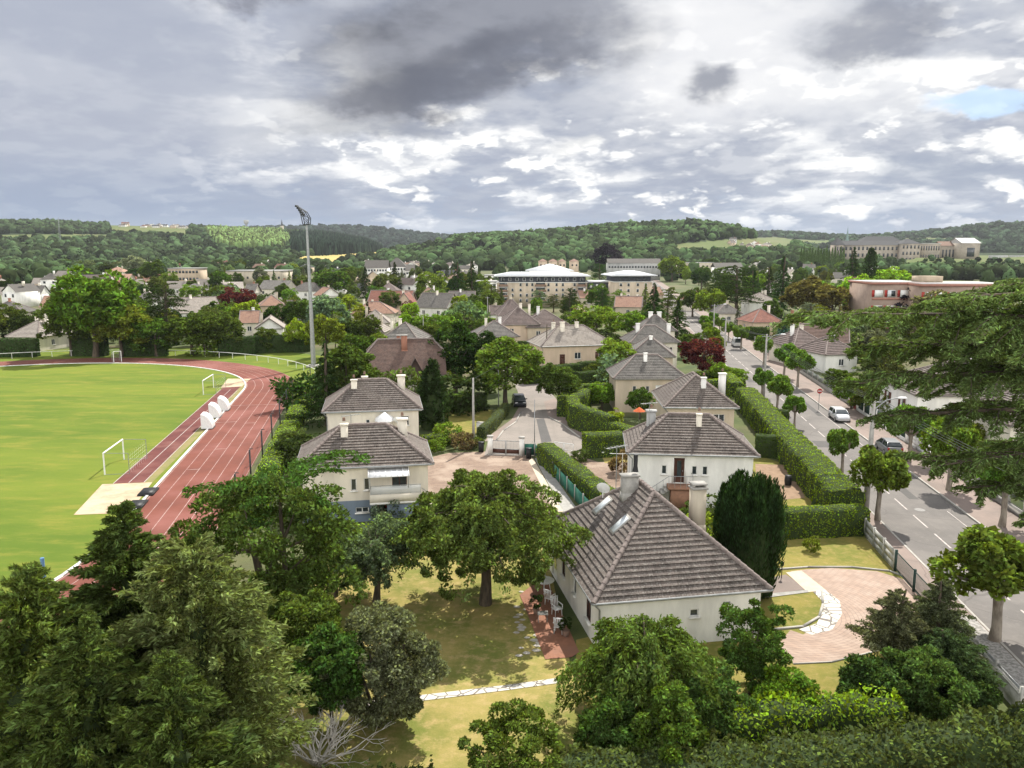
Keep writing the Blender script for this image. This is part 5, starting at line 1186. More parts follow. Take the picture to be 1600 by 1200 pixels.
# tan apartment block with a dark top storey: built at its true distance
def apartments():
    Y = 300.0; s = lambda px: at(px, 480, Y)[0]; zt = lambda py: at(800, py, Y)[2]
    x0, x1 = s(777), s(917); W_ = x1 - x0; rt = thing('apartment_building', 'long tan apartment block with a dark top storey and a flat white overhanging roof', 'apartment block', ((x0 + x1) / 2, Y, 0))
    w = W_; h = zt(442); ht = zt(433); D = 13
    plain_block(rt, 'wall', (0, D / 2, h / 2), (w, D, h), WALL['beige'])
    plain_block(rt, 'top_storey', (0, D / 2 + .4, (h + ht) / 2 + .15), (w - 1.2, D - 1, ht - h), WALL['bluegrey'] if 0 else M('dark_cladding', (.07, .075, .09), (.05, .055, .065), 2, .8))
    plain_block(rt, 'cornice', (0, D / 2, h + .12), (w + .5, D + .5, .22), WALL['white'])
    m = MB(); z = ht + .2; a, b = w / 2 + 1.2, D / 2 + 1.2
    m.add([(-a, -b + D / 2, z), (a, -b + D / 2, z), (a, b + D / 2, z), (-a, b + D / 2, z), (-a + 6, D / 2, z + 1.6), (a - 6, D / 2, z + 1.6), (-a, -b + D / 2, z + .35), (a, -b + D / 2, z + .35), (a, b + D / 2, z + .35), (-a, b + D / 2, z + .35)],
          [(0, 3, 2, 1), (0, 1, 7, 6), (1, 2, 8, 7), (2, 3, 9, 8), (3, 0, 6, 9), (6, 7, 5, 4), (8, 9, 4, 5)]); m.add([(a, -b + D / 2, z + .35), (a, b + D / 2, z + .35), (a - 6, D / 2, z + 1.6)], [(0, 1, 2)]); m.add([(-a, b + D / 2, z + .35), (-a, -b + D / 2, z + .35), (-a + 6, D / 2, z + 1.6)], [(0, 1, 2)])
    m.build('roof', M('white_roof_sheet', (.68, .70, .72), (.60, .62, .64), 2, .4, spec=.4), rt)
    # balcony recess bays
    for bx in (-w / 2 + 2.2, -w * .02, w / 2 - 2.0):
        bw = 4.2 if abs(bx) < 3 else 3.4
        for k in range(4):
            z = 1.4 + k * (h - 1) / 4
            m = MB(); m.box((bx, -.35, z), (bw, .9, .18)); bo = m.build('balcony', WALL['white'], rt)
            m = MB(); m.box((bx, -.78, z + .55), (bw, .05, .9)); m.build('railing', M('brown_railing', (.24, .16, .11), (.2, .13, .09), 2, .8) if k == 0 and bx < 0 else bpy.data.materials['brown_railing'], bo)
            m = MB(); m.box((bx, -.02, z + 1.3), (bw * .8, .05, 2.1)); m.build('balcony_door', GLASS, bo)
    for i, x in enumerate((-w * .40, -w * .33, -w * .24, -w * .17, -w * .11, w * .07, w * .16, w * .23, w * .31, w * .36)):
        for k in range(4):
            if (i * 5 + k * 3) % 7 == 0: continue
            z = 2.3 + k * (h - 1) / 4; m = MB(); m.box((x, -.02, z), (.9, .06, 1.2)); f = m.build('window', WHITE, rt); g = MB(); g.box((x, -.05, z), (.74, .05, 1.05)); g.build('pane', GLASS, f)
    for i in range(12):
        x = -w / 2 + 2 + i * (w - 4) / 11; z = (h + ht) / 2 + .2; m = MB(); m.box((x, .88, z), (1.1, .06, 1.2)); f = m.build('window', WHITE, rt); g = MB(); g.box((x, .84, z), (.9, .05, 1.0)); g.build('pane', GLASS, f)
    OCC.append(((x0 + x1) / 2, Y + 6, w / 2))
    # penthouse block behind
    Y2 = 330; x0, x1 = at(822, 480, Y2)[0], at(896, 480, Y2)[0]; h2 = at(800, 424, Y2)[2]; w = x1 - x0
    r2 = thing('apartment_building', 'white roofed block rising behind the middle of the long tan block', 'apartment block', ((x0 + x1) / 2, Y2, 0))
    plain_block(r2, 'wall', (0, 6, h2 / 2), (w - 3, 12, h2), WALL['cream']); m = MB(); m.lathe([(.1, 3.0), (w * .72, .35), (w * .72, 0), (.1, -.01)], (0, 6, h2), 4)
    m.V[-1] = ((m.V[-1] - (0, 6, 0)) @ np.array([[cos(pi / 4), sin(pi / 4), 0], [-sin(pi / 4), cos(pi / 4), 0], [0, 0, 1]]) * (1, .4, 1) + (0, 6, 0)).astype(np.float32); m.build('roof', bpy.data.materials['white_roof_sheet'], r2)
    # right wing and low link
    Y3 = 292; x0, x1 = at(958, 480, Y3)[0], at(1019, 480, Y3)[0]; h = at(800, 441, Y3)[2]; ht = at(800, 432, Y3)[2]; w = x1 - x0
    r3 = thing('apartment_building', 'square tan apartment block with a dark top storey, right of the long one', 'apartment block', ((x0 + x1) / 2, Y3, 0), R(6))
    plain_block(r3, 'wall', (0, 7, h / 2), (w, 14, h), WALL['beige']); plain_block(r3, 'top_storey', (0, 7.3, (h + ht) / 2 + .1), (w - .8, 13, ht - h), bpy.data.materials['dark_cladding']); plain_block(r3, 'cornice', (0, 7, h + .1), (w + .4, 14.4, .2), WALL['white'])
    m = MB(); a, b = w / 2 + 1.4, 8.6; z = ht + .15; m.add([(-a, -b + 7, z), (a, -b + 7, z), (a, b + 7, z), (-a, b + 7, z), (-a, -b + 7, z + .35), (a, -b + 7, z + .35), (a, b + 7, z + .35), (-a, b + 7, z + .35), (-2, 7, z + 1.8), (2, 7, z + 1.8)], [(0, 3, 2, 1), (0, 1, 5, 4), (1, 2, 6, 5), (2, 3, 7, 6), (3, 0, 4, 7), (4, 5, 9, 8), (6, 7, 8, 9)])
    m.add([(a, -b + 7, z + .35), (a, b + 7, z + .35), (2, 7, z + 1.8)], [(0, 1, 2)]); m.add([(-a, b + 7, z + .35), (-a, -b + 7, z + .35), (-2, 7, z + 1.8)], [(0, 1, 2)]); m.build('roof', bpy.data.materials['white_roof_sheet'], r3)
    for x in (-w * .32, -w * .12, w * .12, w * .33):
        for k in range(4): z = 2.2 + k * (h - 1) / 4; m = MB(); m.box((x, -.02, z), (1.0, .06, 1.2)); f = m.build('window', WHITE, r3); g = MB(); g.box((x, -.05, z), (.8, .05, 1.0)); g.build('pane', GLASS, f)
        m = MB(); m.box((x, .78, (h + ht) / 2), (1.4, .06, 1.3)); m.build('window', GLASS, r3)
    OCC.append(((x0 + x1) / 2, Y3 + 7, w / 2 + 2))
    Y4 = 300; x0, x1 = at(918, 480, Y4)[0], at(956, 480, Y4)[0]; h = at(800, 441, Y4)[2]; w = x1 - x0
    r4 = thing('apartment_building', 'lower dark linking block with a white roof between the two tan apartment blocks', 'apartment block', ((x0 + x1) / 2, Y4, 0))
    plain_block(r4, 'wall', (0, 5, h * .35), (w - .2, 10, h * .7), WALL['beige']); plain_block(r4, 'top_storey', (0, 5, h * .85), (w - .3, 9.8, h * .3), bpy.data.materials['dark_cladding']); plain_block(r4, 'roof', (0, 5, h + .2), (w - .1, 11, .4), bpy.data.materials['white_roof_sheet'])
    for i in range(4): m = MB(); m.box((-w / 2 + w * (i + .5) / 4, .06, h * .85), (.8, .06, 1.3)); m.build('window', WHITE, r4)
apartments()
def slab_building(name, label, cat, px0, px1, base_z, top_py, Y, D, wallm, roofm, rows, cols, rtype='flat', rise=3.0, ww=1.2, wh=1.3, turn=0, wmat=GLASS, roofh=.4, auto=None, z0=0.0):
    x0, x1 = at(px0, 420, Y)[0], at(px1, 420, Y)[0]; w = x1 - x0; h = at(800, top_py, Y)[2] - z0
    r = thing(name, label, cat, ((x0 + x1) / 2, Y, z0), R(turn)); h = max(h, 2.5)
    wl = plain_block(r, 'wall', (0, D / 2, h / 2), (w, D, h), wallm)
    if rtype == 'flat': plain_block(r, 'roof', (0, D / 2, h + roofh / 2), (w + .6, D + .6, roofh), roofm)
    else:
        m = MB()
        for p in roof_polys(rtype, w + 1, D + 1, rise): m.poly([(a, b + D / 2, c + h) for a, b, c in p])
        if rtype == 'gable': m.poly([(w / 2, 0, h), (w / 2, D, h), (w / 2, D / 2, h + rise)]); m.poly([(-w / 2, D, h), (-w / 2, 0, h), (-w / 2, D / 2, h + rise)])
        m.build('roof', roofm, r)
    for j in range(rows):
        for i in range(cols):
            x = -w / 2 + w * (i + .5) / cols; z = h * (j + .55) / rows; m = MB(); m.box((x, -.04, z), (ww, .08, min(wh, h / rows * .6))); m.build('window', wmat, r)
    OCC.append(((x0 + x1) / 2, Y + D / 2, w / 2 + 1))
    if auto: AUTO.append((r, auto, (px0 + px1) / 2, top_py))
    return r, w, h
PALE2 = M('dull_flat_roof', (.33, .325, .31), (.26, .255, .245), 2, .8); PALE = M('pale_roof', (.50, .49, .47), (.42, .41, .40), 2, .8); PINKW = M('pink_brick', (.40, .20, .15), (.33, .165, .13), 2, .9)
# the brick school on the right
def school():
    Y = 205; x0, x1 = at(1362, 470, Y)[0], at(1442, 470, Y)[0]; w = x1 - x0; h = at(1400, 445, Y)[2]; D = 14
    r = thing('school_building', 'two storey school block with red brick bands, white panels and a flat roof', 'school', ((x0 + x1) / 2, Y, 0))
    plain_block(r, 'wall', (0, D / 2, h / 2), (w, D, h), M('pinkish_school_wall', (.33, .25, .20), (.28, .21, .17), 1, .9)); plain_block(r, 'roof', (0, D / 2, h + .35), (w + .8, D + .8, .55), PINKW); plain_block(r, 'roof_deck', (0, D / 2, h + .66), (w + .3, D + .3, .08), PALE)
    for j, z in enumerate((h * .20, h * .50, h * .82)):
        plain_block(r, 'band', (0, -.05, z - 1.35), (w, .12, .5), PINKW)
        for i in range(4):
            x = -w / 2 + w * (i + .5) / 4; m = MB(); m.box((x, -.06, z), (w / 4 * .62, .12, 1.7)); f = m.build('window', WHITE if (i + j) % 3 else M('blind_panel', (.66, .68, .70), (.6, .62, .64), 1, .5), r)
            if (i + j) % 2: g = MB(); g.box((x + .4, -.14, z), (w / 4 * .3, .04, 1.4)); g.build('pane', GLASS, f)
            m = MB(); m.box((x - w / 4 * .43, -.05, z), (w / 4 * .2, .1, 1.7)); m.build('red_panel', REDPAINT, r)
    OCC.append(((x0 + x1) / 2, Y + 7, w / 2))
    Y = 198; x0, x1 = at(1440, 470, Y)[0], at(1575, 470, Y)[0]; w = x1 - x0; h = at(1500, 448, Y)[2]
    r = thing('school_building', 'right wing of the school with red panels between its windows, half hidden by the cedar', 'school', ((x0 + x1) / 2, Y, 0))
    plain_block(r, 'wall', (0, D / 2, h / 2), (w, D, h), M('pinkish_school_wall', (.33, .25, .20), (.28, .21, .17), 1, .9)); plain_block(r, 'roof', (0, D / 2, h + .35), (w + .8, D + .8, .6), PINKW); plain_block(r, 'roof_deck', (0, D / 2, h + .70), (w + .3, D + .3, .08), PALE)
    plain_block(r, 'roof_house', (-w * .22, D * .7, h + 1.5), (6, 4, 1.6), WALL['tan'])
    for j, z in enumerate((h * .20, h * .50, h * .82)):
        for i in range(7):
            x = -w / 2 + w * (i + .5) / 7; m = MB(); m.box((x, -.05, z), (w / 7 * .55, .1, 1.7)); f = m.build('window', WHITE, r); g = MB(); g.box((x, -.12, z), (w / 7 * .45, .05, 1.4)); g.build('pane', GLASS if (i + j) % 3 else PLASTIC, f)
            m = MB(); m.box((x - w / 7 * .43, -.05, z), (w / 7 * .22, .1, 1.7)); m.build('red_panel', REDPAINT, r)
    OCC.append(((x0 + x1) / 2, Y + 7, w / 2))
school()
# abbey on its terrace
def abbey():
    zt = hz(1370, 935.0) if 0 else 9.5; SLATE = ROOF['slate']; ST = M('pale_limestone', (.40, .345, .28), (.33, .29, .235), .4, .9, c3=(.28, .25, .21), s3=.1)
    Y = 905
    def sub(px0, px1, z0, top, Yb, D, rise, rt='gable', rows=3, cols=14, name='wing', parent=None, roofm=SLATE, arcs=False):
        x0, x1 = at(px0, 400, Yb)[0], at(px1, 400, Yb)[0]; w = x1 - x0; h = at(800, top, Yb)[2]; cx = (x0 + x1) / 2 - ox; m = MB(); m.box((cx, Yb - oy + D / 2, (h + z0) / 2), (w, D, h - z0)); wo = m.build('wall', ST, parent)
        if rise:
            m = MB()
            for p in roof_polys(rt, w + 2, D + 2, rise): m.poly([(a + cx, b + Yb - oy + D / 2, c + h) for a, b, c in p])
            if rt == 'gable': m.poly([(cx + w / 2, Yb - oy, h), (cx + w / 2, Yb - oy + D, h), (cx + w / 2, Yb - oy + D / 2, h + rise)]); m.poly([(cx - w / 2, Yb - oy + D, h), (cx - w / 2, Yb - oy, h), (cx - w / 2, Yb - oy + D / 2, h + rise)])
            m.build('roof', roofm, parent)
        else: m = MB(); m.box((cx, Yb - oy + D / 2, h + .4), (w + 1, D + 1, .8)); m.build('roof', PALE, parent)
        for j in range(rows):
            for i in range(cols):
                x = cx - w / 2 + w * (i + .5) / cols; z = z0 + (h - z0) * (j + .5) / rows; m = MB(); m.box((x, Yb - oy - .1, z), (w / cols * .42, .2, (h - z0) / rows * .5)); m.build('window', GLASS, parent)
    ox, oy = at(1370, 400, Y)[0], Y
    a = thing('abbey', 'long pale stone abbey with rows of windows under a slate roof on the far hillside', 'abbey', (ox, oy, 0)); base = 0
    sub(1305, 1410, 4, 383, Y, 16, 5, 'hip', 3, 16, parent=a)
    sub(1345, 1408, 4, 377.5, Y + 18, 16, 6, 'hip', 1, 12, parent=a)
    sub(1408, 1437, 0, 381, Y - 6, 20, 6, 'hip', 4, 5, parent=a); sub(1306, 1318, 2, 383, Y - 4, 18, 9, 'hip', 3, 3, parent=a)
    sub(1437, 1468, 8, 381, Y + 10, 14, 0, 'gable', 2, 8, parent=a)
    ox, oy = at(1500, 400, Y + 10)[0], Y + 10
    b = thing('abbey_church', 'broad stone church with a wide low roof at the right end of the abbey', 'church', (ox, oy, 0))
    sub(1470, 1502, 8, 384, Y + 22, 18, 5, 'gable', 1, 6, parent=b, roofm=ROOF['salmon']); sub(1502, 1530, 8, 380, Y + 6, 30, 6, 'gable', 1, 1, parent=b, roofm=PALE)
    ox, oy = at(1322, 400, Y + 20)[0], Y + 20
    s = thing('spire', 'thin grey church spire with a needle point above the left of the abbey', 'spire', (ox, oy, 0))
    m = MB(); m.box((0, 0, 17), (6, 6, 22)); m.build('tower', ST, s); m = MB(); m.lathe([(3.2, 0), (1.6, 5), (.15, 17), (.05, 20)], (0, 0, 28), 8); m.build('steeple', M('verdigris', (.22, .30, .27), (.17, .24, .22), 2, .7), s)
    # terrace wall below it
    w_ = thing('retaining_wall', 'dark grey stone retaining wall under the abbey', 'wall', (at(1400, 410, 880)[0], 880, 0)); m = MB(); m.box((0, 0, 4), (42, 3, 10.5)); m.build('wall', M('dark_stone', (.16, .155, .15), (.10, .10, .10), .5, .95), w_)
    for (p0, p1, lab) in ((1545, 1575, 'low grey stone garden wall right of the abbey church'), (1577, 1640, 'low grey stone wall beyond the right end of the abbey')):
        x0, x1 = at(p0, 400, 930)[0], at(p1, 400, 930)[0]; w_ = thing('garden_wall', lab, 'wall', ((x0 + x1) / 2, 930, 9)); m = MB(); m.box((0, 0, 2.6), (x1 - x0, 1.2, 5.5)); m.build('wall', WALL['grey'], w_)
abbey()
# middle-distance slabs
BB = [('apartment_building', 'white stepped apartment building with zigzag gables left of the town centre', 570, 605, 419, 520, 12, 'white', 3, 8, 'gable', 5),
 ('apartment_building', 'white building with a curved peak roof in the middle of the town', 603, 634, 417, 540, 12, 'white', 3, 7, 'hip', 6),
 ('apartment_building', 'white block with pale sloping roofs right of the curved peak roof', 634, 646, 423, 530, 12, 'white', 2, 3, 'gable', 4),
 ('office_building', 'pale stepped concrete building left of the tan apartment block', 744, 775, 441, 360, 14, 'white', 2, 6, 'flat', 0),
 ('office_building', 'white flat building behind the pale stepped one', 757, 782, 431, 420, 12, 'white', 2, 7, 'flat', 0),
 ('warehouse', 'long low white warehouse in the left distance', 352, 440, 424, 480, 24, 'stone', 1, 9, 'flat', 0),
 ('apartment_building', 'cream three storey block with white chimneys in the left town', 262, 310, 420, 430, 12, 'tan', 3, 9, 'flat', 0),
 ('terraced_houses', 'long white terrace with dark windows below the wooded hill', 950, 1032, 411, 560, 11, 'grey', 2, 18, 'gable', 3),
 ('office_building', 'low white block right of the long white terrace', 1062, 1115, 411, 620, 14, 'stone', 2, 8, 'flat', 0),
 ('terraced_houses', 'row of grey roofed houses far right of the avenue', 1118, 1160, 418, 520, 11, 'white', 1, 8, 'gable', 3),
 ('warehouse', 'flat grey roofed hall before the abbey wall', 1372, 1412, 418, 600, 18, 'white', 1, 6, 'flat', 0)]
for nm, lab, a, b, top, Y, D, wl, rows, cols, rt, rise in BB: slab_building(nm, lab, 'building', a, b, 0, top, Y, D, WALL[wl], PALE2 if rt == 'flat' else ROOF['grey'], rows, cols, rt, rise)
for i, px in enumerate((842, 858, 873, 891)):
    slab_building('house', ['leftmost', 'second from left', 'third from left', 'rightmost'][i] + ' of the four tall pinkish houses at the foot of the wooded hill', 'house', px, px + (13 if i != 2 else 11), 0, 408.5, 610, 10, WALL['peach'], ROOF['salmon'], 2, 2, 'hip', 2.0)
# radio mast, water tower, church spire on the skyline
def onhill(px, r): x, y = pxr_xy(np.array(px), np.array(r)); return float(x), float(y), float(hz(px, r))
x, y, z = onhill(115, 1500); t = thing('radio_mast', 'thin lattice radio mast on the left skyline', 'mast', (x, y, z)); m = MB()
hh = max(20, at(115, 340, y)[2] - z)
for sx, sy in ((-1, -1), (1, -1), (0, 1)): m.tube([(sx * 1.5, sy * 1.5, 0), (sx * .3, sy * .3, hh)], .22, 4)
for k in range(14): zz = hh * k / 14; w = 1.5 - 1.2 * k / 14; m.tube([(-w, -w, zz), (w, -w, zz + hh / 14)], .12, 4); m.tube([(w, -w, zz), (0, w, zz + hh / 14)], .12, 4)
m.build('lattice', METAL, t)
x, y, z = onhill(398, 2250); t = thing('water_tower', 'grey water tower on the left skyline', 'water tower', (x, y, z)); m = MB(); hh = max(14, at(398, 344, y)[2] - z)
m.lathe([(2.2, -3), (2.0, hh * .6), (6, hh * .75), (6.5, hh), (.1, hh + .5)], (0, 0, 0), 14); m.build('tank', WALL['grey'], t)
x, y, z = onhill(452, 2250); t = thing('church_spire', 'tiny pointed church spire on the left skyline', 'spire', (x, y, z)); m = MB(); hh = max(14, at(452, 345, y)[2] - z); m.box((0, 0, hh * .25), (7, 7, hh * .5 + 6)); m.build('tower', WALL['stone'], t); m = MB(); m.lathe([(4, hh * .5), (.1, hh + 4)], (0, 0, 0), 6); m.build('steeple', ROOF['slate'], t)
# small far houses, scattered where the photograph shows roofs between the trees
rs = random.Random(11); FARH = []
ROOFS_ = ['grey', 'grey', 'pale', 'salmon', 'purple', 'red', 'pale', 'slate']; WALLS_ = ['white', 'cream', 'white', 'beige', 'peach', 'cream']
def far_house(px, py, wpx, auto=None, hill=None):
    rf, wl = rs.choice(ROOFS_), rs.choice(WALLS_)
    if hill:
        x, y, z = onhill(px, hill)
    else: (x, y), z = P(px, py), 0
    dep = y * CP + (HC - z) * SP; W_ = max(8, min(20, wpx * dep / F)); D = rs.uniform(8, 10); ez = rs.choice((3, 3.4, 5.6)); turn = rs.uniform(-35, 35)
    for ox, oy, orr in OCC:
        if (ox - x) ** 2 + (oy - y) ** 2 < (orr + W_ / 2) ** 2: return None
    r = thing('house', None, 'house', (x, y, z), R(turn)); axis = rs.choice('xxy'); kind = rs.choice(('gable', 'hip', 'gable')); rise = rs.uniform(2.6, 3.8)
    m = MB(); m.box((0, 0, ez / 2 - .5), (W_ - .8, D - .8, ez + 1)); ww, dd = (W_, D) if axis == 'x' else (D, W_)
    if kind == 'gable':
        for s in (-1, 1):
            g = [(s * (ww / 2 - .4), -dd / 2 + .4, ez), (s * (ww / 2 - .4), dd / 2 - .4, ez), (s * (ww / 2 - .4), 0, ez + rise - .3)]
            m.poly([rot90(p) for p in g] if axis == 'y' else g)
    m.build('wall', WALL[wl], r); m = MB()
    for p in roof_polys(kind, ww, dd, rise): q = [(a, b, c + ez) for a, b, c in p]; m.poly([rot90(p_) for p_ in q] if axis == 'y' else q, uv=[(0, 0)] * len(q))
    ro = m.build('roof', ROOF[rf], r); m = MB(); m.box((W_ * .2, 0, ez + rise + .1), (.8, .7, 1.8)); m.build('chimney', WALL[rs.choice(('cream', 'brickred', 'white'))], ro)
    n = max(2, int(W_ / 3.5))
    for i in range(n): m = MB(); m.box((-W_ / 2 + W_ * (i + .5) / n, -D / 2 + .38, ez - 1.4), (1.1, .08, 1.2)); m.build('window', GLASS, r)
    AUTO.append((r, f"{wl} house with {dict(grey='grey', pale='pale', salmon='pinkish', purple='violet-brown', red='red', slate='dark slate')[rf]} {'hipped' if kind == 'hip' else 'gabled'} roof", px, py if not hill else proj(x, y, z)[1]))
    OCC.append((x, y, W_ / 2)); return r
for (x0, x1, y0, y1, n, w0, w1) in ((100, 480, 412, 430, 46, 14, 26), (480, 760, 412, 432, 34, 12, 24), (100, 460, 430, 470, 22, 26, 44), (500, 760, 432, 470, 16, 26, 40), (1030, 1360, 406, 432, 44, 10, 22), (900, 1060, 402, 416, 20, 10, 16), (-60, 110, 425, 480, 12, 24, 40), (820, 960, 402, 412, 10, 10, 16), (1180, 1360, 432, 470, 10, 26, 38), (1040, 1100, 425, 440, 6, 20, 30)):
    for _ in range(n): far_house(rs.uniform(x0, x1), rs.uniform(y0, y1), rs.uniform(w0, w1))
for _ in range(46): far_house(rs.uniform(205, 440), 352, rs.uniform(8, 12), hill=rs.uniform(2120, 2280))
for _ in range(26): far_house(rs.uniform(1130, 1215), 372, rs.uniform(8, 12), hill=rs.uniform(1250, 1330))
# ============================================================= vegetation near the camera
def near(name, label, cat, crown_mb, trunk_mb_, tint, x, y, rz=0.0, bark=BARK, leaf=LEAF, group=None):
    c = crown_mb.build('crown', [leaf, HEDGE_CORE], me_only=True); t = trunk_mb_.build('trunk', bark, me_only=True) if trunk_mb_ else None
    OCC.append((x, y, 2.0)); return make_tree(name, label, cat, c, t, tint, (x, y, 0), rz, group)
def topz(px, py, Y): return at(px, py, Y)[2]
def pos(px, Y): return at(px, 800, Y)[0], Y
# tall feathery conifers at the lower left
CON = [(190, 772, 27, 3.4, 62000, .25, (.075, .105, .026), 'tall pointed dark conifer in front of the sand pit, left foreground', 1.0, 11, .62),
       (296, 828, 25.5, 3.1, 60000, .22, (.145, .17, .055), 'broad feathery grey-green conifer right of the pointed dark one', 1.0, 12, .42),
       (24, 868, 24, 3.8, 62000, .25, (.11, .145, .032), 'feathery conifer at the left edge of the foreground', 1.0, 13, .6),
       (112, 950, 22.5, 3.2, 50000, .24, (.085, .115, .028), 'lower dark conifer between the left edge conifer and the pointed one', 1.0, 14, .6),
       (245, 1010, 21.5, 2.9, 46000, .24, (.085, .115, .028), 'low dark conifer at the bottom under the feathery grey-green one', 1.0, 15, .55)]
for px, tp, Y, rad, n, sz, tint, lab, up, sd_, pw in CON:
    h = topz(px, tp, Y); x, y = pos(px, Y); k_ = n // 230; ro_ = sd_ == 12
    mb, p = crown_arcs(sd_, .3, h - rad * (.3 if ro_ else .12), rad * 1.12, int(k_ * 1.15), 320, sz, .30, .62 if ro_ else .5, .05, .10, lambda t: (1.0 - t ** (2.4 if ro_ else 1.7) * (.72 if ro_ else .93)), spread=.42, down=.15, flat=.8)
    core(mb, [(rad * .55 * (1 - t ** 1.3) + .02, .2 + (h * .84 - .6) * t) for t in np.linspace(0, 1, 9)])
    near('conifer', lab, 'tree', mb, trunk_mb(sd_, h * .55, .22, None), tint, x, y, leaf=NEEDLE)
# broad green tree left of the cream house
x, y = pos(405, 41); h = topz(415, 742, 41); mb, C = crown_clumps(21, 4.9, h * .46, h * .52, 150, .85, 270, .23, up=.5, low=-.9, lumps=.24, inner=.5)
near('broadleaf_tree', 'broad dense dark green tree hiding the left side of the cream balcony house', 'tree', mb, trunk_mb(21, h * .7, .3, C, 14), (.08, .115, .026), x, y)
mb, p = crown_arcs(22, 5, 8.6, 4.6, 26, 300, .22, .4, .45, .15, .07, spread=.5)
x2, y2 = pos(440, 42.5); near('broadleaf_tree', 'upright leafy branches sticking out left of the cream house wall', 'tree', mb, trunk_mb(22, 8.0, .18, None), (.06, .11, .024), x2, y2)
# small pale-leaved fruit tree
x, y = -8.2, 45.8; mb, p = crown_arcs(31, 1.7, 3.6, 2.9, 60, 320, .19, .5, .5, .35, .13, spread=.7, down=.7)
t = trunk_mb(31, 3.5, .19, None); [t.tube(q[:6], np.linspace(.06, .02, 6), 5, caps=False) for q in p[::2]]
near('fruit_tree', 'small silvery green fruit tree with a dark trunk on the dry lawn', 'tree', mb, t, (.105, .14, .075), x, y)
x, y = pos(520, 46.5); mb, C = crown_clumps(32, 2.3, 1.5, 2.2, 60, .55, 170, .19, up=.4, low=-.9)
near('fruit_tree', 'rounded grey-green garden tree just left of the silvery fruit tree', 'tree', mb, trunk_mb(32, 2.6, .12, C, 8), (.085, .12, .055), x, y)
# the big hornbeam with drooping sprays in the middle
x, y = -1.6, 45.4; h = topz(755, 722, 45.4)
mb, C = crown_clumps(43, 5.2, h * .42, h * .54, 170, .62, 220, .22, up=.45, low=-.85, lumps=.22, inner=.5)
m2, p = crown_arcs(41, 3.2, h - 2.0, 5.5, 130, 230, .22, .45, .34, .40, .07, lambda t: (1.0 - .55 * t ** 2.2), spread=.55, down=.8)
for q in ('V', 'F', 'S', 'uv', 'mi'):
    for i, v in enumerate(getattr(m2, q)): getattr(mb, q).append(v + mb.n if q == 'F' else v)
mb.n += m2.n
t = trunk_mb(41, h - 1.6, .30, None)
for q in p[::3]: t.tube(q[:7], np.linspace(.12, .025, 7), 5, caps=False)
near('spreading_tree', 'large spreading tree with drooping leafy sprays in the middle of the lawn', 'tree', mb, t, (.105, .14, .034), x, y)
# rounded olive coloured bush
x, y = -5.9, 32.8; h = topz(590, 950, 32.8); mb, C = crown_clumps(51, 2.8, h * .5, h * .5, 200, .5, 250, .16, up=.2, low=-.9, lumps=.14)
t = MB(); rr = random.Random(5)
for k in range(9): a = rr.uniform(0, 6.28); t.tube([(0, 0, 0), (cos(a) * .5, sin(a) * .5, 1.6), (cos(a) * 1.3, sin(a) * 1.3, 4.2)], [.09, .06, .03], 5)
near('large_shrub', 'tall rounded olive and grey leaved shrub on many stems, lower centre left', 'shrub', mb, t, (.135, .145, .08), x, y)
x, y = pos(505, 31.5); mb, C = crown_clumps(52, 1.7, 2.3, 3.2, 80, .5, 220, .19, up=.3, low=-.9)
near('large_shrub', 'mid green leafy shrub between the feathery conifer and the olive shrub', 'shrub', mb, trunk_mb(52, 3, .1, C, 8), (.052, .095, .02), x, y)
x, y = pos(468, 34.5); h = topz(468, 905, 34.5); mb, C = crown_clumps(53, 1.6, h * .45, h * .52, 90, .5, 230, .17, up=.4, low=-.9)
near('young_tree', 'light yellow-green young tree right beside the feathery grey-green conifer', 'tree', mb, trunk_mb(53, h * .6, .12, C, 8), (.10, .135, .025), x, y)
# bare grey dead shrub
x, y = pos(478, 29.9); rr = random.Random(8); m = MB()
def twig(p, d, L, r, k):
    q = p + d * L; m.tube([p, (p + q) / 2 + np.array([rr.gauss(0, .03) for _ in range(3)]), q], [r, r * .8, r * .55], 4, caps=False)
    if k:
        for _ in range(rr.choice((2, 3, 3))):
            e = d + np.array((rr.gauss(0, .5), rr.gauss(0, .5), rr.gauss(.05, .35))); twig(q, e / np.linalg.norm(e), L * rr.uniform(.6, .85), r * .55, k - 1)
for k in range(18):
    a = rr.uniform(0, 6.28); e = rr.uniform(.25, 1.2); twig(np.array((0, 0, .1)), np.array((cos(a) * cos(e), sin(a) * cos(e), sin(e))), rr.uniform(.85, 1.25), .06, 3)
ds = m.build('dead_shrub', GREY_WOOD); ds.location = (x, y, 0); tag(ds, 'bare grey dead shrub with tangled twigs at the bottom left of the lawn', 'shrub')
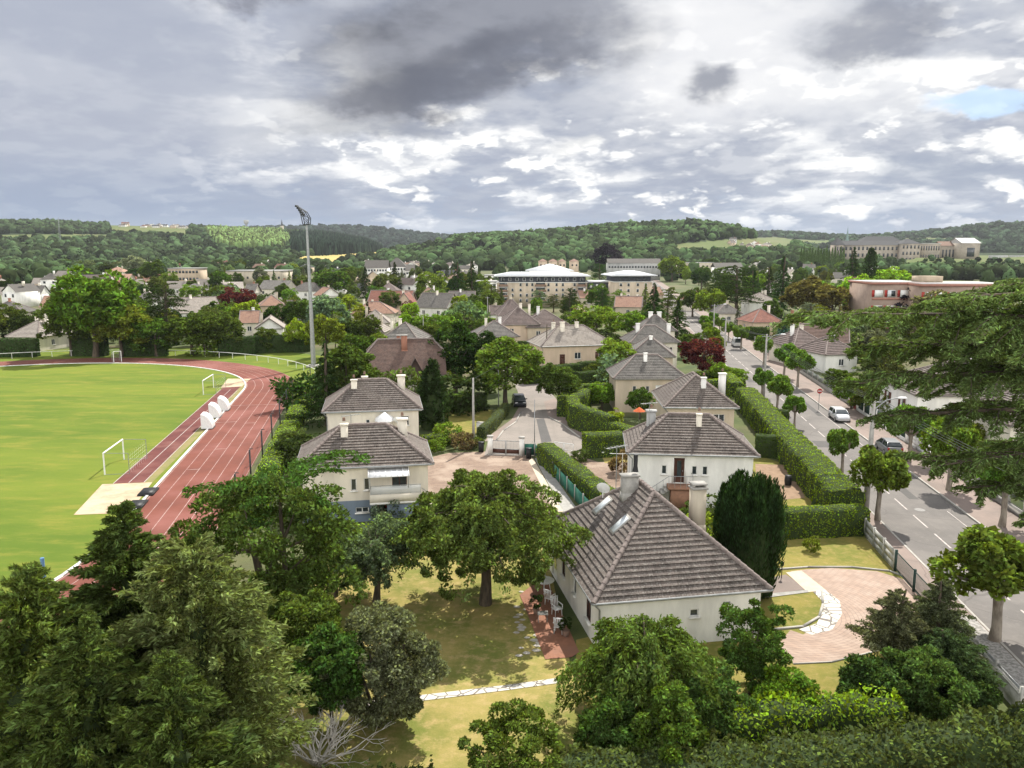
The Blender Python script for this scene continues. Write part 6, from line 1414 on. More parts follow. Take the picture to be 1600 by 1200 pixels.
# bright green arching tree under the bungalow wall
x, y = 5.9, 33.4; h = topz(1010, 962, 33.4)
mb, p = crown_arcs(61, 1.4, h - 1.1, 3.7, 180, 340, .21, .42, .5, .62, .1, lambda t: (1.0 - .55 * t ** 2), spread=.6, down=.8)
t = trunk_mb(61, h - 1.1, .2, None); [t.tube(q[:7], np.linspace(.06, .015, 7), 5, caps=False) for q in p[::4]]
near('spreading_tree', 'bright green arching tree in front of the bungalow\'s white end wall', 'tree', mb, t, (.098, .14, .03), x, y)
x, y = pos(1188, 35.5); h = topz(1185, 948, 35.5); mb, C = crown_clumps(62, 1.6, h * .46, h * .54, 80, .42, 210, .17, up=.7, low=-.95, lumps=.4)
near('young_tree', 'upright light green tree at the right corner of the bungalow', 'tree', mb, trunk_mb(62, h * .75, .1, C, 12), (.075, .125, .026), x, y)
for k, (px, Y, tp, rad, tint, lab) in enumerate(((1245, 33, 1052, 1.7, (.11, .18, .02), 'low lime green feathery shrub beside the scorched lawn'), (1120, 31.5, 1040, 1.8, (.06, .10, .024), 'green shrub between the arching tree and the lime shrub'), (1060, 29.6, 1085, 1.6, (.10, .155, .025), 'pale leaved shrub at the bottom right of centre'), (960, 30.5, 1098, 1.2, (.07, .12, .025), 'low green shrub under the arching tree'), (805, 28.9, 1126, 2.4, (.10, .135, .025), 'wide low yellow-green shrub at the bottom centre on the dry grass'))):
    h = topz(px, tp, Y); x, y = pos(px, Y); mb, C = crown_clumps(70 + k, rad, h * .5, h * .5, 60, .42, 220, .17, up=.4, low=-.9)
    near('shrub', lab, 'shrub', mb, trunk_mb(70 + k, h * .5, .06, C, 6), tint, x, y)
# thujas and round shrub at the lower right
for px, Y, tp, rad, tint, lab, sd_ in ((1412, 37, 922, 2.0, (.11, .115, .06), 'bronze tinged conifer beside the brick drive', 81), (1482, 37.5, 905, 1.9, (.095, .11, .055), 'thin open conifer with a visible dark trunk by the road fence', 82), (1500, 35.5, 985, 2.1, (.06, .09, .035), 'dull green conifer leaning over the road fence', 83)):
    h = topz(px, tp, Y); x, y = pos(px, Y); mb, p = crown_arcs(sd_, .4, h - .2, rad, 140, 230, .17, .34, .55, .12, .14, lambda t: 1.08 - .9 * t ** 1.2, spread=.5, down=.2)
    near('conifer', lab, 'tree', mb, trunk_mb(sd_, h, .12, None), tint, x, y, leaf=NEEDLE)
for px, Y, tp, rad, tint, lab, sd_ in ((1468, 33.8, 1018, 2.3, (.072, .115, .03), 'rounded fresh green shrub at the lower right below the thin conifers', 91), (1385, 34, 1035, 1.5, (.05, .085, .024), 'dark green round shrub beside the scorched lawn, left of the fresh green one', 92), (1530, 34.5, 1050, 1.7, (.06, .095, .03), 'small leaved shrub by the gravel at the lower right', 93)):
    h = topz(px, tp, Y); x, y = pos(px, Y); mb, C = crown_clumps(sd_, rad, h * .5, h * .48, 110, .45, 200, .17, up=.4, low=-.9)
    near('shrub', lab, 'shrub', mb, trunk_mb(sd_, h * .5, .07, C, 6), tint, x, y)
# upright dark yew
x, y = 14.5, 46.8; h = topz(1165, 742, 46.8); near('yew', 'dark upright yew with vertical plumes beside the bungalow\'s right chimney', 'tree', crown_yew(95, h, 2.2, 40000, .3), trunk_mb(95, 2.5, .25, None), (.022, .042, .013), x, y, leaf=NEEDLE)
# great cedar from the right edge
def cedar():
    rng = np.random.default_rng(7); x0, y0 = pos(1770, 33); mb = MB(); tb = MB()
    tb.tube([(0, 0, 0), (.2, 0, 7), (0, .1, 14), (.1, 0, 21), (0, 0, 26)], [.75, .6, .48, .28, .1], 12)
    # limbs: height, azimuth deg, length, rise
    L = [(19.3, 178, 7.5, .1, .8), (18.6, 184, 10.2, .12, .8), (17.7, 181, 14.0, .08, .9), (17.1, 198, 8.5, .08, .6), (16.6, 173, 11.6, .08, .75), (15.9, 187, 12.4, .03, .6), (14.5, 182, 11.4, -.01, .35),
         (12.9, 190, 9.8, -.02, .6), (12.5, 176, 9.0, -.03, .5), (11.5, 184, 7.6, -.04, .6), (10.5, 190, 5.2, -.06, .6), (9.6, 178, 4.4, -.04, .6), (19.0, 205, 5.5, .15, 1),
         (17.2, 240, 7.0, .1, 1), (14.0, 236, 5.5, .02, .6), (17, 100, 7, .1, 1), (14, 60, 7, .1, 1), (12, 120, 6, 0, 1), (19, 20, 6, .2, 1), (15, 330, 7, .1, 1), (20, 300, 4, .2, 1)]
    for z, a, ln, rise, den in L:
        a = R(a); d = np.array((cos(a), sin(a), 0)); sd_ = np.array((-sin(a), cos(a), 0)); m = 12; s = np.linspace(0, 1, m)
        bend = rng.normal(0, .08); dip = rng.uniform(.0, .06)
        path = np.array([d * ln * t + sd_ * bend * ln * t * t + np.array((0, 0, z + rise * ln * (t * 1.6 - t * t * 1.05) - dip * ln * t ** 3)) for t in s])
        tb.tube(path, np.linspace(.21, .03, m) * (ln / 11) ** .5, 7, caps=False)
        # side boughs, left and right, each a flat drooping-tipped fan
        nb = int(ln * 2.7 * (.4 + .6 * den))
        for j in range(nb):
            t = .22 + .78 * (j + rng.uniform(0, 1)) / nb; k = min(int(t * (m - 1)), m - 2); p = path[k] + (path[k + 1] - path[k]) * (t * (m - 1) - k)
            sg = 1 if j % 2 else -1; l2 = ln * (.22 + .12 * den) * (1.15 - t * .75) * rng.uniform(.7, 1.25); dd = nrm(d * rng.uniform(.5, 1.1) + sd_ * sg * rng.uniform(.5, 1.0)); q = np.linspace(0, 1, 6)
            lift = rng.uniform(-.06, .32); bp = np.array([p + dd * l2 * u + np.array((0, 0, lift * l2 * u - .30 * l2 * u ** 2.2)) for u in q])
            tb.tube(bp, np.linspace(.045, .012, 6), 4, caps=False)
            n = int(300 * l2); u = rng.uniform(.08, 1.05, n); kk = np.minimum((u * 5).astype(int), 4); fr = (u * 5 - kk)[:, None]; pc = bp[kk] * (1 - fr) + bp[kk + 1] * fr
            w = .23 * l2 * (1.1 - .75 * u); sv = np.cross(dd, (0, 0, 1)); sv /= np.linalg.norm(sv); o = rng.uniform(-1, 1, n); off = sv[None] * (o * w)[:, None]
            off[:, 2] -= np.abs(o) * w * .22 + np.abs(rng.normal(0, .08, n)); off += rng.normal(0, .045, (n, 3))
            leaves(mb, pc + off, nrm(dd[None] * .8 + sv[None] * np.sign(o)[:, None] * .7 + np.array((0, 0, -.45))), .20, .28, rng, .45)
    near('cedar', 'great cedar with flat drooping tiers reaching in from the right edge', 'tree', mb, tb, (.105, .145, .045), x0, y0, leaf=NEEDLE)
cedar()
# ---- clipped hedges
H = lambda *l: [P(a, b) for a, b in l]
LIMEH = (.20, .27, .012); DKH = (.06, .095, .012)
hedge(H((852, 722), (950, 805), (968, 822)), 1.7, 2.0, 'long clipped hedge running from the close towards the big foreground roof', LIMEH, 70, .13, seed=2)
hedge([road(-4, -5.9), road(10, -6.0), road(30, -6.0), road(44, -6.0)], 2.6, 2.6, 'thick clipped hedge with a flat lime top along the left side of the road', LIMEH, 60, .15, seed=3)
hedge(H((1206, 838), (1348, 832)), 1.6, 2.1, 'deep green clipped hedge across the garden behind the sunny lawn', LIMEH, 80, .13, seed=4)
hedge(H((915, 640), (905, 648), (893, 655), (900, 668), (925, 678), (958, 690)), 1.5, 2.9, 'tall curved clipped hedge at the corner of the close', LIMEH, 50, .15, seed=5)
hedge(H((880, 652), (890, 640), (905, 630), (960, 628)), 1.6, 2.7, 'high hedge behind the curved one beside the close', LIMEH, 50, .16, seed=6)
hedge(H((955, 690), (985, 700), (990, 712)), 1.6, 2.3, 'short lime topped hedge left of the stairs house', LIMEH, 60, .15, seed=7)
hedge(H((913, 712), (970, 710)), 2.2, 2.4, 'short thick hedge with one brown patch at the pink driveway', LIMEH, 60, .14, seed=8)
hedge(H((1180, 712), (1235, 716)), 1.5, 2.3, 'dark hedge joining the stairs house to the roadside hedge', DKH, 50, .16, seed=9)
hedge(H((1190, 668), (1230, 672)), 1.4, 2.4, 'dark hedge behind the vegetable plot', DKH, 50, .16, seed=10)
hedge([road(50, -6.2), road(62, -6.2), road(80, -6.2)], 1.8, 2.2, 'farther clipped hedge along the left of the road past the yellow bush', LIMEH, 40, .2, seed=11)
hedge(H((1085, 600), (1150, 592)), 1.6, 1.8, 'low wavy clipped hedge in front of the maroon tree', LIMEH, 40, .2, seed=12)
hedge(H((1095, 614), (1160, 610)), 1.6, 1.9, 'bright straight hedge behind the beige house by the road', LIMEH, 40, .2, seed=13)
hedge(H((900, 612), (962, 607)), 1.6, 3.0, 'tall dark hedge beside the long grey roofed house', DKH, 35, .2, seed=14)
hedge(H((820, 600), (905, 592)), 1.6, 2.6, 'dark hedge in front of the peach house', DKH, 35, .2, seed=15)
hedge(H((905, 588), (962, 583)), 1.6, 2.4, 'dark hedge between the peach house and the pointed roof', DKH, 35, .2, seed=16)
hedge(H((695, 642), (760, 640)), 1.2, 2.2, 'dark hedge at the back of the small lawn by the cypress', DKH, 50, .18, seed=17)
hedge(H((752, 685), (768, 672), (782, 655), (790, 645)), 1.0, 1.3, 'low olive hedge curving beside the close', (.11, .12, .03), 60, .15, seed=18)
hedge(H((662, 700), (690, 696), (720, 690)), 1.4, 1.3, 'low green hedge right of the house behind the balcony house', LIMEH, 60, .15, seed=19)
hedge(H((560, 846), (600, 838), (660, 832)), 1.5, 1.1, 'low hedge at the foot of the balcony house', LIMEH, 60, .15, seed=20)
tp_ = [tr(s, 9.8) for s in (-6, 4)] + [tr(s, 9.7) for s in (12, 20, 27)]
hedge(tp_, 1.9, 1.5, 'bright lime hedge along the outside of the running track', (.24, .33, .018), 60, .16, seed=21, rough=.12)
hedge([tr(s, 9.8) for s in (30, 36)], 1.9, 1.6, 'short squared lime hedge beside the track further along', (.24, .33, .018), 60, .16, seed=22, rough=.1)
hedge([tr(s, 9.9) for s in (39, 47, 54)], 1.8, 1.5, 'lime hedge beside the end of the track straight', (.22, .31, .018), 50, .18, seed=23, rough=.14)
for (a, b, lab, sd_) in (((118, 556), (168, 556), 'dark hedge behind the white rail, nearest the left edge', 24), ((192, 557), (262, 556), 'dark hedge behind the white rail in the left middle', 25), ((342, 556), (398, 553), 'dark hedge behind the white rail left of the floodlight', 26), ((398, 552), (484, 549), 'long dark hedge reaching the floodlight', 27), ((-30, 558), (60, 557), 'dark hedge at the far left edge of the sports field', 28)):
    hedge(H(a, b), 1.8, 3.6, lab, (.03, .06, .014), 22, .3, seed=sd_)
hedge(H((725, 512), (752, 508), (775, 512)), 1.8, 2.4, 'clipped hedge at the far end of the close', LIMEH, 22, .25, seed=29)
hedge(H((1240, 570), (1292, 566)), 1.8, 2.2, 'dark hedge in front of the brown roofed house across the road', DKH, 25, .25, seed=30)
hedge(H((1168, 530), (1200, 532)), 1.8, 3.0, 'high green hedge before the red roofed house', DKH, 22, .3, seed=31)
hedge(H((1480, 655), (1545, 660)), 1.4, 1.6, 'low bright hedge below the house behind the cedar', LIMEH, 40, .2, seed=32)
hedge(H((840, 545), (770, 542)), 1.4, 1.5, 'dark low hedge by the cars of the close', DKH, 25, .25, seed=33)
# hedges along the very bottom of the picture
hedge([(6.0, 30.2), (9, 31.0), (13.5, 31.9), (16.5, 31.6)], 1.6, 2.2, 'bright yellow-green hedge with ragged top along the bottom right', (.17, .24, .02), 110, .18, wild=True, seed=34, rough=.5)
hedge([(2.0, 27.9), (8, 28.1), (14, 28.8), (22, 29.4)], 2.4, (1.7, 2.0, 2.3, 3.0), 'dark mixed hedge along the bottom right edge', (.08, .10, .03), 110, .2, wild=True, seed=35, rough=.5)
hedge([(-16, 25.2), (-9, 26.2), (-3.0, 27.0)], 2.2, 1.9, 'dark shaded hedge along the bottom left edge', (.045, .062, .02), 90, .18, wild=True, seed=36, rough=.35)
# ============================================================= street furniture, cars, stadium
def pole_lib():
    pass
def concrete_pole(px, py, h, label, r=.17, arm=None, cross=0, name='telegraph_pole', mat=None, lean=0.0, g='poles carrying the overhead wires'):
    x, y = P(px, py); t = thing(name, label, 'pole', (x, y, 0), 0, g); m = MB(); m.box((0, 0, h / 2), (r * 2, r * 1.5, h), 0, taper=.6); m.build('pole', mat or CONCRETE, t)
    for k in range(cross):
        m = MB(); m.box((0, 0, h - .35 - k * .6), (1.3, .09, .09)); c = m.build('crossarm', METAL, t)
        for s in (-.55, -.2, .2, .55): q = MB(); q.tube([(s, 0, h - .3 - k * .6), (s, 0, h - .1 - k * .6)], .045, 6); q.build('insulator', BLACK, c)
    if arm:
        m = MB(); m.tube([(0, 0, h - 1.0), (arm * .5, 0, h - .2), (arm, 0, h)], .045, 6); a = m.build('lamp_arm', METAL, t); q = MB(); q.box((arm + .3 * (1 if arm > 0 else -1), 0, h + .0), (.75, .26, .14), taper=.7); q.build('lamp_head', PLASTIC, a)
    OCC.append((x, y, .8)); return (x, y, h)
WN_ = {}
WN_['a'] = concrete_pole(1352, 806, 9.6, 'tall grey concrete pole at the corner of the road hedge', .2, arm=1.9, cross=1)
WN_['b'] = concrete_pole(1193, 622, 9.2, 'concrete pole with a lamp arm among the left street trees', .16, arm=2.0, cross=1)
WN_['c'] = concrete_pole(1131, 577, 9.2, 'bare concrete pole between the maroon tree and the road', .16, cross=1)
WN_['d'] = concrete_pole(1114, 538, 9.0, 'distant pole with a lamp arm at the left edge of the road', .15, arm=2.0, cross=1)
WN_['e'] = concrete_pole(740, 700, 7.6, 'pale round pole beside the small lawn left of the gate', .15)
WN_['f'] = concrete_pole(854, 574, 7.8, 'brown wooden pole in front of the peach house', .14, mat=BARK)
WN_['g'] = concrete_pole(779, 640, 6.6, 'thin grey pole in front of the large round tree', .07, mat=METAL)
WN_['h'] = concrete_pole(762, 508, 8.0, 'distant concrete pole at the end of the close', .13, cross=1)
WN_['i'] = concrete_pole(835, 706, 5.6, 'slim metal lamp post at the end of the long hedge', .055, mat=METAL, name='lamp_post')
WN_['j'] = concrete_pole(662, 545, 7.0, 'distant slim pole behind the big brown roof', .1)
def wires(a, b, label, offs=((-.5, 0), (-.18, 0), (.18, 0), (.5, 0)), sag=.7, r=.01):
    m = MB()
    t = thing('overhead_wires', label, 'wires', (0, 0, 0))
    for o, dz in offs:
        p = np.array((a[0] + o, a[1], a[2] - .1 + dz)); q = np.array((b[0] + o, b[1], b[2] - .1 + dz)); m = MB(); pts = [p + (q - p) * u - np.array((0, 0, sag * 4 * u * (1 - u))) for u in np.linspace(0, 1, 9)]; m.tube(pts, r * .7, 4, caps=False); m.build('wire', DARKMETAL, t)
NEARP = (27.6, 22.0, 9.6)
wires(WN_['a'], NEARP, 'wires running from the tall corner pole towards the cedar', r=.02); wires(WN_['a'], WN_['b'], 'wires between the corner pole and the next pole up the road', r=.02); wires(WN_['b'], WN_['c'], 'wires between the lamp arm pole and the bare pole', r=.02); wires(WN_['c'], WN_['d'], 'farthest wires along the left of the road', r=.02)
wires(WN_['f'], WN_['e'], 'single wire crossing the close between two poles', ((0, 0),), .8, .018); wires(WN_['f'], (22, 125, 8), 'thin wire crossing right of the peach house', ((0, 0),), .5, .018)
# road sign
x, y = P(1279, 640); t = thing('road_sign', 'round red no entry sign with a white bar beside the road', 'sign', (x, y, 2.5)); m = MB(); m.tube([(0, .06, -2.5), (0, .06, .4)], .04, 6); m.build('post', METAL, t); m = MB(); m.tube([(0, .02, 0), (0, -.02, 0)], .34, 18); m.build('disc', REDPAINT, t); m = MB(); m.box((0, -.03, 0), (.45, .02, .11)); m.build('bar', WHITE, t)
# ---- cars
def car(label, x, y, rz, paint, kind='hatch', L=4.1, Wd=1.72, Hh=1.46):
    t = thing('parked_car', label, 'car', (x, y, 0), rz, 'cars parked on the streets'); w = Wd / 2
    if kind == 'wagon': cab = [(-.46, .90), (-.43, 1.36), (-.10, 1.44), (.12, 1.40), (.30, .95)]
    elif kind == 'van': cab = [(-.49, .95), (-.48, 1.98), (-.05, 2.05), (.22, 1.98), (.38, 1.15)]
    else: cab = [(-.44, .92), (-.36, 1.36), (-.08, 1.46), (.10, 1.42), (.29, .96)]
    # lower body: lofted sections, length along x (front +x)
    low = [(-.5, .30, .72, .84), (-.485, .22, .88, .93), (-.40, .2, .93, 1.0), (-.2, .2, .93, 1.0), (.15, .2, .95, 1.0), (.32, .2, .93, .99), (.44, .22, .78, .94), (.485, .28, .64, .86), (.5, .34, .56, .78)]
    if kind == 'van': low = [(-.5, .3, .95, .95), (-.48, .22, 1.0, 1.0), (.2, .22, 1.1, 1.0), (.38, .22, 1.08, .99), (.47, .24, .95, .95), (.5, .34, .8, .85)]
    V = []
    for xf, zb, zt, wf in low:
        X = xf * L; ww = w * wf; V += [(X, -ww * .9, zb), (X, -ww, zb + .18), (X, -ww, (zb + zt) / 2 + .08), (X, -ww * .93, zt - .02), (X, -ww * .75, zt + .03), (X, ww * .75, zt + .03), (X, ww * .93, zt - .02), (X, ww, (zb + zt) / 2 + .08), (X, ww, zb + .18), (X, ww * .9, zb)]
    n = len(low); f = [(i * 10 + j, (i + 1) * 10 + j, (i + 1) * 10 + (j + 1) % 10, i * 10 + (j + 1) % 10) for i in range(n - 1) for j in range(10)]
    m = MB(); m.add(V, [q[::-1] for q in f]); m.poly(V[:10]); m.poly(V[-10:][::-1]); m.build('body', paint, t, smooth=False)
    # glasshouse
    V = []; m = MB(); k = len(cab)
    for xf, z in cab: V += [(xf * L, -w * (.90 if z < 1.2 else .72), z), (xf * L, w * (.90 if z < 1.2 else .72), z)]
    V = np.array(V); m.add(V, [(2 * i, 2 * i + 1, 2 * i + 3, 2 * i + 2) for i in range(k - 1)])
    m.poly([V[2 * i] for i in range(k)][::-1]); m.poly([V[2 * i + 1] for i in range(k)])
    m.build('windows', GLASS, t)
    m = MB(); zr = cab[1][1]; top = [(c[0] * L, c[1] + .015) for c in cab[1:-1]]
    m.add([p for X, z in top for p in ((X, -w * .74, z), (X, w * .74, z))], [(2 * i, 2 * i + 1, 2 * i + 3, 2 * i + 2) for i in range(len(top) - 1)])
    for s in (-1, 1):
        for c in ((0, 1), (3, 4)) + (((2, 2),) if 0 else ()):
            a, b = cab[c[0]], cab[c[1]]; m.seg((a[0] * L, s * w * (.90 if a[1] < 1.2 else .73), a[1]), (b[0] * L, s * w * (.90 if b[1] < 1.2 else .73), b[1]), .07, .05)
        m.seg((-.08 * L, s * w * .91, .95), (-.08 * L, s * w * .735, cab[2][1] - .02), .03, .09)
        m.seg((cab[1][0] * L, s * w * .735, zr), (cab[3][0] * L, s * w * .735, cab[3][1]), .05, .05)
        if kind == 'van': m.box((-.24 * L, s * w * .84, 1.5), (.42 * L, .08, .85)); 
    m.build('roof', paint, t)
    for sx in (-.31, .30):
        for s in (-1, 1):
            q = MB(); q.tube([(sx * L, s * (w - .2), .31), (sx * L, s * (w + .01), .31)], .31, 18); wl = q.build('wheel', BLACK, t); q = MB(); q.tube([(sx * L, s * (w - .1), .31), (sx * L, s * (w + .025), .31)], .19, 14); q.build('rim', METAL, wl)
    for s in (-1, 1):
        q = MB(); q.box((.472 * L, s * w * .62, .66), (.12, .36, .15)); q.build('headlight', PLASTIC, t); q = MB(); q.box((-.492 * L, s * w * .78, .78), (.07, .2, .26)); q.build('tail_light', REDPAINT, t)
        q = MB(); q.box((.17 * L, s * (w + .08), 1.0), (.12, .2, .13)); q.build('mirror', BLACK, t)
    q = MB(); q.box((-.5 * L - .005, 0, .55), (.02, .5, .12)); q.build('number_plate', PLASTIC, t); q = MB(); q.box((0, 0, .28), (L * .96, Wd * .94, .12)); q.build('sill', BLACK, t)
    OCC.append((x, y, 2)); return t
def paint(name, c): m = M(name, c, tuple(v * .93 for v in c), 1, .28, metal=.35, spec=.5); return m
GREYP, SILV, WHT, DRK = paint('grey_car_paint', (.19, .195, .20)), paint('silver_car_paint', (.55, .56, .57)), paint('white_car_paint', (.72, .72, .72)), paint('dark_car_paint', (.03, .033, .04))
RDA = atan2(RD[1], RD[0]); g = P(1388, 706); car('grey hatchback parked on the right pavement edge seen from behind', g[0], g[1], RDA, GREYP)
g = P(1311, 656); car('silver estate car parked facing the camera on the right of the road', g[0], g[1], RDA + pi, SILV, 'wagon', 4.3)
g = P(1151, 541); car('small white van parked under the far street trees', g[0], g[1], RDA, WHT, 'van', 4.4, 1.8)
g = P(811, 633); car('dark car with a shiny bonnet parked in the close', g[0], g[1], R(-85), DRK, 'hatch')
g = P(803, 528); car('silver car below the balcony of the purple roofed peach house', g[0], g[1], R(-25), SILV); g = P(804, 538); car('pale blue-grey car in front of the silver one in the close', g[0], g[1], R(-30), paint('blue_grey_car_paint', (.28, .33, .38)))
g = P(1096, 505); car('tiny dark car far up the road', g[0], g[1], RDA, DRK)
# ---- walls and fences of the road
def panel_fence(name, label, pts, h, panel=2.2, mat=CONCRETE, post=.14, low=None, bars=False, barmat=METAL, cat='fence', z=0.0, mesh=None):
    t = thing(name, label, cat, (0, 0, 0)); pts = [np.array(p, float) for p in pts]
    for a, b in zip(pts[:-1], pts[1:]):
        L = np.linalg.norm(b - a); n = max(1, round(L / panel)); rz = atan2(b[1] - a[1], b[0] - a[0])
        for i in range(n + 1):
            p = a + (b - a) * i / n; m = MB(); m.box((p[0], p[1], z + (h + .08) / 2), (post, post, h + .08), rz); m.build('post', mat if not bars or low else barmat, t)
        if low:
            m = MB(); c = (a + b) / 2; m.box((c[0], c[1], z + low / 2), (L, post * 1.5, low), rz); m.box((c[0], c[1], z + low + .03), (L, post * 2, .06), rz); m.build('low_wall', mat, t)
        for i in range(n):
            p, q = a + (b - a) * (i + .04) / n, a + (b - a) * (i + .96) / n; m = MB(); z0 = z + (low or 0)
            if bars:
                m.seg((*p, z + h - .06), (*q, z + h - .06), .04, .05); m.seg((*p, z0 + .15), (*q, z0 + .15), .04, .05); k = max(4, int(np.linalg.norm(q - p) / .16))
                for j in range(k): r_ = p + (q - p) * (j + .5) / k; m.seg((*r_, z0 + .12), (*r_, z + h - .02), .022, .022)
                m.build('railing', barmat, t)
            elif mesh: m.seg((*p, z0 + (h - (low or 0)) / 2), (*q, z0 + (h - (low or 0)) / 2), .02, h - (low or 0) - .1); m.build('screen', mesh, t)
            else:
                for j in range(3): hz_ = (h / 3); m.seg((*p, z + hz_ * (j + .5)), (*q, z + hz_ * (j + .5)), .05, hz_ - .02)
                m.build('panel', mat, t)
    return t
OLDW = M('weathered_white_concrete', (.50, .49, .45), (.36, .35, .32), 1.2, .95, .3, 20, c3=(.24, .25, .21), s3=1.0)
panel_fence('concrete_fence', 'weathered white concrete panel fence beside the road and the sunny lawn', [road(-2.5, -5.35), road(-13.2, -5.35)], 1.35, 2.1, OLDW)
panel_fence('garden_gate', 'dark green barred gate between the white fence and the brick drive', [road(-13.4, -5.35), road(-20, -5.35)], 1.4, 3.2, OLDW, bars=True, barmat=M('green_iron', (.03, .06, .05), (.02, .045, .04), 3, .6))
panel_fence('garden_fence', 'low white fence running on behind the thin conifers at lower right', [road(-20.2, -5.35), road(-30, -5.35)], 1.2, 2.5, OLDW, low=.9, bars=True)
panel_fence('garden_wall', 'low wall with iron railings along the right pavement near the camera', [road(-26, 8.2), road(12, 8.2)], 1.5, 2.8, CONCRETE, .22, low=.55, bars=True, barmat=DARKMETAL)
panel_fence('garden_wall', 'white wall section along the right pavement beside the grey car', [road(12.5, 8.2), road(24, 8.2)], 1.25, 3.0, WALL['white'], .18)
panel_fence('garden_fence', 'dark green fence along the right pavement beside the red gate', [road(24.4, 8.2), road(42, 8.2)], 1.7, 2.6, WALL['white'], .18, low=.4, mesh=M('dark_green_mesh', (.03, .06, .045), (.02, .045, .03), 2, .8))
panel_fence('garden_gate', 'bright red solid gate on the right side of the road', [road(42.5, 8.2), road(46, 8.2)], 1.8, 1.75, WALL['white'], .2, mesh=REDPAINT)
panel_fence('garden_fence', 'pale fence with posts along the right pavement under the far street trees', [road(46.5, 8.2), road(120, 8.2)], 1.5, 3.4, CONCRETE, .18, low=.6, bars=False, mesh=M('grey_mesh', (.22, .24, .22), (.17, .19, .17), 2, .8))
# ---- gates at the head of the close
def gate(label, a, b, h, mat, panelm=None, name='driveway_gate'):
    A, B = np.array(P(*a)), np.array(P(*b)); t = thing(name, label, 'gate', (0, 0, 0)); m_ = (A + B) / 2
    for p, q in ((A, m_), (m_, B)):
        p2, q2 = p + (q - p) * .03, p + (q - p) * .97; m = MB()
        for z in (.12, h * .42, h): m.seg((*p2, z), (*q2, z), .05, .06)
        for e in (p2, q2): m.seg((*e, .05), (*e, h + .03), .06, .06)
        k = 9
        for j in range(1, k): r_ = p2 + (q2 - p2) * j / k; m.seg((*r_, h * .42), (*r_, h), .02, .02)
        lf = m.build('gate_leaf', mat, t)
        if panelm: m = MB(); m.seg((*p2, h * .27), (*q2, h * .27), .03, h * .3); m.build('lower_panel', panelm, lf)
    return t
gate('grey double gate with dark lower panels between two white pillars', (769, 710), (812, 712), 1.5, METAL, DARKBROWN)
gate('open white barred gate at the right driveway of the close', (866, 708), (896, 712), 1.2, WHITE)
for px, py, lab in ((766, 710, 'white capped gate pillar on the left of the grey gate'), (815, 712, 'white capped gate pillar on the right of the grey gate')):
    x, y = P(px, py); t = thing('gate_pillar', lab, 'pillar', (x, y, 0)); m = MB(); m.box((0, 0, .95), (.5, .5, 1.9)); m.build('pillar', WALL['white'], t); m = MB(); m.box((0, 0, 1.95), (.66, .66, .1)); m.build('cap', CONCRETE, t)
panel_fence('garden_fence', 'green screened fence with concrete posts beside the long clipped hedge', H((836, 712), (925, 812)), 1.3, 2.4, CONCRETE, .1, mesh=GREENPAINT)
panel_fence('garden_fence', 'short green screen between the grey gate and the lamp post', H((819, 712), (835, 712)), 1.3, 2.4, CONCRETE, .1, mesh=GREENPAINT)
x, y = P(880, 712); pt = thing('plant_pot', 'large white plant pot beside the pink driveway', 'pot', (*P(941, 714), 0)); m = MB(); m.lathe([(.22, 0), (.34, .5), (.38, .62), (.33, .62), (.3, .5), (.01, .48)], (0, 0, 0), 14); m.build('pot', PLASTIC, pt)
# box by the kerb, bins
x, y = P(752, 676); t = thing('utility_cabinet', 'white utility cabinet at the edge of the small lawn', 'cabinet', (x, y, 0), R(-20)); m = MB(); m.box((0, 0, .6), (1.0, .5, 1.2)); m.build('cabinet', PLASTIC, t); m = MB(); m.box((0, 0, 1.22), (1.08, .58, .06)); m.build('lid', CONCRETE, t)
for px, py, lab, mt_ in ((752, 706, 'black wheeled bin left of the grey gate', BLACK), (826, 716, 'dark bin at the start of the concrete path', BLACK), (565, 812, 'dark green bin beside the red basement door', GREENPAINT)):
    x, y = P(px, py); t = thing('wheeled_bin', lab, 'bin', (x, y, 0)); m = MB(); m.box((0, 0, .52), (.5, .55, .95), 0, taper=1.15); m.build('bin', mt_, t); m = MB(); m.box((0, 0, 1.03), (.62, .68, .08)); m.build('lid', mt_, t)
x, y = P(1231, 758); t = thing('water_barrel', 'dark upright water barrel on the vegetable plot', 'barrel', (x, y, 0)); m = MB(); m.lathe([(.28, 0), (.33, .45), (.28, .9), (.01, .9)], (0, 0, 0), 14); m.build('barrel', BLACK, t)
# terrace furniture of the bungalow
def chair(label, p, rz):
    t = thing('garden_chair', label, 'chair', (p[0], p[1], .05), rz, 'white garden chairs on the terrace'); m = MB(); m.box((0, 0, .42), (.5, .5, .05)); m.build('seat', PLASTIC, t)
    m = MB()
    for i in range(5): m.seg((-.2 + i * .1, .24, .46), (-.22 + i * .11, .34, 1.0), .05, .03)
    m.seg((-.26, .33, 1.0), (.26, .33, 1.0), .04, .06); m.build('backrest', PLASTIC, t)
    for sx in (-.22, .22):
        for sy in (-.2, .2): m = MB(); m.seg((sx, sy, 0), (sx * .95, sy * .9, .42), .04, .04); m.build('leg', PLASTIC, t)
        m = MB(); m.seg((sx * 1.15, -.22, .66), (sx * 1.15, .28, .68), .06, .03); m.seg((sx * 1.15, -.2, .42), (sx * 1.15, -.2, .66), .04, .04); m.build('armrest', PLASTIC, t)
chair('white garden chair with slatted back leaning at the bungalow wall', P(870, 962), .5); chair('white garden chair under the terrace table', P(859, 945), 2.6); chair('white armchair nearest the camera on the terrace', P(873, 990), 2.9)
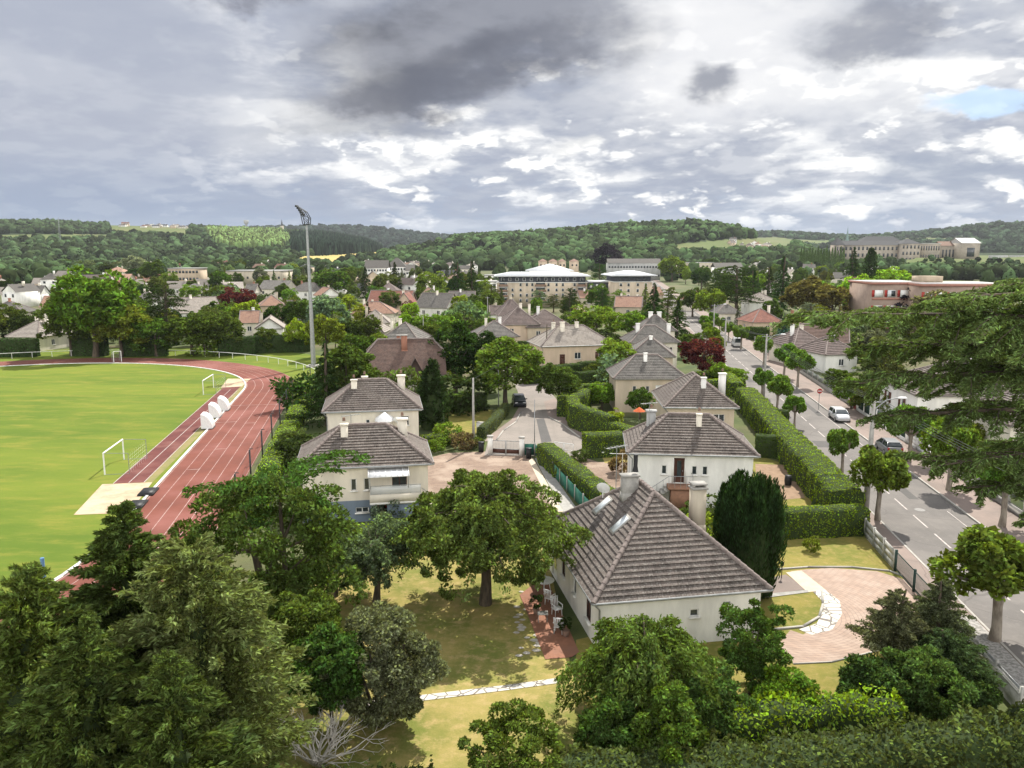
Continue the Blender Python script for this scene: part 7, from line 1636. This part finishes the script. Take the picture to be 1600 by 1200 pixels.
x, y = P(850, 925); t = thing('terrace_table', 'round white table on the terrace beside the bungalow', 'table', (x, y, .05)); m = MB(); m.lathe([(.01, .70), (.62, .70), (.65, .73), (.62, .76), (.01, .76)], (0, 0, 0), 20); m.build('tabletop', PLASTIC, t)
for a in range(4): m = MB(); m.seg((cos(a * 1.57) * .4, sin(a * 1.57) * .4, 0), (cos(a * 1.57) * .3, sin(a * 1.57) * .3, .7), .05, .05); m.build('leg', PLASTIC, t)
x, y = P(848, 972); t = thing('side_table', 'small folding side table on the terrace edge', 'table', (x, y, .05)); m = MB(); m.box((0, 0, .5), (.6, .5, .04)); m.build('tabletop', CONCRETE, t)
for sx in (-.25, .25): m = MB(); m.seg((sx, -.2, 0), (sx, .2, .48), .03, .03); m.seg((sx, .2, 0), (sx, -.2, .48), .03, .03); m.build('leg', METAL, t)
x, y = P(852, 905); t = thing('closed_parasol', 'folded yellow parasol standing by the bungalow wall', 'parasol', (x, y, .05)); m = MB(); m.tube([(0, 0, 0), (0, 0, 2.6)], .03, 6); m.build('pole', METAL, t); m = MB(); m.lathe([(.05, 2.5), (.12, 2.2), (.2, 1.3), (.12, 1.1), (.03, 1.15)], (0, 0, 0), 9); m.build('canopy', M('yellow_cloth', (.55, .42, .10), (.45, .34, .08), 3, .9), t)
for k, (px, py) in enumerate(((838, 960), (884, 995))):
    x, y = P(px, py); rr = random.Random(k); t = thing('potted_plant', ['dark leafy potted plant on the terrace edge', 'small potted plant against the bungalow wall'][k], 'plant', (x, y, .05)); m = MB(); m.lathe([(.15, 0), (.22, .35), (.19, .35), (.01, .3)], (0, 0, 0), 10); m.build('pot', ROOF['salmon'], t)
    mb, C = crown_clumps(200 + k, .35, .4, .75, 14, .16, 60, .1); o = mb.build('foliage', LEAF, t); o.color = (*GREEN['dark'], 1)
x, y = P(1221, 903); t = thing('garden_lantern', 'small black garden lantern by the round lawn', 'lamp', (x, y, 0)); m = MB(); m.tube([(0, 0, 0), (0, 0, .8)], .03, 6); m.build('post', BLACK, t); m = MB(); m.lathe([(.06, .8), (.12, .9), (.12, 1.05), (.02, 1.15)], (0, 0, 0), 8); m.build('lantern', BLACK, t)
t = thing('parasol', 'small orange-red parasol behind the curved hedge', 'parasol', (*P(998, 668), 0)); m = MB(); m.tube([(0, 0, 0), (0, 0, 2.3)], .025, 6); m.build('pole', METAL, t); m = MB(); m.lathe([(.75, 2.0), (.45, 2.2), (.02, 2.5)], (0, 0, 0), 8); m.build('canopy', M('orange_cloth', (.55, .12, .04), (.45, .10, .03), 3, .9), t)
t = thing('washing_line', 'white rotary washing line left of the stairs house', 'washing line', (*P(972, 745), 0)); m = MB(); m.tube([(0, 0, 0), (0, 0, 2.3)], .03, 6)
for a in (0.3, 3.44): m.tube([(0, 0, 2.2), (1.3 * cos(a), 1.3 * sin(a), 2.35)], .025, 5)
m.build('pole', WHITE, t)
# ---- stadium objects
def football_goal(label, a, b, h, depth, sgn=1):
    A, B = np.array(P(*a)), np.array(P(*b)); t = thing('football_goal', label, 'goal', (float(A[0]), float(A[1]), 0), 0, 'football goals around the field'); d = B - A; n = nrm(np.array((-d[1], d[0]))) * depth * sgn
    for p in (A - A, B - A): m = MB(); m.tube([(*p, 0), (*p, h)], .07, 8); m.build('post', WHITE, t)
    m = MB(); m.tube([(0, 0, h), (*(B - A), h)], .07, 8); m.build('crossbar', WHITE, t)
    for p in (A - A, B - A): m = MB(); q = p + n; m.tube([(*p, h), (*q, h * .96)], .025, 5); m.tube([(*q, h * .96), (*q, 0)], .03, 5); m.tube([(*p, .03), (*q, .03)], .02, 5); m.build('net_support', METAL, t)
    m = MB(); k = 9
    for i in range(k + 1): r_ = n + (B - A) * i / k; m.tube([(*r_, 0), (*r_, h * .95)], .004, 3, caps=False)
    for j in range(6): z = h * .95 * j / 6; m.tube([(*n, z), (*(n + B - A), z)], .004, 3, caps=False)
    m.build('net', WHITE, t)
football_goal('white football goal beside the near end of the dark red run-up', (164, 742), (194, 718), 2.1, 2.2, -1)
football_goal('white football goal near the far sand pit', (318, 617), (334, 606), 2.1, 1.8, -1)
football_goal('tiny white goal at the far side of the field under the rail', (178, 566), (190, 565), 2.0, 1.2, 1)
def shelter(label, px, py):
    x, y = P(px, py); t = thing('dugout', label, 'shelter', (x, y, 0), atan2(TD[1], TD[0]), 'white dugouts between the run-up and the track'); n = 9; A = np.linspace(-.12, pi / 2, n); w = .95
    prof = [(-1.25 * cos(a) , 1.7 * max(0, sin(a)) + .12) for a in A]; m = MB(); hw = w
    V = [p for yy, z in prof for p in ((-hw, yy, z), (hw, yy, z))]; V2 = [p for yy, z in prof for p in ((-hw, yy * .95, z * .96), (hw, yy * .95, z * .96))]; f = [(2 * i, 2 * i + 1, 2 * i + 3, 2 * i + 2) for i in range(n - 1)]
    m.add(V, f); m.add(V2, [q[::-1] for q in f]); m.build('shell', PLASTIC, t, smooth=False)
    for s in (-hw, hw): q = MB(); pts = [(s, 0, .12)] + [(s, yy, z) for yy, z in prof]; q.poly(pts); q.poly([(a + (.03 if s < 0 else -.03), b, c) for a, b, c in pts][::-1]); q.build('side_panel', PLASTIC, t)
    q = MB(); q.box((0, -.8, .45), (2 * hw - .2, .35, .06)); q.build('bench', METAL, t); q = MB(); q.box((0, -.65, .06), (2 * hw, 1.3, .1)); q.build('base', BLACK, t)
for px, py, lab in ((317, 669, 'largest white rounded dugout, nearest the camera'), (329, 652, 'middle white rounded dugout, the narrowest looking of the three'), (343, 641, 'farthest white rounded dugout beside the track')): shelter(lab, px, py)
for px, py, lab in ((232, 770, 'black mat at the far corner of the near sand pit'), (214, 790, 'black mat at the near corner of the sand pit by the track')):
    x, y = P(px, py); t = MB(); t.box((0, 0, .1), (1.3, 2.1, .14)); t.box((0, 0, .19), (1.1, 1.9, .05)); o = t.build('landing_mat', BLACK); o.location = (x, y, 0); o.rotation_euler = (0, 0, atan2(TD[1], TD[0]) - pi / 2); tag(o, lab, 'mat')
# white rail round the bend
t = thing('track_rail', 'white post and rail fence round the far bend of the running track', 'fence', (0, 0, 0)); sr = np.arange(T1 - 8, T1 + RAD * pi * 1.02, 2.6); m = MB()
rail = MB(); pts = [(*trackpt(s, 11.5), 1.1) for s in sr]; rail.tube(pts, .05, 6); rail.build('rail', WHITE, t)
for p in pts: q = MB(); q.tube([(p[0], p[1], 0), (p[0], p[1], 1.1)], .05, 6); q.build('post', WHITE, t)
for k, s in enumerate((-2, 6, 14, 22, 30, 38, 46, 54, 60)):
    p = trackpt(s, 8.2 + (1.5 if s > 50 else 0)); o = MB(); o.box((0, 0, 1.6), (.12, .12, 3.2)); o.box((.15, 0, 3.3), (.35, .06, .06)); 
    if k == 0: t = thing('chain_link_fence', 'tall dark posts and thin wires of a fence between track and gardens', 'fence', (0, 0, 0))
    o2 = o.build('post', DARKMETAL, t, loc=(float(p[0]), float(p[1]), 0))
for z in (1.0, 2.0, 3.1): m = MB(); m.tube([(*trackpt(s, 8.2), z) for s in (-2, 20, 46)] + [(*trackpt(s, 10.4), z) for s in (54, 60)], .018, 4, caps=False); m.build('wire', DARKMETAL, t)
# floodlight
x, y = P(490, 573); hh = topz(476, 352, y); t = thing('floodlight_mast', 'tall grey floodlight mast beside the track with a lamp cradle on top', 'floodlight', (x, y, 0)); m = MB()
m.tube([(0, 0, 0), (-.05, 0, hh * .4), (-.2, 0, hh)], [.46, .34, .19], 12); m.build('pole', METAL, t); m = MB(); m.box((0, 0, .15), (2.2, 2.2, .3)); m.build('base', CONCRETE, t)
top = np.array((-.2, 0, hh)); fr = MB()
pA = top + (0, 0, 0); br = [(-.45, 0, .0), (.5, 0, .2), (.6, 0, 1.2), (.0, 0, 2.3), (-1.5, 0, 3.3), (-.8, 0, 1.9)]
for yy in (-.7, .7):
    P3 = [top + np.array((a, yy, c)) for a, b, c in br]; fr.tube(P3 + [P3[0]], .08, 5, caps=False); fr.tube([P3[0], P3[2], P3[5], P3[3]], .05, 5, caps=False); fr.tube([P3[1], P3[5]], .05, 5, caps=False)
for a, b, c in br: fr.tube([top + np.array((a, -.7, c)), top + np.array((a, .7, c))], .06, 5)
cr = fr.build('lamp_cradle', DARKMETAL, t)
for k in range(5):
    for yy in (-.45, .45):
        u = k / 4; c = top + np.array((-.5 - 1.1 * u, yy, 1.9 + 1.4 * u)); m = MB(); m.box(tuple(c), (.4, .45, .34), 0, taper=.7); m.build('floodlight', DARKMETAL, cr)
t = thing('sports_post', 'blue and white post beside the near bend of the track', 'post', (*P(72, 935), 0)); m = MB(); m.tube([(0, 0, 0), (0, 0, 2.6)], .12, 8); m.build('post', M('blue_paint', (.12, .25, .42), (.10, .2, .35), 3, .5), t)
# white houses right, behind the cedar
def xhouse(L, Rr, ey, ez, D, **k): pass
pw = P(1552, 618, 5.0)
house('house', 'white house with dark red shutters behind the cedar branches', 'house', (pw[0] - 1.5, pw[1] + 5.2), R(-4), 13.5, 11.5, 5.0, 'hip', 'x', 3.0, 'white', 'weathered', {'front': [WN(8.6, 2.9, 1.1, 1.3, f=DARKBROWN), WN(3.4, 2.9, 1.1, 1.3, f=DARKBROWN)], 'left': [WN(2.2, 2.7, .9, 1.3, sh=DARKBROWN), WN(6.4, 2.7, .9, 1.3, sh=DARKBROWN)]}, [(2, 0, 8.8, .7, 'white')], lod=1)
px_ = P(1640, 660, 4.8); house('house', 'pale house with a brown door at the right edge behind the cedar', 'house', (px_[0] + 1.0, px_[1] + 3), R(-4), 11, 10, 4.8, 'hip', 'x', 3.0, 'cream', 'weathered', {'front': [WN(1.4, 2.7, 1.1, 1.2, sh=DARKBROWN), (1.8, .1, .9, 2.1, 'door', {}), WN(6, 2.7, 1.1, 1.2)]}, [], lod=1)
m = MB(); c = P(1437, 797); m.lathe([(.42, .031), (.01, .031)], (c[0], c[1], 0), 20); tag(m.build('manhole_cover', M('worn_iron', (.26, .25, .24), (.2, .19, .18), 5, .7)), kind='structure')
# ============================================================= trees of the middle distance
def ft(*a, **k): return far_tree(*a, **k)
# street planes, both pavements
SP_ = [(1371, 815, 708, 'gnarled pollarded plane by the white fence and the tall concrete pole'), (1553, 1003, 852, 'pollarded plane at the right edge, nearest the camera'), (1315, 740, 675, 'round pollarded plane behind the thick roadside hedge'), (1241, 668, 622, 'small pollarded plane left of the silver car'),
       (1214, 645, 592, 'pollarded plane just left of the lamp arm pole'), (1190, 622, 580, 'pollarded plane left of the road behind the yellow bush')]
SR_ = [(1420, 723, 640, 'pollarded plane in front of the grey car\'s pavement, under the cedar'), (1482, 768, 665, 'pollarded plane in cedar shade on the right pavement'), (1565, 825, 700, 'pollarded plane on the right pavement near the iron railings'), (1246, 606, 552, 'pollarded plane right of the road near the brown roofed house'), (1225, 592, 542, 'pollarded plane on the right pavement before the brown roofed house'), (1193, 570, 528, 'pollarded plane on the right pavement beside the blue spruce'),
       (1158, 545, 511, 'pollarded plane beside the white van'), (1138, 533, 505, 'pollarded plane just behind the white van'), (1124, 522, 497, 'far pollarded plane on the right of the road'), (1114, 513, 490, 'farther pollarded plane on the right of the road')]
for k, (px, py, tp, lab) in enumerate(SP_ + SR_):
    t = far_tree('pollard', px, py, tp, (.11, .165, .026), lab, 'pollarded plane trees along the road', name='street_tree', wide=1.18 if py > 950 else .85)
for k, (px, py, tp) in enumerate(((1102, 520, 495), (1105, 530, 505), (1112, 545, 514), (1120, 558, 528))):
    far_tree('pollard', px, py, tp, 'light', ['farthest', 'third', 'second', 'nearest'][k] + ' of the pale green pollarded trees left of the road beyond the maroon tree', 'pollarded plane trees along the road', name='street_tree')
# hand placed trees: kind, px, foot py, top py, tint, width, label
T = [('broad', 150, 558, 420, (.095, .13, .02), 1.1, 'tall yellow-green tree rising over the white rail at the left'),
 ('broad', 190, 558, 478, 'light', 1.3, 'lower light green tree beside the tall yellow-green one'), ('broad', 112, 556, 470, 'mid', 1.1, 'green tree at the left foot of the tall yellow-green one'),
 ('cedar', 262, 545, 440, 'dark', .95, 'dark spreading cedar over the white rail, left of the pale roof slopes'), ('conifer', 206, 540, 448, 'dark', 1.2, 'dark narrow conifer left of the spreading cedar'),
 ('broad', 245, 557, 500, 'mid', 1.6, 'wide green tree in front of the cedar'), ('broad', 300, 556, 492, 'mid', 1.5, 'round green tree under the pale roof slopes'), ('broad', 345, 554, 488, 'mid', 1.4, 'round green tree right of the pale roof slopes'), ('bush', 320, 556, 520, 'light', 1.3, 'light green bush above the rail'),
 ('broad', 372, 505, 450, 'maroon', 1.2, 'dark maroon tree in the left town'), ('broad', 385, 520, 470, 'lime', 1.0, 'lime green tree before the maroon one'), ('broad', 420, 550, 512, 'mid', 1.3, 'green tree right of the white bungalow'), ('broad', 466, 550, 498, 'lime', .9, 'bright lime young tree left of the floodlight pole'),
 ('broad', 520, 470, 420, 'mid', 1.4, 'large round green tree right of the floodlight head'), ('broad', 515, 530, 462, 'grey', 1.25, 'grey-green round tree right of the floodlight pole'), ('broad', 510, 560, 492, 'light', 1.1, 'light green tree behind the fir by the track'), ('broad', 548, 555, 500, 'dark', .9, 'dark green tree beside the pale hipped roof'),
 ('conifer', 512, 665, 530, 'dark', 1.25, 'dark fir beside the track in front of the round tree'), ('tall', 545, 655, 526, 'mid', 1.25, 'tall green tree between the fir and the brown roof'), ('broad', 560, 600, 520, 'mid', 1.0, 'green tree left of the brown half-hipped roof'),
 ('cypress', 676, 670, 566, (.024, .042, .013), 1.6, 'dark columnar cypress right of the house behind the balcony house'), ('tall', 712, 612, 495, 'dark', 1.15, 'tall dark tree at the right end of the brown half-hipped roof'),
 ('tall', 790, 635, 520, 'light', 1.5, 'large light green round tree in front of the parked dark car'), ('tall', 762, 612, 512, 'dark', 1.1, 'darker tree touching the left of the large light green one'),
 ('tall', 873, 640, 562, 'mid', 1.45, 'lollipop shaped clipped tree beside the curved hedge'), ('broad', 965, 600, 530, 'light', 1.1, 'light green tree right of the peach house'), ('broad', 940, 640, 598, 'light', 1.3, 'small light green tree inside the curved hedge'), ('broad', 1000, 655, 605, 'mid', 1.0, 'green tree behind the orange parasol'),
 ('broad', 930, 540, 478, 'light', 1.55, 'big round bright green tree behind the peach house'), ('broad', 985, 535, 486, 'light', 1.2, 'light green tree behind the row of hipped roofs'),
 ('cedar', 890, 500, 447, 'dark', .7, 'left dark round conifer in front of the tan apartment block'), ('cedar', 940, 500, 448, 'dark', .7, 'right dark round conifer in front of the tan apartment block'), ('cedar', 937, 460, 409, 'dark', .7, 'dark conifer behind the linking apartment block'),
 ('conifer', 1020, 530, 440, 'dark', 1.5, 'tall dark conifer left of the road, the leftmost of two'), ('conifer', 1058, 545, 466, 'dark', 1.5, 'tall dark conifer behind the maroon tree'), ('cedar', 1042, 520, 445, 'mid', .8, 'green conifer between the two tall dark ones'),
 ('broad', 1098, 590, 530, 'maroon', 1.35, 'wide dark maroon copper tree by the road'), ('broad', 1150, 602, 575, (.16, .2, .03), 1.4, 'soft yellow-green bush at the end of the roadside hedge'), ('broad', 1078, 560, 520, 'mid', 1.2, 'dark green tree behind the maroon one'), ('broad', 1125, 600, 566, 'light', 1.2, 'small green tree right of the maroon one'),
 ('broad', 1112, 502, 452, 'light', 1.2, 'bright green tree on the left of the avenue'), ('broad', 1082, 495, 450, 'mid', 1.2, 'green tree behind the tall dark conifers'), ('cedar', 1150, 500, 410, 'dark', .95, 'huge dark cedar beyond the avenue'), ('conifer', 1176, 490, 420, 'dark', 1.3, 'dark conifer beside the huge cedar'), ('cedar', 1125, 480, 425, 'dark', .9, 'broad dark cedar left of the huge one'),
 ('conifer', 1222, 560, 492, 'blue', 1.5, 'blue-grey spruce right of the red hipped roof'), ('conifer', 1220, 490, 398, 'dark', 1.2, 'tall thin dark conifer above the white house'), ('conifer', 1200, 480, 415, 'dark', 1.2, 'dark conifer left of the tall thin one'), ('broad', 1262, 505, 432, 'brown', 1.35, 'brown-green bushy tree left of the school'), ('broad', 1300, 510, 445, 'brown', 1.3, 'second brown-green tree nearer the school'),
 ('broad', 1335, 495, 430, 'lime', 1.1, 'lime green tree touching the left end of the school'), ('broad', 1372, 505, 440, 'mid', 1.1, 'green tree hiding the left corner of the school'), ('poplar', 1356, 470, 388, 'dark', 1.15, 'single dark poplar in front of the abbey'), ('conifer', 1330, 465, 384, 'dark', 1.2, 'open dark conifer before the left of the abbey'), ('broad', 1385, 470, 418, 'lime', 1.5, 'pale green tree below the abbey wall'),
 ('broad', 1430, 520, 445, 'plum', 1.1, 'dark purplish leaved tree in front of the school'), ('broad', 1465, 540, 455, (.10, .105, .06), 1.4, 'grey-brown flowering tree before the school wing'), ('broad', 1500, 530, 460, (.09, .10, .055), 1.3, 'grey-green tree at the right of the school front'),
 ('broad', 950, 430, 381, 'plum', 1.1, 'very dark purple round tree at the foot of the wooded hill'), ('broad', 1050, 440, 400, 'light', 1.4, 'bright green round tree beyond the white terrace'), ('broad', 1108, 432, 403, 'dark', 1.2, 'dark round tree right of the bright one'),
 ('tall', 240, 450, 402, 'mid', 1.4, 'big rounded green tree in the left town centre'), ('broad', 215, 440, 400, 'silver', 1.3, 'silver-grey willow beside the big rounded tree'), ('tall', 262, 440, 400, 'silver', 1.2, 'grey-green tree right of the willow'),
 ('conifer', 572, 470, 415, 'dark', 1.3, 'dark fir in front of the white stepped building'), ('conifer', 618, 465, 408, 'dark', 1.3, 'dark fir in front of the curved peak roof'), ('conifer', 715, 470, 408, 'dark', 1.5, 'dark tall pines left of the pale concrete buildings'), ('conifer', 738, 470, 405, 'dark', 1.2, 'dark pine beside the pale concrete buildings'), ('broad', 675, 470, 425, 'light', 1.4, 'light green tree between the grey gabled house and the pines'),
 ('broad', 725, 515, 470, 'mid', 1.3, 'green tree left of the close\'s far end'), ('broad', 690, 540, 490, 'light', 1.2, 'light green tree behind the brown half-hipped roof'), ('broad', 660, 530, 492, 'light', 1.3, 'round light tree above the big brown roof'), ('broad', 675, 545, 505, 'mid', 1.2, 'round tree at the bend of the close'), ('broad', 640, 500, 470, 'maroon', .9, 'reddish tree between the grey roofs'),
 ('broad', 590, 555, 520, 'light', 1.2, 'light tree at the left of the low grey hipped roof'), ('broad', 480, 510, 470, 'mid', 1.1, 'green tree behind the floodlight pole'), ('conifer', 575, 515, 470, 'dark', 1.3, 'small dark fir between the pale roofs'),
 ('bush', 700, 692, 660, 'light', 1.2, 'flowering light bush on the small lawn'), ('bush', 725, 702, 675, (.13, .09, .05), 1.1, 'reddish flowering shrub left of the pale round pole'), ('bush', 682, 705, 684, 'light', 1.2, 'green bush at the corner of the cream house'), ('bush', 745, 700, 682, 'mid', 1.0, 'dark bush by the gate bins'),
 ('bush', 606, 822, 783, 'grey', 1.0, 'pale willow-like bush at the red basement door'), ('bush', 463, 712, 672, 'olive', 1.0, 'straggly olive shrub left of the cream house roof'), ('bush', 470, 730, 680, 'dark', 1.4, 'dark shrub by the left gable of the cream house'), ('bush', 478, 640, 585, 'dark', 1.2, 'dark bush by the track beyond the lime hedge'), ('bush', 455, 622, 596, 'mid', 1.2, 'green bush beside the fence posts'),
 ('bush', 1100, 822, 780, 'mid', 1.3, 'green shrub behind the right chimney of the bungalow'), ('bush', 1098, 852, 802, 'lime', 1.1, 'bright round shrub between the bungalow chimney and the yew'), ('bush', 1268, 862, 838, 'light', .8, 'small flowering plant on the sunny lawn'), ('bush', 1224, 858, 840, 'dark', .4, 'tiny dark shrub on the sunny lawn near the yew'),
 ('bush', 975, 740, 705, (.12, .10, .05), 1.0, 'rusty flowering shrub at the left wall of the stairs house'), ('bush', 905, 722, 702, 'olive', 1.2, 'dry grassy clump by the pink driveway'), ('bush', 1120, 645, 612, 'olive', 1.0, 'shrub left of the roadside hedge'),
 ('bush', 960, 665, 640, 'lime', .8, 'small lime bush before the hedge'), ('bush', 850, 708, 692, 'lime', .6, 'lime bush at the end of the long hedge'), ('broad', 1330, 640, 590, 'light', 1.2, 'light green garden tree across the road'), ('broad', 1360, 650, 600, 'mid', 1.3, 'green garden tree across the road by the dark green fence'), ('broad', 1305, 610, 575, 'mid', 1.3, 'round green garden tree before the violet-brown roof'), ('broad', 1400, 660, 610, 'light', 1.3, 'garden tree behind the dark green fence under the cedar'), ('broad', 1450, 700, 640, 'mid', 1.2, 'garden tree behind the right pavement wall'), ('broad', 1510, 720, 660, 'light', 1.1, 'light garden tree behind the iron railings'), ('broad', 1590, 760, 690, 'mid', 1.2, 'garden tree at the right edge behind the railings')]
for kind, px, py, tp, tint, wd, lab in T:
    far_tree(kind, px, py, tp, tint, lab, wide=wd, name='shrub' if kind == 'bush' else {'conifer': 'conifer', 'cedar': 'cedar', 'cypress': 'cypress', 'poplar': 'poplar'}.get(kind, 'broadleaf_tree'), cat='shrub' if kind == 'bush' else 'tree')
# poplar row below the far meadow
for i in range(16):
    px = 1240 + i * 4.3; x, y = pxr_xy(np.array(px), np.array(780.)); sx = 1.1 + .1 * sin(i * 2.3)
    cr, tr_, h, r = LIB['poplar'][0]; t = make_tree('poplar', None, None, cr, tr_, tuple(c * (1 + .1 * sin(i * 3)) for c in (.085, .13, .04)), (float(x), float(y), 0), i, 'row of poplars below the far meadow', scale=(.72, .72, 1.45 * sx)); t['category'] = 'tree'; t['label'] = 'slim poplar in the even row left of the abbey'
# random garden trees where the photograph has foliage between the roofs
rt = random.Random(21); NTREE = [0]
def free(x, y, r):
    for ox, oy, orr in OCC:
        if (ox - x) ** 2 + (oy - y) ** 2 < (orr * .85 + r) ** 2: return False
    if -8 < (x - (RP[0] + RD[0] * (y - 63.1))) < 10: return False
    return True
def blocked(px, py):
    return False
def scat(x0, x1, y0, y1, n, kinds, h0, h1, tints, lab0=''):
    k = 0; tries = 0
    while k < n and tries < n * 12:
        tries += 1; py = rt.uniform(y0, y1); px = rt.uniform(x0, x1); x, y = P(px, py); h = rt.uniform(h0, h1); kind = rt.choice(kinds); h *= 1.15; r = h * .36
        if not free(x, y, r * .55): continue
        tint = rt.choice(tints); cr, tr_, hh, rr_ = rt.choice(LIB[kind]); s = h / hh; wd = rt.uniform(.9, 1.25); col = tuple(c * rt.uniform(.85, 1.15) for c in GREEN[tint])
        nm = {'conifer': 'conifer', 'cedar': 'cedar', 'bush': 'shrub'}.get(kind, 'broadleaf_tree')
        t = make_tree(nm, None, 'shrub' if kind == 'bush' else 'tree', cr, tr_, col, (x, y, 0), rt.uniform(0, 6.28), 'garden trees of the town', scale=(s * wd, s * wd, s)); OCC.append((x, y, r * .55)); k += 1; NTREE[0] += 1
        AUTO.append((t, f"{dict(mid='green', dark='dark green', light='light green', lime='lime green', blue='blue-grey', grey='grey-green', olive='olive', maroon='maroon', brown='brown-green')[tint]} {dict(broad='rounded tree', tall='tall oval tree', conifer='pointed conifer', cedar='spreading conifer', bush='bush', cypress='narrow cypress')[kind]}", px, py - 12))
MIX = ['mid', 'mid', 'dark', 'light', 'olive', 'mid', 'grey']
scat(100, 480, 474, 540, 52, ['broad', 'broad', 'tall', 'bush'], 4, 8, MIX); scat(100, 480, 440, 474, 56, ['broad', 'tall', 'conifer'], 6, 10, MIX); scat(100, 520, 418, 440, 40, ['broad', 'tall'], 7, 11, MIX)
scat(490, 760, 470, 545, 34, ['broad', 'broad', 'bush', 'tall'], 3.5, 7.5, MIX + ['light', 'lime']); scat(490, 760, 438, 470, 42, ['broad', 'tall', 'conifer'], 6, 10, MIX)
scat(760, 1070, 446, 500, 34, ['broad', 'tall', 'cedar', 'conifer'], 5, 9, MIX + ['light']); scat(1085, 1370, 436, 520, 44, ['broad', 'tall', 'conifer', 'cedar'], 5, 10, MIX + ['dark'])
scat(1060, 1380, 412, 450, 60, ['broad', 'tall'], 6, 10, MIX); scat(1350, 1480, 475, 520, 8, ['broad', 'tall'], 6, 8, MIX)
scat(1210, 1420, 520, 600, 20, ['broad', 'bush'], 2.5, 5.5, MIX); scat(1400, 1700, 470, 600, 26, ['broad', 'tall'], 5, 9, MIX); scat(-80, 100, 470, 545, 12, ['broad', 'tall'], 5, 9, ['mid', 'dark'])
scat(1240, 1420, 590, 690, 10, ['bush'], 1.5, 3, MIX + ['light']); scat(1180, 1290, 600, 640, 4, ['bush'], 1.5, 2.5, MIX)
scat(560, 760, 560, 650, 14, ['bush', 'bush', 'broad'], 2, 4.5, MIX + ['light']); scat(880, 1090, 500, 620, 12, ['bush', 'broad'], 2, 5, MIX)
# ============================================================= labels for what was placed by rule
MARKS = [(148, 480, 'the tall yellow-green tree'), (262, 490, 'the dark spreading cedar'), (305, 475, 'the pale roof slopes'), (372, 475, 'the dark maroon town tree'), (424, 485, 'the tall tan house'), (480, 430, 'the floodlight mast'), (520, 445, 'the big round tree by the mast'),
 (605, 422, 'the white zigzag building'), (608, 462, 'the long red roof'), (672, 475, 'the white gabled house'), (725, 440, 'the dark pines'), (640, 560, 'the big brown roof'), (570, 485, 'the salmon pink roof'), (396, 424, 'the long white warehouse'), (285, 425, 'the cream block'),
 (845, 450, 'the tan apartment block'), (982, 450, 'the square apartment block'), (870, 545, 'the peach house'), (800, 495, 'the violet pyramid roof'), (935, 510, 'the big round bright tree'), (990, 415, 'the long white terrace'), (1030, 480, 'the tall dark conifers'), (1098, 560, 'the maroon tree'), (1150, 455, 'the huge dark cedar'),
 (1200, 495, 'the bright red roof'), (1225, 520, 'the blue spruce'), (1280, 470, 'the brown-green trees'), (1270, 535, 'the brown roofed house'), (1355, 430, 'the dark poplar'), (1400, 460, 'the school block'), (1500, 460, 'the school wing'), (1370, 395, 'the abbey'), (1270, 390, 'the poplar row'), (1015, 575, 'the row of hipped roofs'), (1330, 640, 'the silver car'), (60, 505, 'the left edge'), (180, 425, 'the pinkish left roofs'), (1170, 380, 'the far meadow'), (320, 352, 'the skyline village'), (235, 430, 'the silver-grey willow'), (1545, 600, 'the white house with red shutters')]
def autolabel():
    groups = {}
    for o, base, px, py in AUTO:
        best = min(MARKS, key=lambda m: (m[0] - px) ** 2 + ((m[1] - py) * 1.6) ** 2); dx, dy = px - best[0], (py - best[1]) * 1.6
        rel = ('left of' if dx < 0 else 'right of') if abs(dx) > abs(dy) else ('behind' if dy < 0 else 'in front of')
        if abs(dx) > 26 and abs(dy) > 22: rel = ('left ' if dx < 0 else 'right ') + ('behind' if dy < 0 else 'before')
        groups.setdefault((base, rel, best[2]), []).append((px, py, o))
    for (base, rel, mk), lst in groups.items():
        lst.sort(key=lambda q: q[0]); n = len(lst)
        for i, (px, py, o) in enumerate(lst):
            if n == 1: pre = ''
            elif n == 2: pre = ('left-hand ', 'right-hand ')[i]
            elif n == 3: pre = ('leftmost ', 'middle ', 'rightmost ')[i]
            else: pre = (['first', 'second', 'third', 'fourth', 'fifth', 'sixth', 'seventh', 'eighth', 'ninth', 'tenth'] + [f'{k}th' for k in range(11, 60)])[i] + '-from-left '
            o['label'] = f"{pre}{base} {rel} {mk}"
            if len(o['label'].split()) > 16: o['label'] = f"{pre}{base} {rel} the " + ' '.join(mk.split()[-2:])
            if o.name.startswith('house'): o['group'] = 'far houses of the town'
autolabel()
# ---- the air: a thin even haze round everything
HZ = MB(); HZ.box((0, 2600, 84), (13000, 5300, 172)); hm = bpy.data.materials.new('haze'); hm.use_nodes = True; ht = hm.node_tree; ht.nodes.clear()
ho = ht.nodes.new('ShaderNodeOutputMaterial'); hv = ht.nodes.new('ShaderNodeVolumePrincipled'); hv.inputs['Density'].default_value = .000042; hv.inputs['Color'].default_value = (.86, .92, 1, 1); hv.inputs['Anisotropy'].default_value = .2
ht.links.new(hv.outputs[0], ho.inputs['Volume']); tag(HZ.build('haze', hm), kind='stuff')
for o in S.objects:
    if o.type == 'MESH' and o.name.startswith(('crown', 'foliage')) and tuple(o.color)[:3] == (1.0, 1.0, 1.0): o.color = (*GREEN['mid'], 1)
